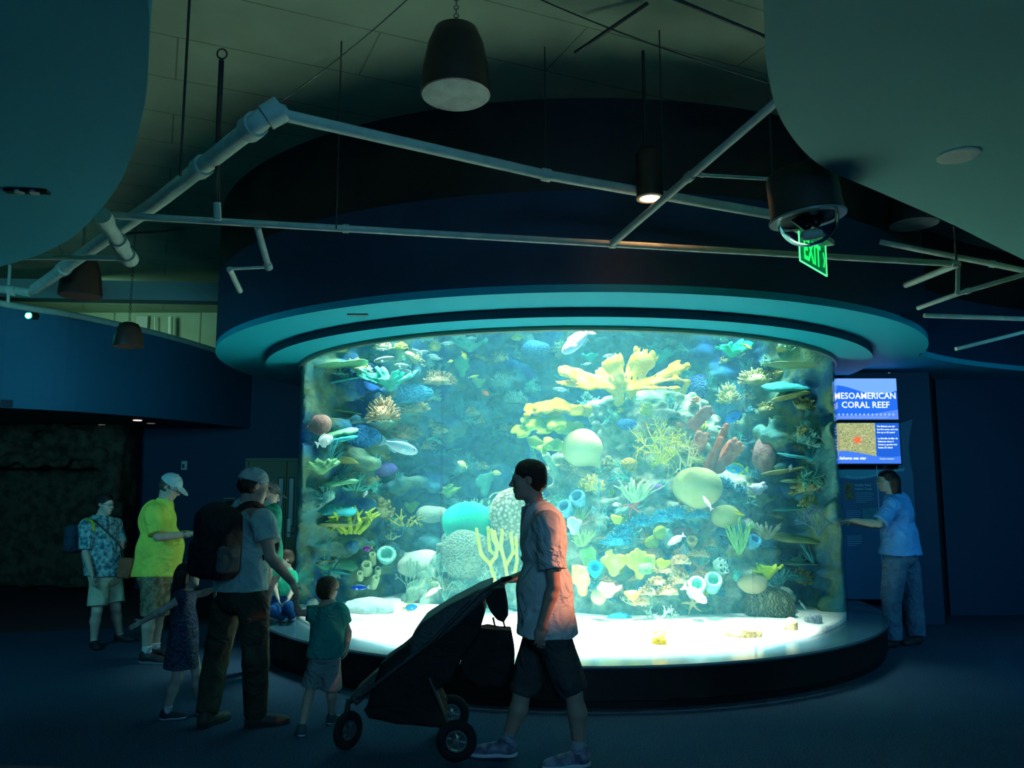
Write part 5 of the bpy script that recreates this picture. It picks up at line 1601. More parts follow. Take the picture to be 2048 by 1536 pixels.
def skinmat(col):
    return mat('skin', col, 0.55, spec=0.35, var=0.06, vscale=12)
def cloth(name, col, col2=None, vs=8, bump=0.25, bs=220, var=0.08):
    m = mat(name, col, 0.9, spec=0.1, col2=col2, vscale=vs, bump=0.9, bscale=5.5, var=var, stretch=(1, 1, 1))
    for nd in m.node_tree.nodes:
        if nd.type == 'BUMP': nd.inputs['Distance'].default_value = 0.055
        if nd.type == 'TEX_NOISE' and abs(nd.inputs['Scale'].default_value - 5.5) < 0.01:
            nd.inputs['Distortion'].default_value = 1.6; nd.inputs['Detail'].default_value = 2.5
    return m

class Person:
    def __init__(s, label, J, fw, sc=1.0, h=0.007, skin=(0.5, 0.33, 0.25), girth=1.0, width=1.0, child=False, base=None):
        s.J = {k: Vector(v) for k, v in J.items()}
        s.fw = Vector(fw).normalized(); s.rt = s.fw.cross(Vector((0, 0, 1))).normalized()
        s.sc, s.h, s.g, s.w, s.child = sc, h, girth, width, child
        s.R = Matrix((s.rt, s.fw, Vector((0, 0, 1)))).transposed()
        J = s.J
        b = base if base is not None else Vector(((J['anL'].x + J['anR'].x) / 2, (J['anL'].y + J['anR'].y) / 2, 0))
        s.root = empty('person', b)
        tag(s.root, label, 'person')
        allp = [tuple(v) for v in J.values()]
        s.lo = Vector([min(p[i] for p in allp) for i in range(3)]) - Vector((0.32, 0.32, 0.12)) * max(0.6, sc)
        s.hi = Vector([max(p[i] for p in allp) for i in range(3)]) + Vector((0.32, 0.32, 0.22)) * max(0.6, sc)
        s.lo.z = max(s.lo.z, b.z - 0.005)
        s.skin = skinmat(skin)
        s.handspec = {}
    def new(s, lo=None, hi=None, h=None):
        return SDF(lo or s.lo, hi or s.hi, h or s.h)
    def torso(s, f, off=0.0, k=0.06, chest=1.0, belly=1.0, hips=1.0):
        J, c, R = s.J, s.sc, s.R
        f.ell(J['chest'], ((0.165 * s.w) * c * chest + off, 0.112 * c * s.g ** 0.5 * chest + off, 0.19 * c + off * 0.5), R, k=k)
        f.ell(J['waist'], ((0.150 * s.w) * c * belly + off, 0.112 * c * s.g * belly + off, 0.17 * c + off), R, k=k)
        f.ell(J['hip'], ((0.165 * s.w) * c * hips + off, 0.122 * c * s.g ** 0.7 * hips + off, 0.13 * c + off), R, k=k)
        for q in 'LR':
            sh = J['sh' + q]
            f.cone(J['chest'] + Vector((0, 0, 0.10 * c)), sh, 0.075 * c + off, 0.062 * c + off, k=k)
        f.cone(J['chest'] + Vector((0, 0, 0.12 * c)), J['neck'], 0.085 * c + off, 0.062 * c + off, k=k)
    def body(s, face, hs=None, hands=None):
        J, c = s.J, s.sc
        s.hs = hs or 0.235 * c
        s.HR = head_frame(face)
        f = s.new()
        s.torso(f)
        P_ = add_head(f, J['head'], s.HR, s.hs, child=s.child)
        s.P_ = P_
        f.cone(J['neck'] - Vector((0, 0, 0.03 * c)), P_(0, -0.10, -0.22), 0.060 * c, 0.054 * c, k=0.025)
        for q in 'LR':
            a, e, w = J['sh' + q], J['el' + q], J['wr' + q]
            f.cone(a, e, 0.052 * c, 0.039 * c, k=0.02)
            m = e.lerp(w, 0.25)
            f.cone(e, m, 0.039 * c, 0.041 * c, k=0.01); f.cone(m, w, 0.041 * c, 0.026 * c, k=0.01)
            hp, kn, an = J['hp' + q], J['kn' + q], J['an' + q]
            f.cone(hp, kn, 0.086 * c * s.g ** 0.3, 0.056 * c, k=0.03)
            m = kn.lerp(an, 0.33)
            back = -s.fw * 0.012 * c
            f.cone(kn, m + back, 0.055 * c, 0.058 * c, k=0.02); f.cone(m + back, an, 0.057 * c, 0.036 * c, k=0.02)
            f.cone(an, an + J['to' + q] * 0.10 * c + Vector((0, 0, -0.045 * c)), 0.036 * c, 0.028 * c, k=0.02)
            hd = (hands or {}).get(q)
            if hd:
                add_hand(f, w, hd[0], hd[1], hd[2], c * (1.0 if not s.child else 1.02), hd[3])
            else:
                d = (w - e).normalized()
                add_hand(f, w, d, s.rt * (1 if q == 'R' else -1), 1 if q == 'R' else 1, c, 0.45)
        s.mesh = f.build('body', s.skin, s.root)
        em = cmat((0.03, 0.02, 0.02), None, 0.2, bump=0.0)
        for q in (-1, 1):
            e = MB().lathe([(0.001, -0.026 * s.hs), (0.026 * s.hs, 0), (0.001, 0.026 * s.hs)], P_(q * 0.12, 0.352, 0.03), s.HR, 10)
            eo = e.build('eye', em, s.root, smooth=True)
        return s
    def top(s, name, m, hem, sleeve=0.45, off=0.018, sr=0.068, collar=None, wob=0.004, belly=1.0, chest=1.0, hips=1.04, flare=0.0, freq=26, neckcut=0.035, extra=None):
        "hem: height of the hem; sleeve: share of the upper arm covered (over 1 runs down the forearm)"
        J, c = s.J, s.sc
        f = s.new()
        s.torso(f, off * c, chest=chest, belly=belly, hips=hips)
        hv = J['hip']
        # hanging cloth below the belly
        capcone(f, J['waist'], Vector((hv.x, hv.y, hem - 0.05)), (0.150 * s.w * c * belly + off * c) * (1 + flare * 0.3), (0.165 * s.w * c * hips + off * c) * (1 + flare), k=0.05, flat=(s.fw, (0.15 * s.w) / (0.118 * s.g)))
        if extra: extra(f)
        f.cut((0, 0, hem), (0, 0, -1))
        n = (s.P_(0, -0.10, -0.22) - J['neck']).normalized()
        f.cut(J['neck'] + n * neckcut * c, n)
        for q in 'LR':
            a, e, w = J['sh' + q], J['el' + q], J['wr' + q]
            if sleeve <= 1:
                b = a.lerp(e, sleeve)
                capcone(f, a, b, 0.066 * c + off * c * 0.6, sr * c, k=0.03, capb=True)
            else:
                f.cone(a, e, 0.064 * c + off * c * 0.5, sr * 0.9 * c, k=0.03)
                capcone(f, e, e.lerp(w, sleeve - 1), sr * 0.9 * c, sr * 0.7 * c, k=0.02, capb=True)
        if wob: f.wobble(wob, freq, int(abs(J['head'].x) * 100))
        o = f.build(name, m, s.root)
        if collar:
            cf = s.new(J['neck'] - Vector((0.16, 0.16, 0.12)), J['neck'] + Vector((0.16, 0.16, 0.16)))
            capcone(cf, J['neck'] - n * 0.03 * c, J['neck'] + n * 0.055 * c, 0.092 * c, 0.070 * c, k=0.0, capa=True, capb=True)
            cf.cone(J['neck'] - n * 0.05 * c, J['neck'] + n * 0.12 * c, 0.064 * c, 0.056 * c, k=0, op='sub')
            front = J['neck'] + s.fw * 0.09 * c + n * 0.05 * c
            cf.ell(front, (0.03 * c, 0.05 * c, 0.05 * c), s.R, k=0.01, op='sub')
            cf.build('collar', collar, o)
        return o
    def bottom(s, name, m, to=0.9, r0=0.10, r1=0.085, shank=None, off=0.012, wob=0.004, top=None, freq=24):
        "to: share of the thigh covered; with shank the leg runs on to that share of the shank"
        J, c = s.J, s.sc
        f = s.new()
        f.ell(J['hip'], ((0.165 * s.w) * c + off, 0.122 * c * s.g ** 0.7 + off, 0.13 * c + off), s.R, k=0.04)
        f.ell(J['waist'].lerp(J['hip'], 0.5), ((0.15 * s.w) * c + off, 0.112 * c * s.g ** 0.8 + off, 0.12 * c), s.R, k=0.04)
        if top: f.cut((0, 0, top), (0, 0, 1))
        for q in 'LR':
            hp, kn, an = J['hp' + q], J['kn' + q], J['an' + q]
            if shank is None:
                capcone(f, hp, hp.lerp(kn, to), r0 * c, r1 * c, k=0.03, capb=True)
            else:
                f.cone(hp, kn, r0 * c, r1 * c, k=0.03)
                capcone(f, kn, kn.lerp(an, shank), r1 * c, r1 * 0.86 * c, k=0.02, capb=True)
        if wob: f.wobble(wob, freq, 5 + int(abs(J['head'].x) * 100))
        return f.build(name, m, s.root)
    def shoes(s, m, sole=None, L=0.29, name='shoe', sock=None, sandal=False, lift=(0, 0)):
        J, c = s.J, s.sc
        for i, q in enumerate('LR'):
            an = J['an' + q]; t = J['to' + q].normalized(); tt = t.copy()
            g = an.z - 0.075 * c
            heel = Vector((an.x, an.y, g)) - t * 0.06 * c
            R = head_frame(t) if abs(t.z) < 0.9 else s.R
            f = s.new(Vector((min(heel.x, (heel + t * L * c).x) - 0.1, min(heel.y, (heel + t * L * c).y) - 0.1, min(g, (heel + t * L * c).z) - 0.07)),
                      Vector((max(heel.x, (heel + t * L * c).x) + 0.1, max(heel.y, (heel + t * L * c).y) + 0.1, max(g, (heel + t * L * c).z) + 0.16)), min(s.h, 0.006))
            up = R @ Vector((0, 0, 1))
            f.ell(heel + t * 0.05 * c + up * 0.045 * c, (0.040 * c, 0.058 * c, 0.058 * c), R, k=0.03)
            f.ell(heel + t * (L * 0.72) * c + up * 0.028 * c, (0.046 * c, 0.085 * c, 0.036 * c), R, k=0.03)
            f.cone(heel + t * 0.06 * c + up * 0.055 * c, heel + t * L * 0.62 * c + up * 0.035 * c, 0.042 * c, 0.036 * c, k=0.03)
            if not sandal: capcone(f, heel + t * 0.05 * c + up * 0.05 * c, heel + t * 0.058 * c + up * 0.115 * c, 0.05 * c, 0.044 * c, k=0.02, capb=True)
            f.cut(heel + up * 0.004 * c, -up)
            o = f.build(name, m, s.root)
            if sole:
                f = s.new(Vector(f.org), Vector(f.org + f.n * f.h), min(s.h, 0.006))
                f.ell(heel + t * 0.05 * c + up * 0.01 * c, (0.043 * c, 0.064 * c, 0.04 * c), R, k=0.02)
                f.ell(heel + t * (L * 0.70) * c + up * 0.01 * c, (0.050 * c, 0.095 * c, 0.03 * c), R, k=0.02)
                f.cone(heel + t * 0.05 * c + up * 0.008 * c, heel + t * L * 0.65 * c + up * 0.008 * c, 0.036 * c, 0.038 * c, k=0.02)
                f.cut(heel + up * 0.022 * c, up); f.cut(heel - up * 0.006 * c, -up)
                f.build('sole', sole, o)
            if sock:
                f = s.new(an - Vector((0.1, 0.1, 0.1)), an + Vector((0.1, 0.1, 0.22)), s.h)
                capcone(f, an - Vector((0, 0, 0.03)), an.lerp(J['kn' + q], 0.22), 0.044 * c, 0.046 * c, capb=True)
                f.build('sock', sock, s.root)
    def hair(s, m, style='short', name='hair'):
        hs, P_, R = s.hs, s.P_, s.HR
        r = 0.9 * hs
        lo = s.J['head'] - Vector((r, r, r * (1.0 if style in ('short', 'toddler', 'undercap', 'bun') else 3.6)))
        f = s.new(lo, s.J['head'] + Vector((r, r, r)), min(s.h, 0.006))
        def E(x, y, z, a, b_, d, k=0.03, op='add'): f.ell(P_(x, y, z), (a * hs, b_ * hs, d * hs), R, k=k, op=op)
        if style == 'undercap':
            E(0, -0.10, 0.02, 0.345, 0.39, 0.32)
        else:
            E(0, -0.08, 0.17, 0.355, 0.425, 0.375)
            E(0, -0.22, -0.05, 0.30, 0.26, 0.28 if style == 'short' else 0.33)
        if style == 'toddler': E(0, -0.02, 0.16, 0.39, 0.44, 0.385)
        cutp = {'short': (0.20, 0.02), 'toddler': (0.22, 0.0), 'undercap': (0.02, -0.08), 'longgirl': (0.24, 0.05), 'longwoman': (0.25, 0.08), 'bun': (0.18, 0.02)}[style]
        # clear the face
        f.ell(P_(0, 0.46, -0.16), (0.46 * hs, 0.44 * hs, 0.44 * hs), R, k=0.01, op='sub')
        f.ell(P_(0, 0.30, -0.45), (0.6 * hs, 0.40 * hs, 0.42 * hs), R, k=0.01, op='sub')
        if style in ('short', 'toddler', 'undercap', 'bun'):
            for q in (-1, 1):
                f.ell(P_(q * 0.36, 0.02, -0.06), (0.10 * hs, 0.13 * hs, 0.16 * hs), R, k=0.005, op='sub')
            f.ell(P_(0, -0.3, -0.62), (0.5 * hs, 0.5 * hs, 0.30 * hs), R, k=0.01, op='sub')
        if style == 'bun': E(0, -0.52, 0.30, 0.14, 0.14, 0.14)
        if style in ('longgirl', 'longwoman'):
            L = 1.25 if style == 'longgirl' else 2.3
            top_ = P_(0, -0.25, -0.1)
            for q, w in ((-0.2, 0.15), (0, 0.2), (0.2, 0.15)) if style == 'longgirl' else ((-0.22, 0.2), (0, 0.26), (0.22, 0.2)):
                a = P_(q, -0.28, 0.0); 
                b = Vector((a.x, a.y, a.z - L * hs)) - s.fw * 0.18 * hs + s.rt * q * 0.1 * hs
                f.cone(a, b, w * hs * 1.15, w * hs * 0.6, k=0.03)
            if style == 'longgirl':
                for q in (-1, 1):
                    a = P_(q * 0.3, -0.02, 0.05)
                    f.cone(a, Vector((a.x, a.y, a.z - 0.95 * hs)) - s.fw * 0.1 * hs, 0.12 * hs, 0.07 * hs, k=0.03)
        f.wobble(0.0035, 70, 8)
        return f.build(name, m, s.root)
    def cap(s, m, name='cap', dirn=1, brim=True):
        hs, P_, R = s.hs, s.P_, s.HR
        r = 1.1 * hs
        f = s.new(s.J['head'] - Vector((r, r, r)), s.J['head'] + Vector((r, r, r)), min(s.h, 0.006))
        f.ell(P_(0, -0.06, 0.17), (0.375 * hs, 0.45 * hs, 0.40 * hs), R, k=0)
        f.cut(P_(0, 0, 0.12), R @ Vector((0, -0.12, -1)))
        f.ell(P_(0, 0, 0.59), (0.03 * hs, 0.03 * hs, 0.02 * hs), R, k=0.005)
        o = f.build(name, m, s.root)
        if brim:
            g = s.new(s.J['head'] - Vector((r, r, r)), s.J['head'] + Vector((r, r, r)), min(s.h, 0.005))
            R2 = R @ Matrix.Rotation(-0.30 * dirn, 3, 'X')
            g.ell(P_(0, dirn * 0.45, 0.14), (0.30 * hs, 0.34 * hs, 0.035 * hs), R2, k=0)
            g.ell(P_(0, -0.06, 0.10), (0.33 * hs, 0.36 * hs, 0.36 * hs), R, k=0, op='sub')
            g.build('brim', m, o)
        return o
    def glasses(s, m):
        hs, P_ = s.hs, s.P_
        b = MB()
        for q in (-1, 1):
            pts = [P_(q * 0.12 + 0.075 * math.cos(w), 0.435, 0.02 + 0.055 * math.sin(w)) for w in [2 * PI * k / 12 for k in range(13)]]
            b.tube(pts, 0.006 * hs * 1.6, 5, cap=False)
            b.tube([P_(q * 0.195, 0.43, 0.03), P_(q * 0.33, 0.2, 0.03), P_(q * 0.35, -0.02, 0.04)], 0.007 * hs * 1.4, 5)
        b.tube([P_(-0.045, 0.44, 0.03), P_(0.045, 0.44, 0.03)], 0.007 * hs * 1.4, 5)
        return b.build('glasses', m, s.root, smooth=True)
def joints(d, **kw):
    out = {}
    for k, v in kw.items():
        if k.startswith('to'): out[k] = Vector(v).normalized()
        else: out[k] = at(v[0], v[1], v[2] if len(v) > 2 else d)
    return out
def mk(label, d, fw, J, **kw):
    toes = {k: Vector(v).normalized() for k, v in J.items() if k.startswith('to')}
    JJ = {k: at(v[0], v[1], v[2] if len(v) > 2 else d) for k, v in J.items() if not k.startswith('to')}
    p = Person(label, JJ, fw, **kw)
    p.J.update(toes)
    return p
black_g = mat('dark frame', (0.01, 0.01, 0.01), 0.3)

# father walking left behind the stroller
D = 5.15
p = mk('man in a pale polo shirt and dark cargo shorts pushing the stroller left', D, (-1, 0.02, 0), dict(
    head=(1056, 961), neck=(1073, 1020), chest=(1087, 1086), waist=(1090, 1180), hip=(1095, 1262),
    shL=(1097, 1052, 4.97), shR=(1080, 1052, 5.36), elL=(1108, 1172, 4.93), elR=(1060, 1150, 5.46), wrL=(1084, 1250, 4.93), wrR=(1022, 1158, 5.42),
    hpL=(1110, 1285, 5.05), hpR=(1078, 1285, 5.25), knL=(1146, 1385, 5.03), knR=(1044, 1385, 5.24), anL=(1158, 1506, 5.08), anR=(1012, 1495, 5.26),
    toL=(-1, -0.28, 0), toR=(-1, 0.02, 0)), h=0.0062, skin=(0.42, 0.25, 0.18), girth=1.12)
# set the ankles so that the soles rest on the carpet
def ground(p, q, lift=0.0):
    p.J['an' + q].z = 0.075 * p.sc + lift
for q in 'LR': ground(p, q)
p.body((-1, 0.03, -0.06), 0.252, {'R': ((-0.9, 0.0, -0.3), (0.2, 0, 1), 1, 1.15), 'L': ((-0.12, 0.05, -1), (0.15, -1, 0), -1, 0.55)})
pale = cloth('pale knitted polo cotton', (0.56, 0.52, 0.50), bump=0.4)
hz = at(1095, 1268, D).z
p.top('polo_shirt', pale, hz, 0.72, 0.030, 0.084, pale, 0.005, belly=1.08, hips=1.10, flare=0.02, chest=1.03)
p.bottom('cargo_shorts', cloth('dark cargo cotton', (0.035, 0.04, 0.045), (0.06, 0.06, 0.055)), 1.0, 0.112, 0.098, top=hz + 0.05)
p.shoes(mat('running shoe mesh', (0.10, 0.08, 0.13), 0.8, col2=(0.30, 0.27, 0.34), vscale=16), mat('white rubber', (0.55, 0.52, 0.55), 0.6), sock=cloth('grey sock', (0.30, 0.31, 0.34)))
p.hair(mat('dark brown hair', (0.03, 0.016, 0.010), 0.55, bump=0.6, bscale=120, stretch=(1, 1, 0.25)), 'short')
# man with the backpack seen from behind
D = 5.8
p = mk('man seen from behind in a light cap, backpack and pale shirt, holding two children', D, (0.55, 0.83, 0), dict(
    head=(508, 974), neck=(495, 1012, 5.82), chest=(490, 1065), waist=(487, 1130), hip=(480, 1190),
    shL=(449, 1036, 5.98), shR=(527, 1040, 5.62), elL=(436, 1110, 6.1), elR=(540, 1112, 5.55), wrL=(434, 1172, 6.0), wrR=(584, 1164, 5.72),
    hpL=(453, 1215, 5.92), hpR=(507, 1215, 5.72), knL=(432, 1322, 6.0), knR=(512, 1325, 5.72), anL=(412, 1436, 5.86), anR=(510, 1428, 5.86),
    toL=(0.35, 0.9, 0), toR=(0.85, 0.35, 0)), h=0.0068, skin=(0.40, 0.27, 0.20), girth=1.05, width=1.05)
for q in 'LR': ground(p, q)
p.body((0.8, 0.6, -0.18), 0.248, {'R': ((0.45, 0.05, -0.9), (1, -0.3, 0.4), -1, 0.9), 'L': ((-0.1, 0.1, -1), (-1, 0, 0), 1, 0.9)})
sh = cloth('pale sage shirt cotton', (0.30, 0.42, 0.40), bump=0.4)
p.top('shirt', sh, at(480, 1180, D).z, 0.62, 0.026, 0.088, sh, 0.006, hips=1.06, flare=0.03)
p.bottom('trousers', cloth('dark olive canvas', (0.030, 0.034, 0.024), (0.05, 0.052, 0.035)), 1, 0.108, 0.090, 0.96, top=at(480, 1176, D).z)
p.shoes(mat('brown boot leather', (0.045, 0.035, 0.028), 0.6), mat('dark rubber', (0.02, 0.02, 0.02), 0.8), L=0.30)
p.hair(mat('dark hair', (0.02, 0.014, 0.010), 0.6, bump=0.5, bscale=120), 'undercap')
p.cap(cloth('light grey cap cotton', (0.42, 0.46, 0.44)))
P_BACK = p
# man in the yellow shirt
D = 8.0
p = mk('heavy man in a bright yellow shirt, pale cap and glasses, looking down at his hands', D, (1, 0.1, 0), dict(
    head=(341, 975), neck=(327, 1008), chest=(315, 1045), waist=(322, 1093), hip=(313, 1150),
    shL=(315, 1026, 8.2), shR=(309, 1028, 7.78), elL=(322, 1072, 8.25), elR=(315, 1074, 7.7), wrL=(376, 1066, 8.1), wrR=(378, 1069, 7.85),
    hpL=(318, 1165, 8.1), hpR=(306, 1165, 7.9), knL=(318, 1228, 8.1), knR=(302, 1228, 7.9), anL=(310, 1294, 8.1), anR=(293, 1300, 7.9),
    toL=(1, -0.1, 0), toR=(1, -0.25, 0)), h=0.0085, skin=(0.55, 0.36, 0.28), girth=1.62, width=1.22)
for q in 'LR': ground(p, q)
p.body((1, -0.05, -0.55), 0.25, {'R': ((1, 0.25, 0.1), (0, 0, 1), -1, 0.5), 'L': ((1, -0.2, 0.1), (0, 0, 1), 1, 0.5)})
ye = cloth('bright yellow shirt cotton', (0.70, 0.74, 0.12), bump=0.4)
p.top('shirt', ye, at(320, 1150, D).z, 0.92, 0.025, 0.092, ye, 0.010, hips=0.98, belly=1.02, flare=-0.06, freq=20)
p.bottom('cargo_shorts', cloth('khaki camouflage cotton', (0.09, 0.085, 0.05), (0.26, 0.25, 0.17), vs=18), 1.05, 0.112, 0.095, top=at(320, 1146, D).z)
p.shoes(mat('black trainer', (0.02, 0.025, 0.03), 0.5), mat('grey rubber', (0.18, 0.2, 0.22), 0.7), L=0.31, sock=cloth('white sock', (0.6, 0.62, 0.62)))
p.hair(mat('grey hair', (0.06, 0.05, 0.045), 0.6), 'undercap')
p.cap(cloth('pale blue cap cotton', (0.45, 0.52, 0.52)))
p.glasses(black_g)
w = p.J['wrR']; e = p.J['elR']
MB().tube([w.lerp(e, 0.10), w.lerp(e, 0.19)], 0.033, 16).build('wristwatch', mat('metal watch', (0.7, 0.66, 0.5), 0.3, metal=1.0), p.root, smooth=True)
# woman in the patterned blouse
D = 8.7
p = mk('woman in a blue floral top and beige shorts with a bag strap across her chest', D, (0.85, -0.5, 0), dict(
    head=(211, 1009), neck=(203, 1038), chest=(201, 1065), waist=(203, 1108), hip=(211, 1150),
    shL=(229, 1050, 8.9), shR=(174, 1052, 8.55), elL=(243, 1092, 8.85), elR=(171, 1104, 8.5), wrL=(240, 1097, 8.5), wrR=(184, 1150, 8.42),
    hpL=(226, 1166, 8.85), hpR=(198, 1168, 8.6), knL=(231, 1216, 8.8), knR=(194, 1222, 8.55), anL=(240, 1268, 8.95), anR=(188, 1282, 8.6),
    toL=(1, -0.15, 0), toR=(0.6, -0.7, 0)), sc=0.90, h=0.0085, skin=(0.50, 0.36, 0.29), girth=1.28, width=1.14)
for q in 'LR': ground(p, q)
p.body((1, -0.35, -0.12), 0.222, {'L': ((0.5, -0.2, 0.8), (0.6, 0, 0.3), 1, 1.2), 'R': ((0.2, -0.1, -1), (-0.8, -0.6, 0), 1, 0.5)})
p.top('floral_top', cloth('blue floral print', (0.03, 0.12, 0.16), (0.28, 0.50, 0.52), vs=26, bump=0.2), at(210, 1150, D).z, 0.92, 0.02, 0.078, None, 0.006, hips=1.05, flare=0.02, belly=1.05)
p.bottom('shorts', cloth('beige shorts cotton', (0.44, 0.43, 0.32)), 0.82, 0.108, 0.112, top=at(210, 1147, D).z)
p.shoes(mat('dark flat shoe', (0.02, 0.02, 0.024), 0.6), L=0.27, sandal=True)
p.hair(mat('black hair', (0.012, 0.010, 0.010), 0.5, bump=0.5, bscale=120), 'bun')
p.glasses(black_g)
P_WOM = p
# girl with long hair
D = 6.05
p = mk('small girl with long dark hair in a sleeveless dark dress, arms outstretched', D, (0.95, 0.25, 0), dict(
    head=(377, 1151), neck=(370, 1184), chest=(368, 1211), waist=(368, 1245), hip=(368, 1280),
    shL=(374, 1193, 6.16), shR=(364, 1195, 5.94), elL=(408, 1186, 6.16), elR=(323, 1222, 5.9), wrL=(427, 1178, 6.05), wrR=(283, 1244, 5.95),
    hpL=(378, 1292, 6.1), hpR=(358, 1292, 6.0), knL=(394, 1346, 6.12), knR=(355, 1356, 6.0), anL=(405, 1412, 6.18), anR=(333, 1415, 6.05),
    toL=(1, 0.1, 0), toR=(0.95, 0.2, -0.0)), sc=0.62, h=0.006, skin=(0.48, 0.36, 0.29), girth=1.0, child=True)
for q in 'LR': ground(p, q)
p.body((0.95, 0.1, 0.12), 0.185, {'L': ((1, 0, 0.2), (0, 0, 1), 1, 0.9), 'R': ((-0.9, 0, -0.45), (0, -0.8, 0.5), 1, 0.15)})
def skirt(f):
    hp = p.J['hip']; 
    capcone(f, p.J['waist'], Vector((hp.x - 0.01, hp.y, at(368, 1345, 6.05).z)), 0.09, 0.135, k=0.03, flat=(p.fw, 1.05))
p.top('dress', cloth('dark blue dress with a sequined side', (0.012, 0.02, 0.05), (0.05, 0.09, 0.13), vs=60, bump=0.6), at(368, 1334, D).z, 0.10, 0.012, 0.07, None, 0.004, hips=1.05, extra=skirt)
p.shoes(mat('dark trainer', (0.03, 0.03, 0.04), 0.6), mat('white rubber', (0.4, 0.42, 0.45), 0.6), L=0.28, sock=cloth('white sock', (0.5, 0.52, 0.52)))
p.hair(mat('long dark hair', (0.018, 0.012, 0.010), 0.5, bump=0.7, bscale=110, stretch=(1, 1, 0.1)), 'longgirl')
# small boy at the man's right hand
D = 5.85
p = mk('toddler boy in a teal polo shirt and pale shorts walking towards the tank', D, (0.1, 1, 0), dict(
    head=(656, 1181, 5.87), neck=(657, 1213), chest=(658, 1238), waist=(656, 1272), hip=(650, 1306),
    shL=(634, 1225), shR=(682, 1226), elL=(598, 1226, 5.8), elR=(697, 1264, 5.86), wrL=(589, 1196, 5.74), wrR=(694, 1294, 5.8),
    hpL=(637, 1316), hpR=(663, 1316), knL=(624, 1366, 5.88), knR=(664, 1372, 5.88), anL=(604, 1424, 5.68), anR=(664, 1424, 5.95),
    toL=(-0.25, 0.95, -0.0), toR=(0.45, 0.9, 0)), sc=0.58, h=0.006, skin=(0.45, 0.30, 0.22), girth=1.05, width=1.0, child=True)
for q in 'LR': ground(p, q)
p.body((0.28, 0.95, 0.0), 0.185, {'L': ((0.15, 0, 1), (-1, 0, 0), 1, 0.8), 'R': ((-0.1, 0, -1), (1, -0.2, 0), 1, 0.6)})
tl = cloth('teal polo cotton', (0.02, 0.26, 0.22), bump=0.4)
p.top('polo_shirt', tl, at(655, 1313, D).z, 0.55, 0.03, 0.085, tl, 0.004, hips=1.12, belly=1.1, chest=1.06)
p.bottom('shorts', cloth('pale grey shorts cotton', (0.22, 0.26, 0.25)), 1.08, 0.115, 0.118, top=at(655, 1310, D).z)
p.shoes(mat('navy toddler shoe', (0.04, 0.06, 0.08), 0.6), mat('white rubber', (0.42, 0.46, 0.48), 0.6), L=0.26)
p.hair(mat('brown hair', (0.06, 0.035, 0.015), 0.55, bump=0.6, bscale=120), 'toddler')
# man in a dark cap half hidden behind the man with the backpack
D = 7.4
p = mk('man in a dark cap and dark green shirt standing behind the man with the backpack', D, (0.9, 0.4, 0), dict(
    head=(536, 990), neck=(533, 1018), chest=(533, 1050), waist=(532, 1098), hip=(530, 1145),
    shL=(512, 1034, 7.6), shR=(545, 1036, 7.25), elL=(505, 1082, 7.7), elR=(545, 1088, 7.15), wrL=(520, 1130, 7.7), wrR=(538, 1140, 7.1),
    hpL=(516, 1160, 7.5), hpR=(530, 1160, 7.3), knL=(505, 1240, 7.5), knR=(515, 1240, 7.3), anL=(499, 1320, 7.5), anR=(508, 1325, 7.3),
    toL=(0.2, 1, 0), toR=(0.2, 1, 0)), sc=0.96, h=0.009, skin=(0.45, 0.32, 0.25), girth=1.1)
for q in 'LR': ground(p, q)
p.body((0.95, 0.2, -0.25), 0.235)
gr = cloth('dark green shirt cotton', (0.012, 0.16, 0.11))
p.top('shirt', gr, at(530, 1150, D).z, 0.6, 0.02, 0.075, gr, 0.005)
p.bottom('trousers', cloth('dark trousers cotton', (0.02, 0.025, 0.03)), 1, 0.10, 0.082, 0.97, top=at(530, 1146, D).z)
p.shoes(mat('dark shoe', (0.02, 0.02, 0.02), 0.6))
p.hair(mat('dark hair 2', (0.02, 0.014, 0.010), 0.6), 'undercap')
p.cap(cloth('dark cap cotton', (0.03, 0.04, 0.045)))
# boy crouching on the ledge against the acrylic
D = 8.35
zl = ZL
p = mk('boy in a green and blue shirt kneeling on the tank ledge at the left', D, (0.35, -0.9, 0), dict(
    head=(570, 1119), neck=(572, 1142), chest=(570, 1160), waist=(566, 1184), hip=(563, 1208),
    shL=(583, 1150, 8.42), shR=(556, 1152, 8.3), elL=(588, 1174, 8.35), elR=(549, 1176, 8.2), wrL=(578, 1196, 8.2), wrR=(556, 1198, 8.12),
    hpL=(571, 1214, 8.36), hpR=(556, 1214, 8.3), knL=(580, 1214, 8.1), knR=(545, 1222, 8.08), anL=(584, 1236, 8.3), anR=(566, 1236, 8.25),
    toL=(-0.2, 0.9, 0), toR=(-0.6, 0.6, 0)), sc=0.62, h=0.0075, skin=(0.62, 0.44, 0.36), child=True, base=at(566, 1240, 8.3))
p.root.location.z = zl; 
for q in 'LR': p.J['an' + q].z = zl + 0.05
p.body((-0.75, -0.55, -0.2), 0.19)
p.top('shirt', cloth('green and blue shirt cotton', (0.02, 0.42, 0.26), (0.04, 0.48, 0.30)), at(563, 1190, D).z, 0.6, 0.02, 0.08, cloth('blue collar', (0.01, 0.07, 0.3)), 0.004)
p.bottom('trousers', cloth('blue trousers cotton', (0.008, 0.07, 0.22)), 1, 0.10, 0.085, 0.95, top=at(563, 1186, D).z)
p.shoes(mat('white trainer', (0.45, 0.5, 0.5), 0.6), L=0.26)
p.hair(mat('dark boy hair', (0.03, 0.018, 0.010), 0.55), 'short')
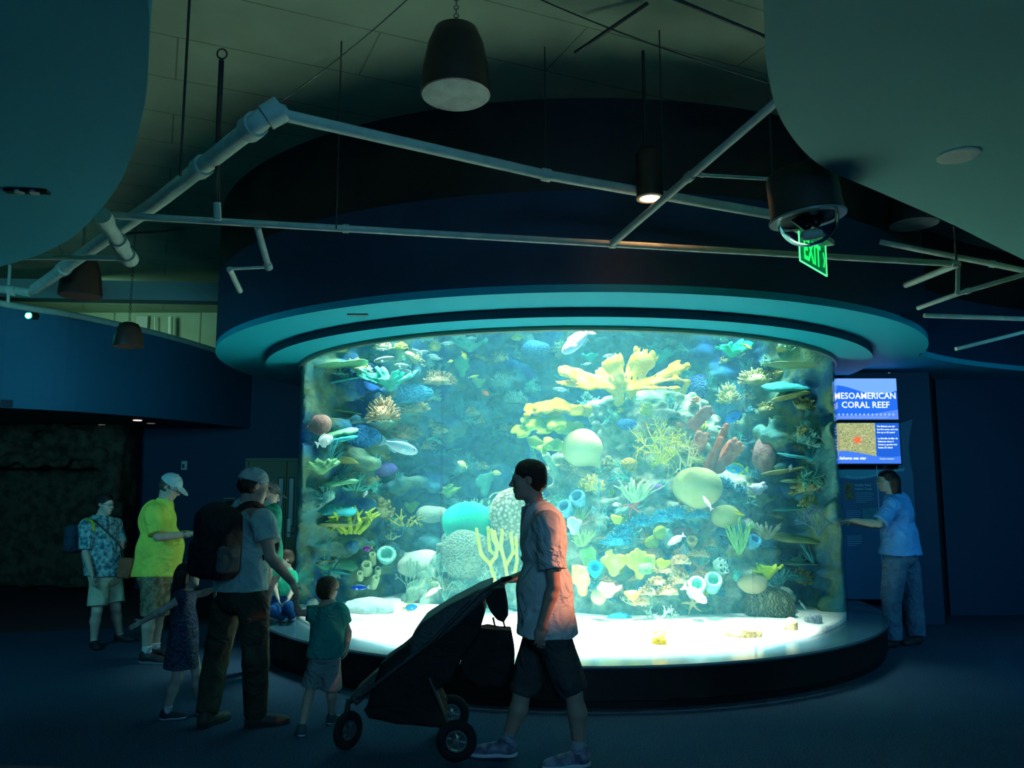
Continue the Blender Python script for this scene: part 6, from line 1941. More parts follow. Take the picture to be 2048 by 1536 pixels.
# woman at the information panel
D = 8.7
p = mk('woman with long dark hair, glasses, blue T-shirt and jeans at the information panel', D, (-1, 0.05, 0), dict(
    head=(1773, 962), neck=(1787, 993), chest=(1796, 1026), waist=(1800, 1072), hip=(1800, 1112),
    shL=(1787, 1010, 8.55), shR=(1794, 1010, 8.9), elL=(1757, 1048, 8.5), elR=(1765, 1050, 8.95), wrL=(1706, 1041, 8.55), wrR=(1702, 1046, 8.8),
    hpL=(1790, 1130, 8.62), hpR=(1815, 1130, 8.82), knL=(1784, 1195, 8.6), knR=(1826, 1195, 8.85), anL=(1785, 1262, 8.62), anR=(1832, 1262, 8.8),
    toL=(-1, -0.2, 0), toR=(-0.9, -0.5, 0)), h=0.0085, skin=(0.55, 0.46, 0.34), girth=1.3, width=1.05)
for q in 'LR': ground(p, q)
p.body((-1, 0.0, -0.08), 0.235, {'L': ((-1, 0.1, 0.0), (0, 0, 1), 1, 0.5), 'R': ((-1, -0.1, 0.0), (0, 0, 1), -1, 0.5)})
bl = cloth('sky blue cotton', (0.10, 0.36, 0.75), bump=0.4)
p.top('t_shirt', bl, at(1800, 1109, D).z, 0.85, 0.026, 0.086, None, 0.007, hips=1.08, flare=0.05)
p.bottom('jeans', cloth('blue denim', (0.06, 0.12, 0.20), (0.09, 0.17, 0.26)), 1, 0.125, 0.105, 0.98, top=at(1800, 1104, D).z, wob=0.007)
p.shoes(mat('dark trainers 3', (0.02, 0.025, 0.03), 0.6), L=0.28)
p.hair(mat('very long dark hair', (0.005, 0.004, 0.004), 0.5, bump=0.6, bscale=110, stretch=(1, 1, 0.1)), 'longwoman')
p.glasses(mat('thin metal frame', (0.5, 0.5, 0.5), 0.3, metal=1))
P_PAN = p
# ------------------------------------------------ stroller
def sdf_poly(s, pts, y0, y1, r=0.01, k=0.0, op='add'):
    "outline in x and z pushed through from y0 to y1, with soft edges"
    P_ = np.array([(p[0], p[1]) for p in pts], float)
    lo = (P_[:, 0].min() - 0.06, y0 - 0.06, P_[:, 1].min() - 0.06); hi = (P_[:, 0].max() + 0.06, y1 + 0.06, P_[:, 1].max() + 0.06)
    sl, G = s.block(lo, hi)
    X, Z = G[0], G[2]
    d = np.full(np.broadcast(X, Z).shape, 1e9); inside = np.zeros(d.shape, bool)
    n = len(P_)
    for i in range(n):
        a = P_[i]; b = P_[(i + 1) % n]; e = b - a
        wx, wz = X - a[0], Z - a[1]
        t = np.clip((wx * e[0] + wz * e[1]) / (e @ e), 0, 1)
        d = np.minimum(d, (wx - t * e[0]) ** 2 + (wz - t * e[1]) ** 2)
        c = ((a[1] > Z) != (b[1] > Z)) & (X < (b[0] - a[0]) * (Z - a[1]) / ((b[1] - a[1]) if b[1] != a[1] else 1e-9) + a[0])
        inside ^= c
    d = np.sqrt(d) * np.where(inside, -1, 1) + r
    w = np.abs(G[1] - (y0 + y1) / 2) - (y1 - y0) / 2 + r
    dd = np.sqrt(np.maximum(d, 0) ** 2 + np.maximum(w, 0) ** 2) + np.minimum(np.maximum(d, w), 0) - r
    s.comb(sl, dd.astype(np.float32), k, op)
def xz(px, py, d): 
    p = at(px, py, d); return (p.x, p.z)
SD = 5.38
strl = empty('stroller', (at(800, 1450, SD).x, SD, 0))
tag(strl, 'black three-wheeled stroller pushed left by the man in the pale polo', 'stroller')
blk = cloth('black stroller fabric', (0.018, 0.020, 0.020), bump=0.5)
sheen = mat('charcoal stroller fabric', (0.050, 0.056, 0.055), 0.55, spec=0.4, bump=0.5, bscale=60)
tubem = mat('dark aluminium tube', (0.10, 0.10, 0.10), 0.35, metal=0.7)
rub = mat('black rubber tyre', (0.012, 0.012, 0.013), 0.85)
def soft(name, pix, y0, y1, m, parent, h=0.009, r=0.03, wob=0.006, seed=1):
    P_ = [xz(px, py, (y0 + y1) / 2) for px, py in pix]
    s = SDF((min(p[0] for p in P_) - 0.05, y0 - 0.05, min(p[1] for p in P_) - 0.05), (max(p[0] for p in P_) + 0.05, y1 + 0.05, max(p[1] for p in P_) + 0.05), h)
    sdf_poly(s, P_, y0, y1, r)
    if wob: s.wobble(wob, 22, seed)
    return s.build(name, m, parent)
soft('canopy', [(830, 1262), (849, 1236), (898, 1203), (956, 1170), (985, 1162), (984, 1180), (960, 1205), (925, 1235), (880, 1270), (845, 1296), (824, 1300)], SD - 0.24, SD + 0.24, sheen, strl, seed=2)
soft('seat', [(770, 1318), (832, 1268), (900, 1215), (962, 1185), (972, 1215), (960, 1262), (930, 1300), (905, 1345), (872, 1372), (800, 1400), (742, 1400)], SD - 0.20, SD + 0.20, blk, strl, seed=3)
soft('footrest', [(707, 1384), (712, 1376), (775, 1322), (830, 1280), (842, 1300), (790, 1345), (722, 1400)], SD - 0.17, SD + 0.17, sheen, strl, r=0.02, seed=4)
soft('basket', [(738, 1404), (800, 1385), (868, 1360), (890, 1410), (893, 1440), (866, 1440), (800, 1434), (746, 1422)], SD - 0.19, SD + 0.19, blk, strl, seed=5)
b = MB()
for y in (SD - 0.25, SD + 0.25):
    b.tube([at(704, 1402, SD), at(722, 1392, y), at(860, 1285, y), at(962, 1184, y), at(1004, 1160, y)], 0.013, 10)
    b.tube([at(858, 1355, y), at(893, 1440, y), at(908, 1480, y)], 0.012, 10)
b.tube([at(862, 1364, SD - 0.25), at(862, 1364, SD + 0.25)], 0.010, 8)
b.tube([at(912, 1479, SD - 0.27), at(903, 1432, SD + 0.33)], 0.009, 8)
b.tube([at(704, 1402, SD), at(697, 1402, SD), at(694, 1425, SD)], 0.020, 10)
for y in (-0.035, 0.035): b.tube([at(694, 1418, SD + y), at(696, 1462, SD + y)], 0.009, 8)
b.build('frame', tubem, strl, smooth=True)
b = MB().tube([at(1004, 1160, SD - 0.25), at(1018, 1157, SD - 0.2), at(1022, 1158, SD), at(1018, 1157, SD + 0.2), at(1004, 1160, SD + 0.25)], 0.017, 12)
b.build('handlebar', mat('foam grip', (0.02, 0.02, 0.02), 0.8), strl, smooth=True)
def wheel(px, py, d, r, w, yaw, label=None):
    c = at(px, py, d); c.z = r + 0.003
    R = Matrix.Rotation(yaw, 3, 'Z') @ axis_rot((0, 1, 0))
    prof = [(r - 0.032 + 0.032 * math.cos(a), 0.026 * w * math.sin(a)) for a in [2 * PI * k / 12 for k in range(12)]]
    t = MB().lathe(prof, c, R, 36, closed=True).build('wheel', rub, strl, smooth=True)
    hb = MB()
    hb.lathe([(r - 0.058, -0.012), (r - 0.060, 0.012), (r - 0.068, 0.012), (r - 0.068, -0.012)], c, R, 36, closed=True)
    for k in range(6):
        a = 2 * PI * k / 6
        v = R @ Vector((math.cos(a), math.sin(a), 0))
        hb.tube([c + v * 0.012, c + v * (r - 0.062)], 0.007, 6)
    hb.lathe([(0.001, -0.03), (0.022, -0.028), (0.024, 0.028), (0.001, 0.03)], c, R, 16)
    hb.build('wheel_rim', mat('grey wheel rim', (0.16, 0.17, 0.17), 0.4, metal=0.5) if 'rim' not in CM else CM['rim'], t)
wheel(913, 1480, 5.13, 0.125, 1, 0.05)
wheel(902, 1430, 5.72, 0.125, 1, 0.05)
wheel(696, 1464, 5.36, 0.120, 1, 0.95)
bag = soft('parent_organiser', [(975, 1172), (1010, 1170), (1015, 1200), (1016, 1225), (1008, 1239), (995, 1235), (980, 1218), (970, 1196)], SD - 0.16, SD + 0.12, blk, None, seed=7)
tag(bag, 'black pouch hung from the stroller handle', 'bag')
bag = soft('changing_bag', [(930, 1262), (975, 1254), (1022, 1258), (1030, 1300), (1028, 1366), (960, 1372), (925, 1345), (922, 1290)], SD - 0.02, SD + 0.22, blk, None, seed=8)
tag(bag, 'bulky black bag slung low behind the stroller seat by the man', 'bag')
hook = MB().tube([at(986, 1235, SD + 0.1), at(992, 1262, SD + 0.1)], 0.008, 6)
hook.tube([at(1004, 1165, SD + 0.1), at(1006, 1240, SD + 0.1), at(1012, 1262, SD + 0.1)], 0.008, 6)
o = hook.build('carry_strap', blk, bag)

# ------------------------------------------------ bags
pb = P_BACK
R = pb.R
cc = at(436, 1086, 5.60)
s = SDF(cc - Vector((0.36, 0.36, 0.42)), cc + Vector((0.36, 0.36, 0.42)), 0.009)
s.box(cc, (0.165, 0.12, 0.245), R, r=0.09, k=0.0)
s.box(cc - pb.fw * 0.10 - Vector((0, 0, 0.09)), (0.13, 0.07, 0.13), R, r=0.06, k=0.02)
s.ell(cc + Vector((0, 0, 0.12)) - pb.fw * 0.02, (0.15, 0.13, 0.16), R, k=0.03)
s.wobble(0.008, 18, 3)
bp_ = s.build('backpack', cloth('black backpack nylon', (0.016, 0.017, 0.020), bump=0.5))
tag(bp_, 'bulging black backpack on the back of the man with the light cap', 'backpack')
s = SDF(cc - Vector((0.4, 0.4, 0.42)), cc + Vector((0.4, 0.4, 0.42)), 0.008)
s.box(cc + pb.rt * 0.155 - Vector((0, 0, 0.10)) - pb.fw * 0.03, (0.03, 0.085, 0.09), R, r=0.025)
s.build('side_pocket', cloth('grey mesh pocket', (0.07, 0.085, 0.085)), bp_)
for q, sh in (('R', pb.J['shR']), ('L', pb.J['shL'])):
    sgn = 1 if q == 'R' else -1
    top_ = pb.J['chest'] + pb.rt * sgn * 0.12 + Vector((0, 0, 0.185))
    a = cc + pb.rt * sgn * 0.09 + Vector((0, 0, 0.20)) + pb.fw * 0.05
    fr_ = pb.J['chest'] + pb.rt * sgn * 0.125 + pb.fw * 0.150
    pts = [a, a.lerp(top_, 0.5) + Vector((0, 0, 0.035)), top_ + Vector((0, 0, 0.012)), top_.lerp(fr_, 0.5) + pb.fw * 0.035 + Vector((0, 0, 0.03)), fr_ + Vector((0, 0, 0.03)), fr_ - Vector((0, 0, 0.12)) + pb.rt * sgn * 0.03, pb.J['chest'] + pb.rt * sgn * 0.19 - Vector((0, 0, 0.17))]
    mbs = MB()
    pts = spline(pts, 5)
    mbs.tube(pts, 0.022, 10)
    mbs.build('shoulder_strap', cloth('black strap webbing', (0.014, 0.014, 0.016)), bp_, smooth=True)
pw = P_WOM
c2 = at(251, 1136, 8.62)
s = SDF(c2 - Vector((0.16, 0.16, 0.2)), c2 + Vector((0.16, 0.16, 0.2)), 0.009)
s.box(c2, (0.075, 0.045, 0.11), Matrix.Rotation(0.12, 3, 'Y'), r=0.03)
s.wobble(0.004, 24, 2)
pu = s.build('handbag', cloth('tan brown leather', (0.24, 0.09, 0.05)))
tag(pu, 'small rust-brown handbag hanging at the hip of the woman in the floral top', 'handbag')
ch = pw.J['chest']
st = [c2 + Vector((-0.02, 0, 0.1)), at(240, 1092, 8.42), at(216, 1066, 8.38), at(196, 1048, 8.42), at(188, 1040, 8.56), at(186, 1046, 8.72)]
MB().tube(spline(st, 5), 0.010, 6).build('shoulder_strap', cloth('grey webbing', (0.05, 0.06, 0.06)), pu, smooth=True)
c3 = at(150, 1066, 8.78)
s = SDF(c3 - Vector((0.22, 0.22, 0.3)), c3 + Vector((0.22, 0.22, 0.3)), 0.009)
s.box(c3 - Vector((0, 0, 0.06)), (0.10, 0.08, 0.15), pw.R, r=0.06)
s.wobble(0.004, 20, 3)
sb_ = s.build('backpack', cloth('dark blue backpack nylon', (0.015, 0.045, 0.075)))
tag(sb_, 'small dark blue backpack with a yellow strap on the woman at the far left', 'backpack')
st = [at(158, 1052, 8.74), at(168, 1040, 8.62), at(178, 1039, 8.46), at(186, 1047, 8.36), at(188, 1062, 8.34)]
MB().tube(spline(st, 5), 0.014, 8).build('shoulder_strap', cloth('yellow strap', (0.42, 0.42, 0.04)), sb_, smooth=True)

# ------------------------------------------------ sprinkler pipes, hangers and cables under the ceiling
def pipe(label, pts, r, coup=(), name='sprinkler_pipe', m=None, cat='pipe', n=14):
    b = MB().tube([Vector(p) for p in pts], r, n)
    o = b.build(name, m or M['pipe'], None, smooth=True)
    tag(o, label, cat)
    for (a, bb, t) in coup:
        a, bb = Vector(a), Vector(bb)
        c = a.lerp(bb, t); d = (bb - a).normalized()
        MB().tube([c - d * r * 0.9, c + d * r * 0.9], r * 1.28, n).build('coupling', m or M['pipe'], o, smooth=True)
    return o
e1 = atz(515, 246, 3.62); e0 = atz(322, 398, 3.62); e00 = atz(70, 578, 3.62)
pipe('thick pipe sloping down left across the upper left, from the elbow to the blue fascia', [e1, e0, e00], 0.052, ((e1, e0, 0.04), (e1, e0, 0.52), (e0, e00, 0.7)))
j1 = atz(548, 226, 3.68); j2 = at(1092, 350, 5.05)
pipe('pipe elbow with bolted couplings at the top of the thick sloping pipe', spline([e1 + (e0 - e1).normalized() * 0.06, e1, e1.lerp(j1, 0.5) + Vector((0.0, 0.03, 0.035)), j1, j1 + (j2 - j1).normalized() * 0.05], 4), 0.056, ((e1 + (e0 - e1).normalized() * 0.08, e1, 0.2), (e1, j1, 0.98)), 'pipe_elbow', cat='pipe elbow')
j2 = at(1092, 350, 5.05); j3 = at(1560, 432, 5.35)
pipe('long thin pipe running right from the elbow over the tank drum', [j1, j2, j3], 0.034, ((j1, j2, 0.02), (j2, j3, 0.0)))
bA, bB, bC = at(212, 430, 4.95), at(1225, 488, 5.25), at(1916, 528, 5.75)
pipe('longest straight pipe crossing the whole photo in front of the navy drum', [bA, bB, bC], 0.023, ((bA, bB, 0.46), (bB, bC, 0.0), (bB, bC, 0.985)))
c0, c1 = at(1226, 486, 5.22), at(1384, 349, 4.6); c2_ = at(1552, 204, 4.1)
pipe('diagonal pipe rising right towards the ceiling cloud behind the lit lamp', [c0, c1, c2_], 0.024, ((c0, c1, 0.97),))
pipe('short thin arm pipe pointing right to the camera dome', [c1, at(1541, 358, 4.65)], 0.011, ((c1, at(1541, 358, 4.65), 0.12),))
f0, f1 = at(207, 436, 4.9), at(258, 516, 5.4)
pipe('short fat pipe slanting down right at the edge of the left ceiling cloud', [f0, f1], 0.045, ((f0, f1, 0.02), (f0, f1, 0.6), (f0, f1, 0.98)))
g0 = at(-60, 513, 5.3)
pipe('pipe running left from the foot of the short fat pipe', [f1, g0], 0.020, ((f1, g0, 0.05),))
h0, h1 = at(515, 456, 5.05), at(537, 534, 5.3)
pipe('sprinkler drop below the longest pipe, upper length', [h0, h1], 0.022, ((h0, h1, 0.98),))
h2 = at(459, 538, 5.2)
pipe('thin level sprinkler arm between the two drops', [h1, h2], 0.010, ((h1, h2, 0.95),))
pipe('sprinkler drop below the longest pipe, lower length ending on the drum', [h2, at(480, 582, 5.5)], 0.020)
pipe('short fat stub pipe left of the boxed drum on the right, below the longest pipe', [bC, at(1812, 570, 6.5)], 0.026)
k0, k1 = at(1916, 530, 5.8), at(1915, 588, 5.8)
pipe('pair of short vertical drops under the end of the longest pipe', [k0, k1], 0.016, ((k0, k1, 0.02), (k0, k1, 0.96)))
pipe('pipe slanting down left at the right edge, nearest the soffit', [at(2120, 528, 5.6), k1, at(1836, 616, 6.2)], 0.018, ((at(2120, 528, 5.6), k1, 0.9),))
pipe('level pipe at the right edge under the slanting one', [at(2120, 640, 6.8), at(1848, 631, 6.8)], 0.020)
pipe('lowest slanting pipe at the right edge above the soffit lobe', [at(2120, 646, 7.3), at(1912, 698, 7.0)], 0.018)
pipe('pipe behind the right ceiling cloud running to the photo edge', [at(1760, 484, 6.3), at(1995, 530, 5.9), at(2120, 556, 5.7)], 0.022, ((at(1760, 484, 6.3), at(1995, 530, 5.9), 0.96),))
l0, l1 = at(-60, 520, 8.2), at(40, 545, 8.2)
pipe('thick pipe stub at the far left edge above the fascia', [at(-60, 572, 8.6), at(30, 580, 8.6), at(62, 585, 8.6)], 0.045, ((at(-60, 572, 8.6), at(62, 585, 8.6), 0.7),))
pipe('thin vertical pipe at the far left edge', [at(20, 530, 8.6), at(16, 606, 8.6)], 0.018)
rodm = mat('dark hanger rod', (0.035, 0.045, 0.04), 0.5, metal=0.4)
def rod(label, px0, py0, px1, py1, d, r=0.006, name='hanger_rod', m=None, top=True):
    a = at(px0, py0, d); b_ = at(px1, py1, d); b_.x = a.x = (a.x + b_.x) / 2
    if top: a.z = ZC
    return pipe(label, [a, b_], r, (), name, m or rodm, 'rod', 8)
rod('thin hanger rod at the upper left above the thick sloping pipe', 380, 40, 357, 352, 4.4, 0.008)
rod('thin hanger rod that drops to the longest pipe left of the big speaker', 680, 100, 675, 458, 4.98, 0.005)
rod('faint hanger rod right of the big speaker', 1090, 60, 1090, 350, 5.05, 0.005)
rod('thin hanger rod right of the lit lamp stem', 1322, 20, 1322, 372, 4.85, 0.005)
rod('hanger rod beside the right ceiling cloud', 1541, 240, 1543, 356, 4.65, 0.008)
rod('hanger rod over the end of the longest pipe at the right', 1906, 455, 1915, 520, 5.75, 0.008)
cn = pipe('dark thick conduit hanging from a clamp over the thick sloping pipe', [at(443, 122, 4.6), at(437, 250, 4.6) , at(434, 408, 4.6)], 0.016, (), 'hanger_conduit', rodm, 'conduit')
MB().tube([at(434, 405, 4.6), at(435, 440, 4.62)], 0.022, 10).build('sprinkler_head', M['pipe'], cn, smooth=True)
MB().lathe([(0.03 + 0.006 * math.cos(w), 0.006 * math.sin(w)) for w in [2 * PI * k / 6 for k in range(6)]], at(444, 108, 4.6), axis_rot((0, 1, 0.2)), 16, closed=True).build('clamp_ring', tubem, cn, smooth=True)
def cable(label, a, b_, r=0.004, sag=0.03):
    a, b_ = Vector(a), Vector(b_)
    pts = [a.lerp(b_, t) - Vector((0, 0, sag * 4 * t * (1 - t))) for t in [k / 8 for k in range(9)]]
    o = MB().tube(pts, r, 6).build('cable', rodm, None, smooth=True)
    tag(o, label, 'cable')
cable('thin cable stretched from the ceiling down to the pipe elbow', atz(830, -15, ZC - 0.04), at(545, 214, 4.6))
cable('thin cable stretched to the right ceiling cloud over the lit lamp', atz(1060, -10, ZC - 0.04), at(1560, 172, 4.0))
o = MB().tube([atz(1296, 6, ZC - 0.03), at(1150, 106, 4.8)], 0.012, 8).build('strut_bar', rodm); tag(o, 'dark strut bar under the ceiling left of the lamp stem', 'bar')
o = MB().tube([atz(1330, -10, ZC - 0.03), at(1545, 80, 4.3)], 0.012, 8).build('strut_bar', rodm); tag(o, 'dark strut bar under the ceiling right of the lamp stem', 'bar')
o = MB().tube([at(205, 470, 8.5), at(330, 462, 8.8), at(420, 450, 9.0)], 0.012, 8).build('cable', rodm); tag(o, 'dark cable swag in the gap right of the left cloud', 'cable')

# pendant speakers
grille = mat('pale speaker grille', (0.36, 0.42, 0.38), 0.7, var=0.15, vscale=9, bump=0.2)
def speaker(cx, cy_, wpx, dia, label, gm, squash=1.0, hh=1.05, top_r=0.5):
    d = dia * FPX / wpx
    c = at(cx, cy_, d); r = dia / 2; H = dia * hh
    root = empty('pendant_speaker', c)
    tag(root, label, 'speaker')
    MB().lathe([(r * 0.97, -0.004), (r, 0.0), (r * 1.0, H * 0.08), (r * 0.93, H * 0.4), (r * 0.80, H * 0.72), (r * (top_r + 0.12), H * 0.93), (r * top_r * 0.7, H), (0.001, H)], c, n=40).build('housing', M['fix'], root, smooth=True)
    MB().lathe([(0.001, -0.007), (r * 0.7, -0.007), (r * 0.955, -0.006), (r * 0.96, -0.001)], c, n=40).build('grille', gm, root, smooth=True)
    b = MB()
    z0 = c.z + H
    k = 0
    while z0 < ZC:
        R = axis_rot((1, 0, 0) if k % 2 else (0, 1, 0))
        b.lathe([(0.014 + 0.003 * math.cos(w), 0.003 * math.sin(w)) for w in [2 * PI * q / 5 for q in range(5)]], (c.x, c.y, z0 + 0.012), R, 8, closed=True)
        z0 += 0.026; k += 1
    b.build('chain', tubem, root)
    return root
dgr = mat('dim speaker grille', (0.05, 0.035, 0.03), 0.7)
speaker(911, 190, 148, 0.40, 'largest black pendant speaker with a pale grille, top centre', grille)
speaker(256, 693, 58, 0.30, 'smallest black pendant speaker, in front of the blue fascia at the left', dgr, hh=0.85)
speaker(160, 592, 82, 0.40, 'black pendant speaker under the left ceiling cloud, above the smallest one', dgr)
speaker(1828, 448, 98, 0.40, 'pendant speaker half hidden behind the right ceiling cloud', grille)
# lit cylinder lamp
c = at(1300, 397, 5.1)
lr = empty('cylinder_lamp', c); tag(lr, 'black cylindrical pendant lamp with a glowing warm mouth', 'lamp')
MB().lathe([(0.072, 0.002), (0.089, 0.0), (0.089, 0.30), (0.06, 0.345), (0.02, 0.36), (0.001, 0.36)], c, n=36).build('housing', M['fix'], lr, smooth=True)
MB().lathe([(0.064, -0.001), (0.001, -0.001)], c, n=36).build('lit_lens', mat('lit warm lens', (1, 0.8, 0.6), 0.4, emit=(1.0, 0.66, 0.42), estr=9), lr)
MB().lathe([(0.064, 0.006), (0.072, -0.004), (0.090, -0.003), (0.090, 0.006)], c, n=36, closed=True).build('trim_ring', mat('pale ring', (0.5, 0.36, 0.24), 0.5, metal=0.3), lr, smooth=True)
MB().tube([c + Vector((-0.025, 0, 0.34)), Vector((c.x - 0.025, c.y, ZC))], 0.011, 10).build('stem', M['fix'], lr, smooth=True)
lamp('cylinder_lamp_light', 'SPOT', c + Vector((0, 0, -0.02)), 5, (1.0, 0.6, 0.4), 0.05, c + Vector((0, 0.1, -3)), spot=60, blend=0.8)

# camera dome on the edge of the right cloud
c = at(1615, 437, 3.72)
R = Matrix.Rotation(math.radians(-6), 3, 'Y')
dr = empty('surveillance_camera', c); tag(dr, 'black surveillance camera drum with a clear dome in front of the exit sign', 'camera')
MB().lathe([(0.150, 0.0), (0.172, 0.012), (0.168, 0.05), (0.164, 0.21), (0.150, 0.235), (0.001, 0.24)], c, R, 44).build('housing', mat('charcoal plastic', (0.030, 0.036, 0.038), 0.5, bump=0.1), dr, smooth=True)
MB().lathe([(0.142, -0.006), (0.178, -0.006), (0.180, 0.004), (0.142, 0.004)], c, R, 44, closed=True).build('dome_ring', mat('grey green ring', (0.20, 0.30, 0.27), 0.3), dr, smooth=True)
gm2 = bpy.data.materials.new('clear dome plastic'); gm2.use_nodes = True
nt = gm2.node_tree; nt.nodes.clear()
out = nt.nodes.new('ShaderNodeOutputMaterial'); mx = nt.nodes.new('ShaderNodeMixShader'); t_ = nt.nodes.new('ShaderNodeBsdfTransparent'); g_ = nt.nodes.new('ShaderNodeBsdfGlossy'); g_.inputs['Roughness'].default_value = 0.05
lw = nt.nodes.new('ShaderNodeLayerWeight'); lw.inputs['Blend'].default_value = 0.12
t_.inputs[0].default_value = (0.95, 1.0, 0.98, 1)
nt.links.new(lw.outputs['Fresnel'], mx.inputs[0]); nt.links.new(t_.outputs[0], mx.inputs[1]); nt.links.new(g_.outputs[0], mx.inputs[2]); nt.links.new(mx.outputs[0], out.inputs[0])
MB().lathe([(0.142 * math.cos(a), -0.142 * math.sin(a) * 0.95) for a in [PI / 2 * k / 12 for k in range(13)]], c, R, 44).build('clear_dome', gm2, dr, smooth=True)
s = SDF(c - Vector((0.14, 0.14, 0.14)), c + Vector((0.14, 0.14, 0.1)), 0.006)
s.ell(c + Vector((-0.01, 0.02, -0.01)), (0.038, 0.036, 0.036)); s.cone(c + Vector((-0.06, 0, 0.0)), c + Vector((-0.02, -0.03, -0.05)), 0.022, 0.022, k=0.01)
s.cone(c + Vector((0.05, 0, 0.0)), c + Vector((0.02, -0.04, -0.035)), 0.026, 0.026, k=0.005)
s.build('camera_gimbal', mat('black camera body', (0.012, 0.012, 0.014), 0.3), dr)
s = SDF(c - Vector((0.14, 0.14, 0.14)), c + Vector((0.14, 0.14, 0.1)), 0.006)
s.cone(c + Vector((0.03, -0.05, -0.09)), c + Vector((-0.03, -0.05, -0.10)), 0.022, 0.026, k=0.01); s.cone(c + Vector((-0.02, -0.06, 0.02)), c + Vector((0.03, -0.06, 0.025)), 0.012, 0.012)
s.build('camera_bracket', mat('white plastic', (0.5, 0.52, 0.45), 0.4), dr)

# writing
def letters(parent, text, org, right, up, cap, m, width=None, align='LEFT', depth=0.002, bold=0.0, name='lettering'):
    cu = bpy.data.curves.new('lettering', 'FONT')
    cu.body = text; cu.size = cap / 0.70; cu.align_x = align; cu.extrude = 0.0; cu.offset = bold
    cu.resolution_u = 2
    o = bpy.data.objects.new('lettering', cu); C.objects.link(o)
    bpy.context.view_layer.update()
    me = bpy.data.meshes.new_from_object(o.evaluated_get(bpy.context.evaluated_depsgraph_get()))
    bpy.data.objects.remove(o)
    if len(me.vertices) == 0: return None
    xs = [v.co.x for v in me.vertices]; w = max(xs) - min(xs)
    sx = width / w if width else 1.0
    right = Vector(right).normalized(); up = Vector(up).normalized(); nn = right.cross(up)
    off = Vector(world_loc(parent)) if parent else Vector((0, 0, 0))
    for v in me.vertices:
        v.co = Vector(org) - off + right * (v.co.x * sx) + up * v.co.y + nn * depth
    me.materials.clear(); me.materials.append(m)
    oo = bpy.data.objects.new(name, me); C.objects.link(oo)
    if parent: oo.parent = parent
    return oo
# exit sign
gl_ = mat('glowing green letters', (0.02, 0.9, 0.15), 0.4, emit=(0.01, 1.0, 0.10), estr=1.6)
gedge = mat('lit green edge', (0.1, 1, 0.3), 0.4, emit=(0.10, 1.0, 0.30), estr=1.3)
gpl = bpy.data.materials.new('green lit acrylic plate'); gpl.use_nodes = True
gb = gpl.node_tree.nodes['Principled BSDF']; gb.inputs['Base Color'].default_value = (0.0, 0.12, 0.06, 1); gb.inputs['Alpha'].default_value = 0.55; gb.inputs['Roughness'].default_value = 0.2
gb.inputs['Emission Color'].default_value = (0.0, 1, 0.3, 1); gb.inputs['Emission Strength'].default_value = 0.10
A = at(1600, 521, 4.62); B = at(1653, 536, 4.98)
rt = (B - A); rt.z = 0; W_ = rt.length; rt.normalize(); up = Vector((0, 0, 1)); H_ = 0.20
zb = A.z
er = empty('exit_sign', A); tag(er, 'green glowing exit sign hanging behind the camera dome', 'sign')
nn = rt.cross(up)
Rm = Matrix((rt, -nn, up)).transposed()
cen = A + rt * W_ / 2 + up * H_ / 2
MB().box(cen, (W_ / 2, 0.003, H_ / 2), Rm).build('sign_plate', gpl, er)
e = MB()
e.box(A + rt * W_ / 2, (W_ / 2, 0.004, 0.0035), Rm); e.box(A + up * H_ / 2, (0.003, 0.004, H_ / 2), Rm); e.box(A + rt * W_ + up * H_ / 2, (0.003, 0.004, H_ / 2), Rm)
e.build('plate_edge', gedge, er)
letters(er, 'EXIT', A + rt * 0.055 + up * 0.03, rt, up, 0.135, gl_, W_ * 0.62, depth=0.006, bold=0.004)
letters(er, '›', A + rt * (W_ - 0.075) + up * 0.045, rt, up, 0.14, gl_, 0.035, depth=0.006, bold=0.003)
MB().box(cen + up * (H_ / 2 + 0.018), (W_ / 2 + 0.03, 0.05, 0.018), Rm, bev=0.005).build('sign_housing', mat('white sign housing', (0.5, 0.55, 0.48), 0.5), er)
MB().tube([cen + up * (H_ / 2 + 0.03), Vector((cen.x, cen.y, ZC))], 0.012, 10).build('stem', M['fix'], er, smooth=True)

# ------------------------------------------------ screens and information panels on the right
SDp = 9.72
x0 = at(1652, 757, SDp).x; x1 = at(1792, 757, SDp).x
def emi(name, col, k=1.0):
    return mat(name, tuple(min(1, c) for c in col), 0.5, emit=col, estr=k)
def flat(parent, name, pts, y, m):
    o = raw(name, [Vector((x, y, z)) for x, z in pts], [tuple(range(len(pts)))], m)
    o.parent = parent; 
    off = world_loc(parent)
    for v in o.data.vertices: v.co -= off
    return o
white_e = emi('lit white text', (0.95, 0.95, 1.0), 1.0)
def screen(z1, z0, label):
    r = empty('display_screen', ((x0 + x1) / 2, SDp, z0)); tag(r, label, 'screen')
    MB().box(((x0 + x1) / 2, SDp + 0.035, (z0 + z1) / 2), ((x1 - x0) / 2 + 0.018, 0.034, (z1 - z0) / 2 + 0.018), bev=0.004).build('screen_frame', M['black'], r)
    return r
za, zb_ = at(1730, 757, SDp).z, at(1730, 839, SDp).z
scr = screen(za, zb_, 'upper lit screen titled Mesoamerican Coral Reef at the right of the tank')
y = SDp - 0.0005
n = 24
w = x1 - x0; hgt = za - zb_
def wave(t): return zb_ + hgt * (0.72 + 0.115 * math.cos((t - 0.12) * 5.2))
flat(scr, 'screen_sky', [(x0, za)] + [(x0, wave(0))] + [(x0 + w * k / n, wave(k / n)) for k in range(1, n + 1)] + [(x1, za)], y, emi('screen pale blue', (0.16, 0.34, 0.95), 1.0))
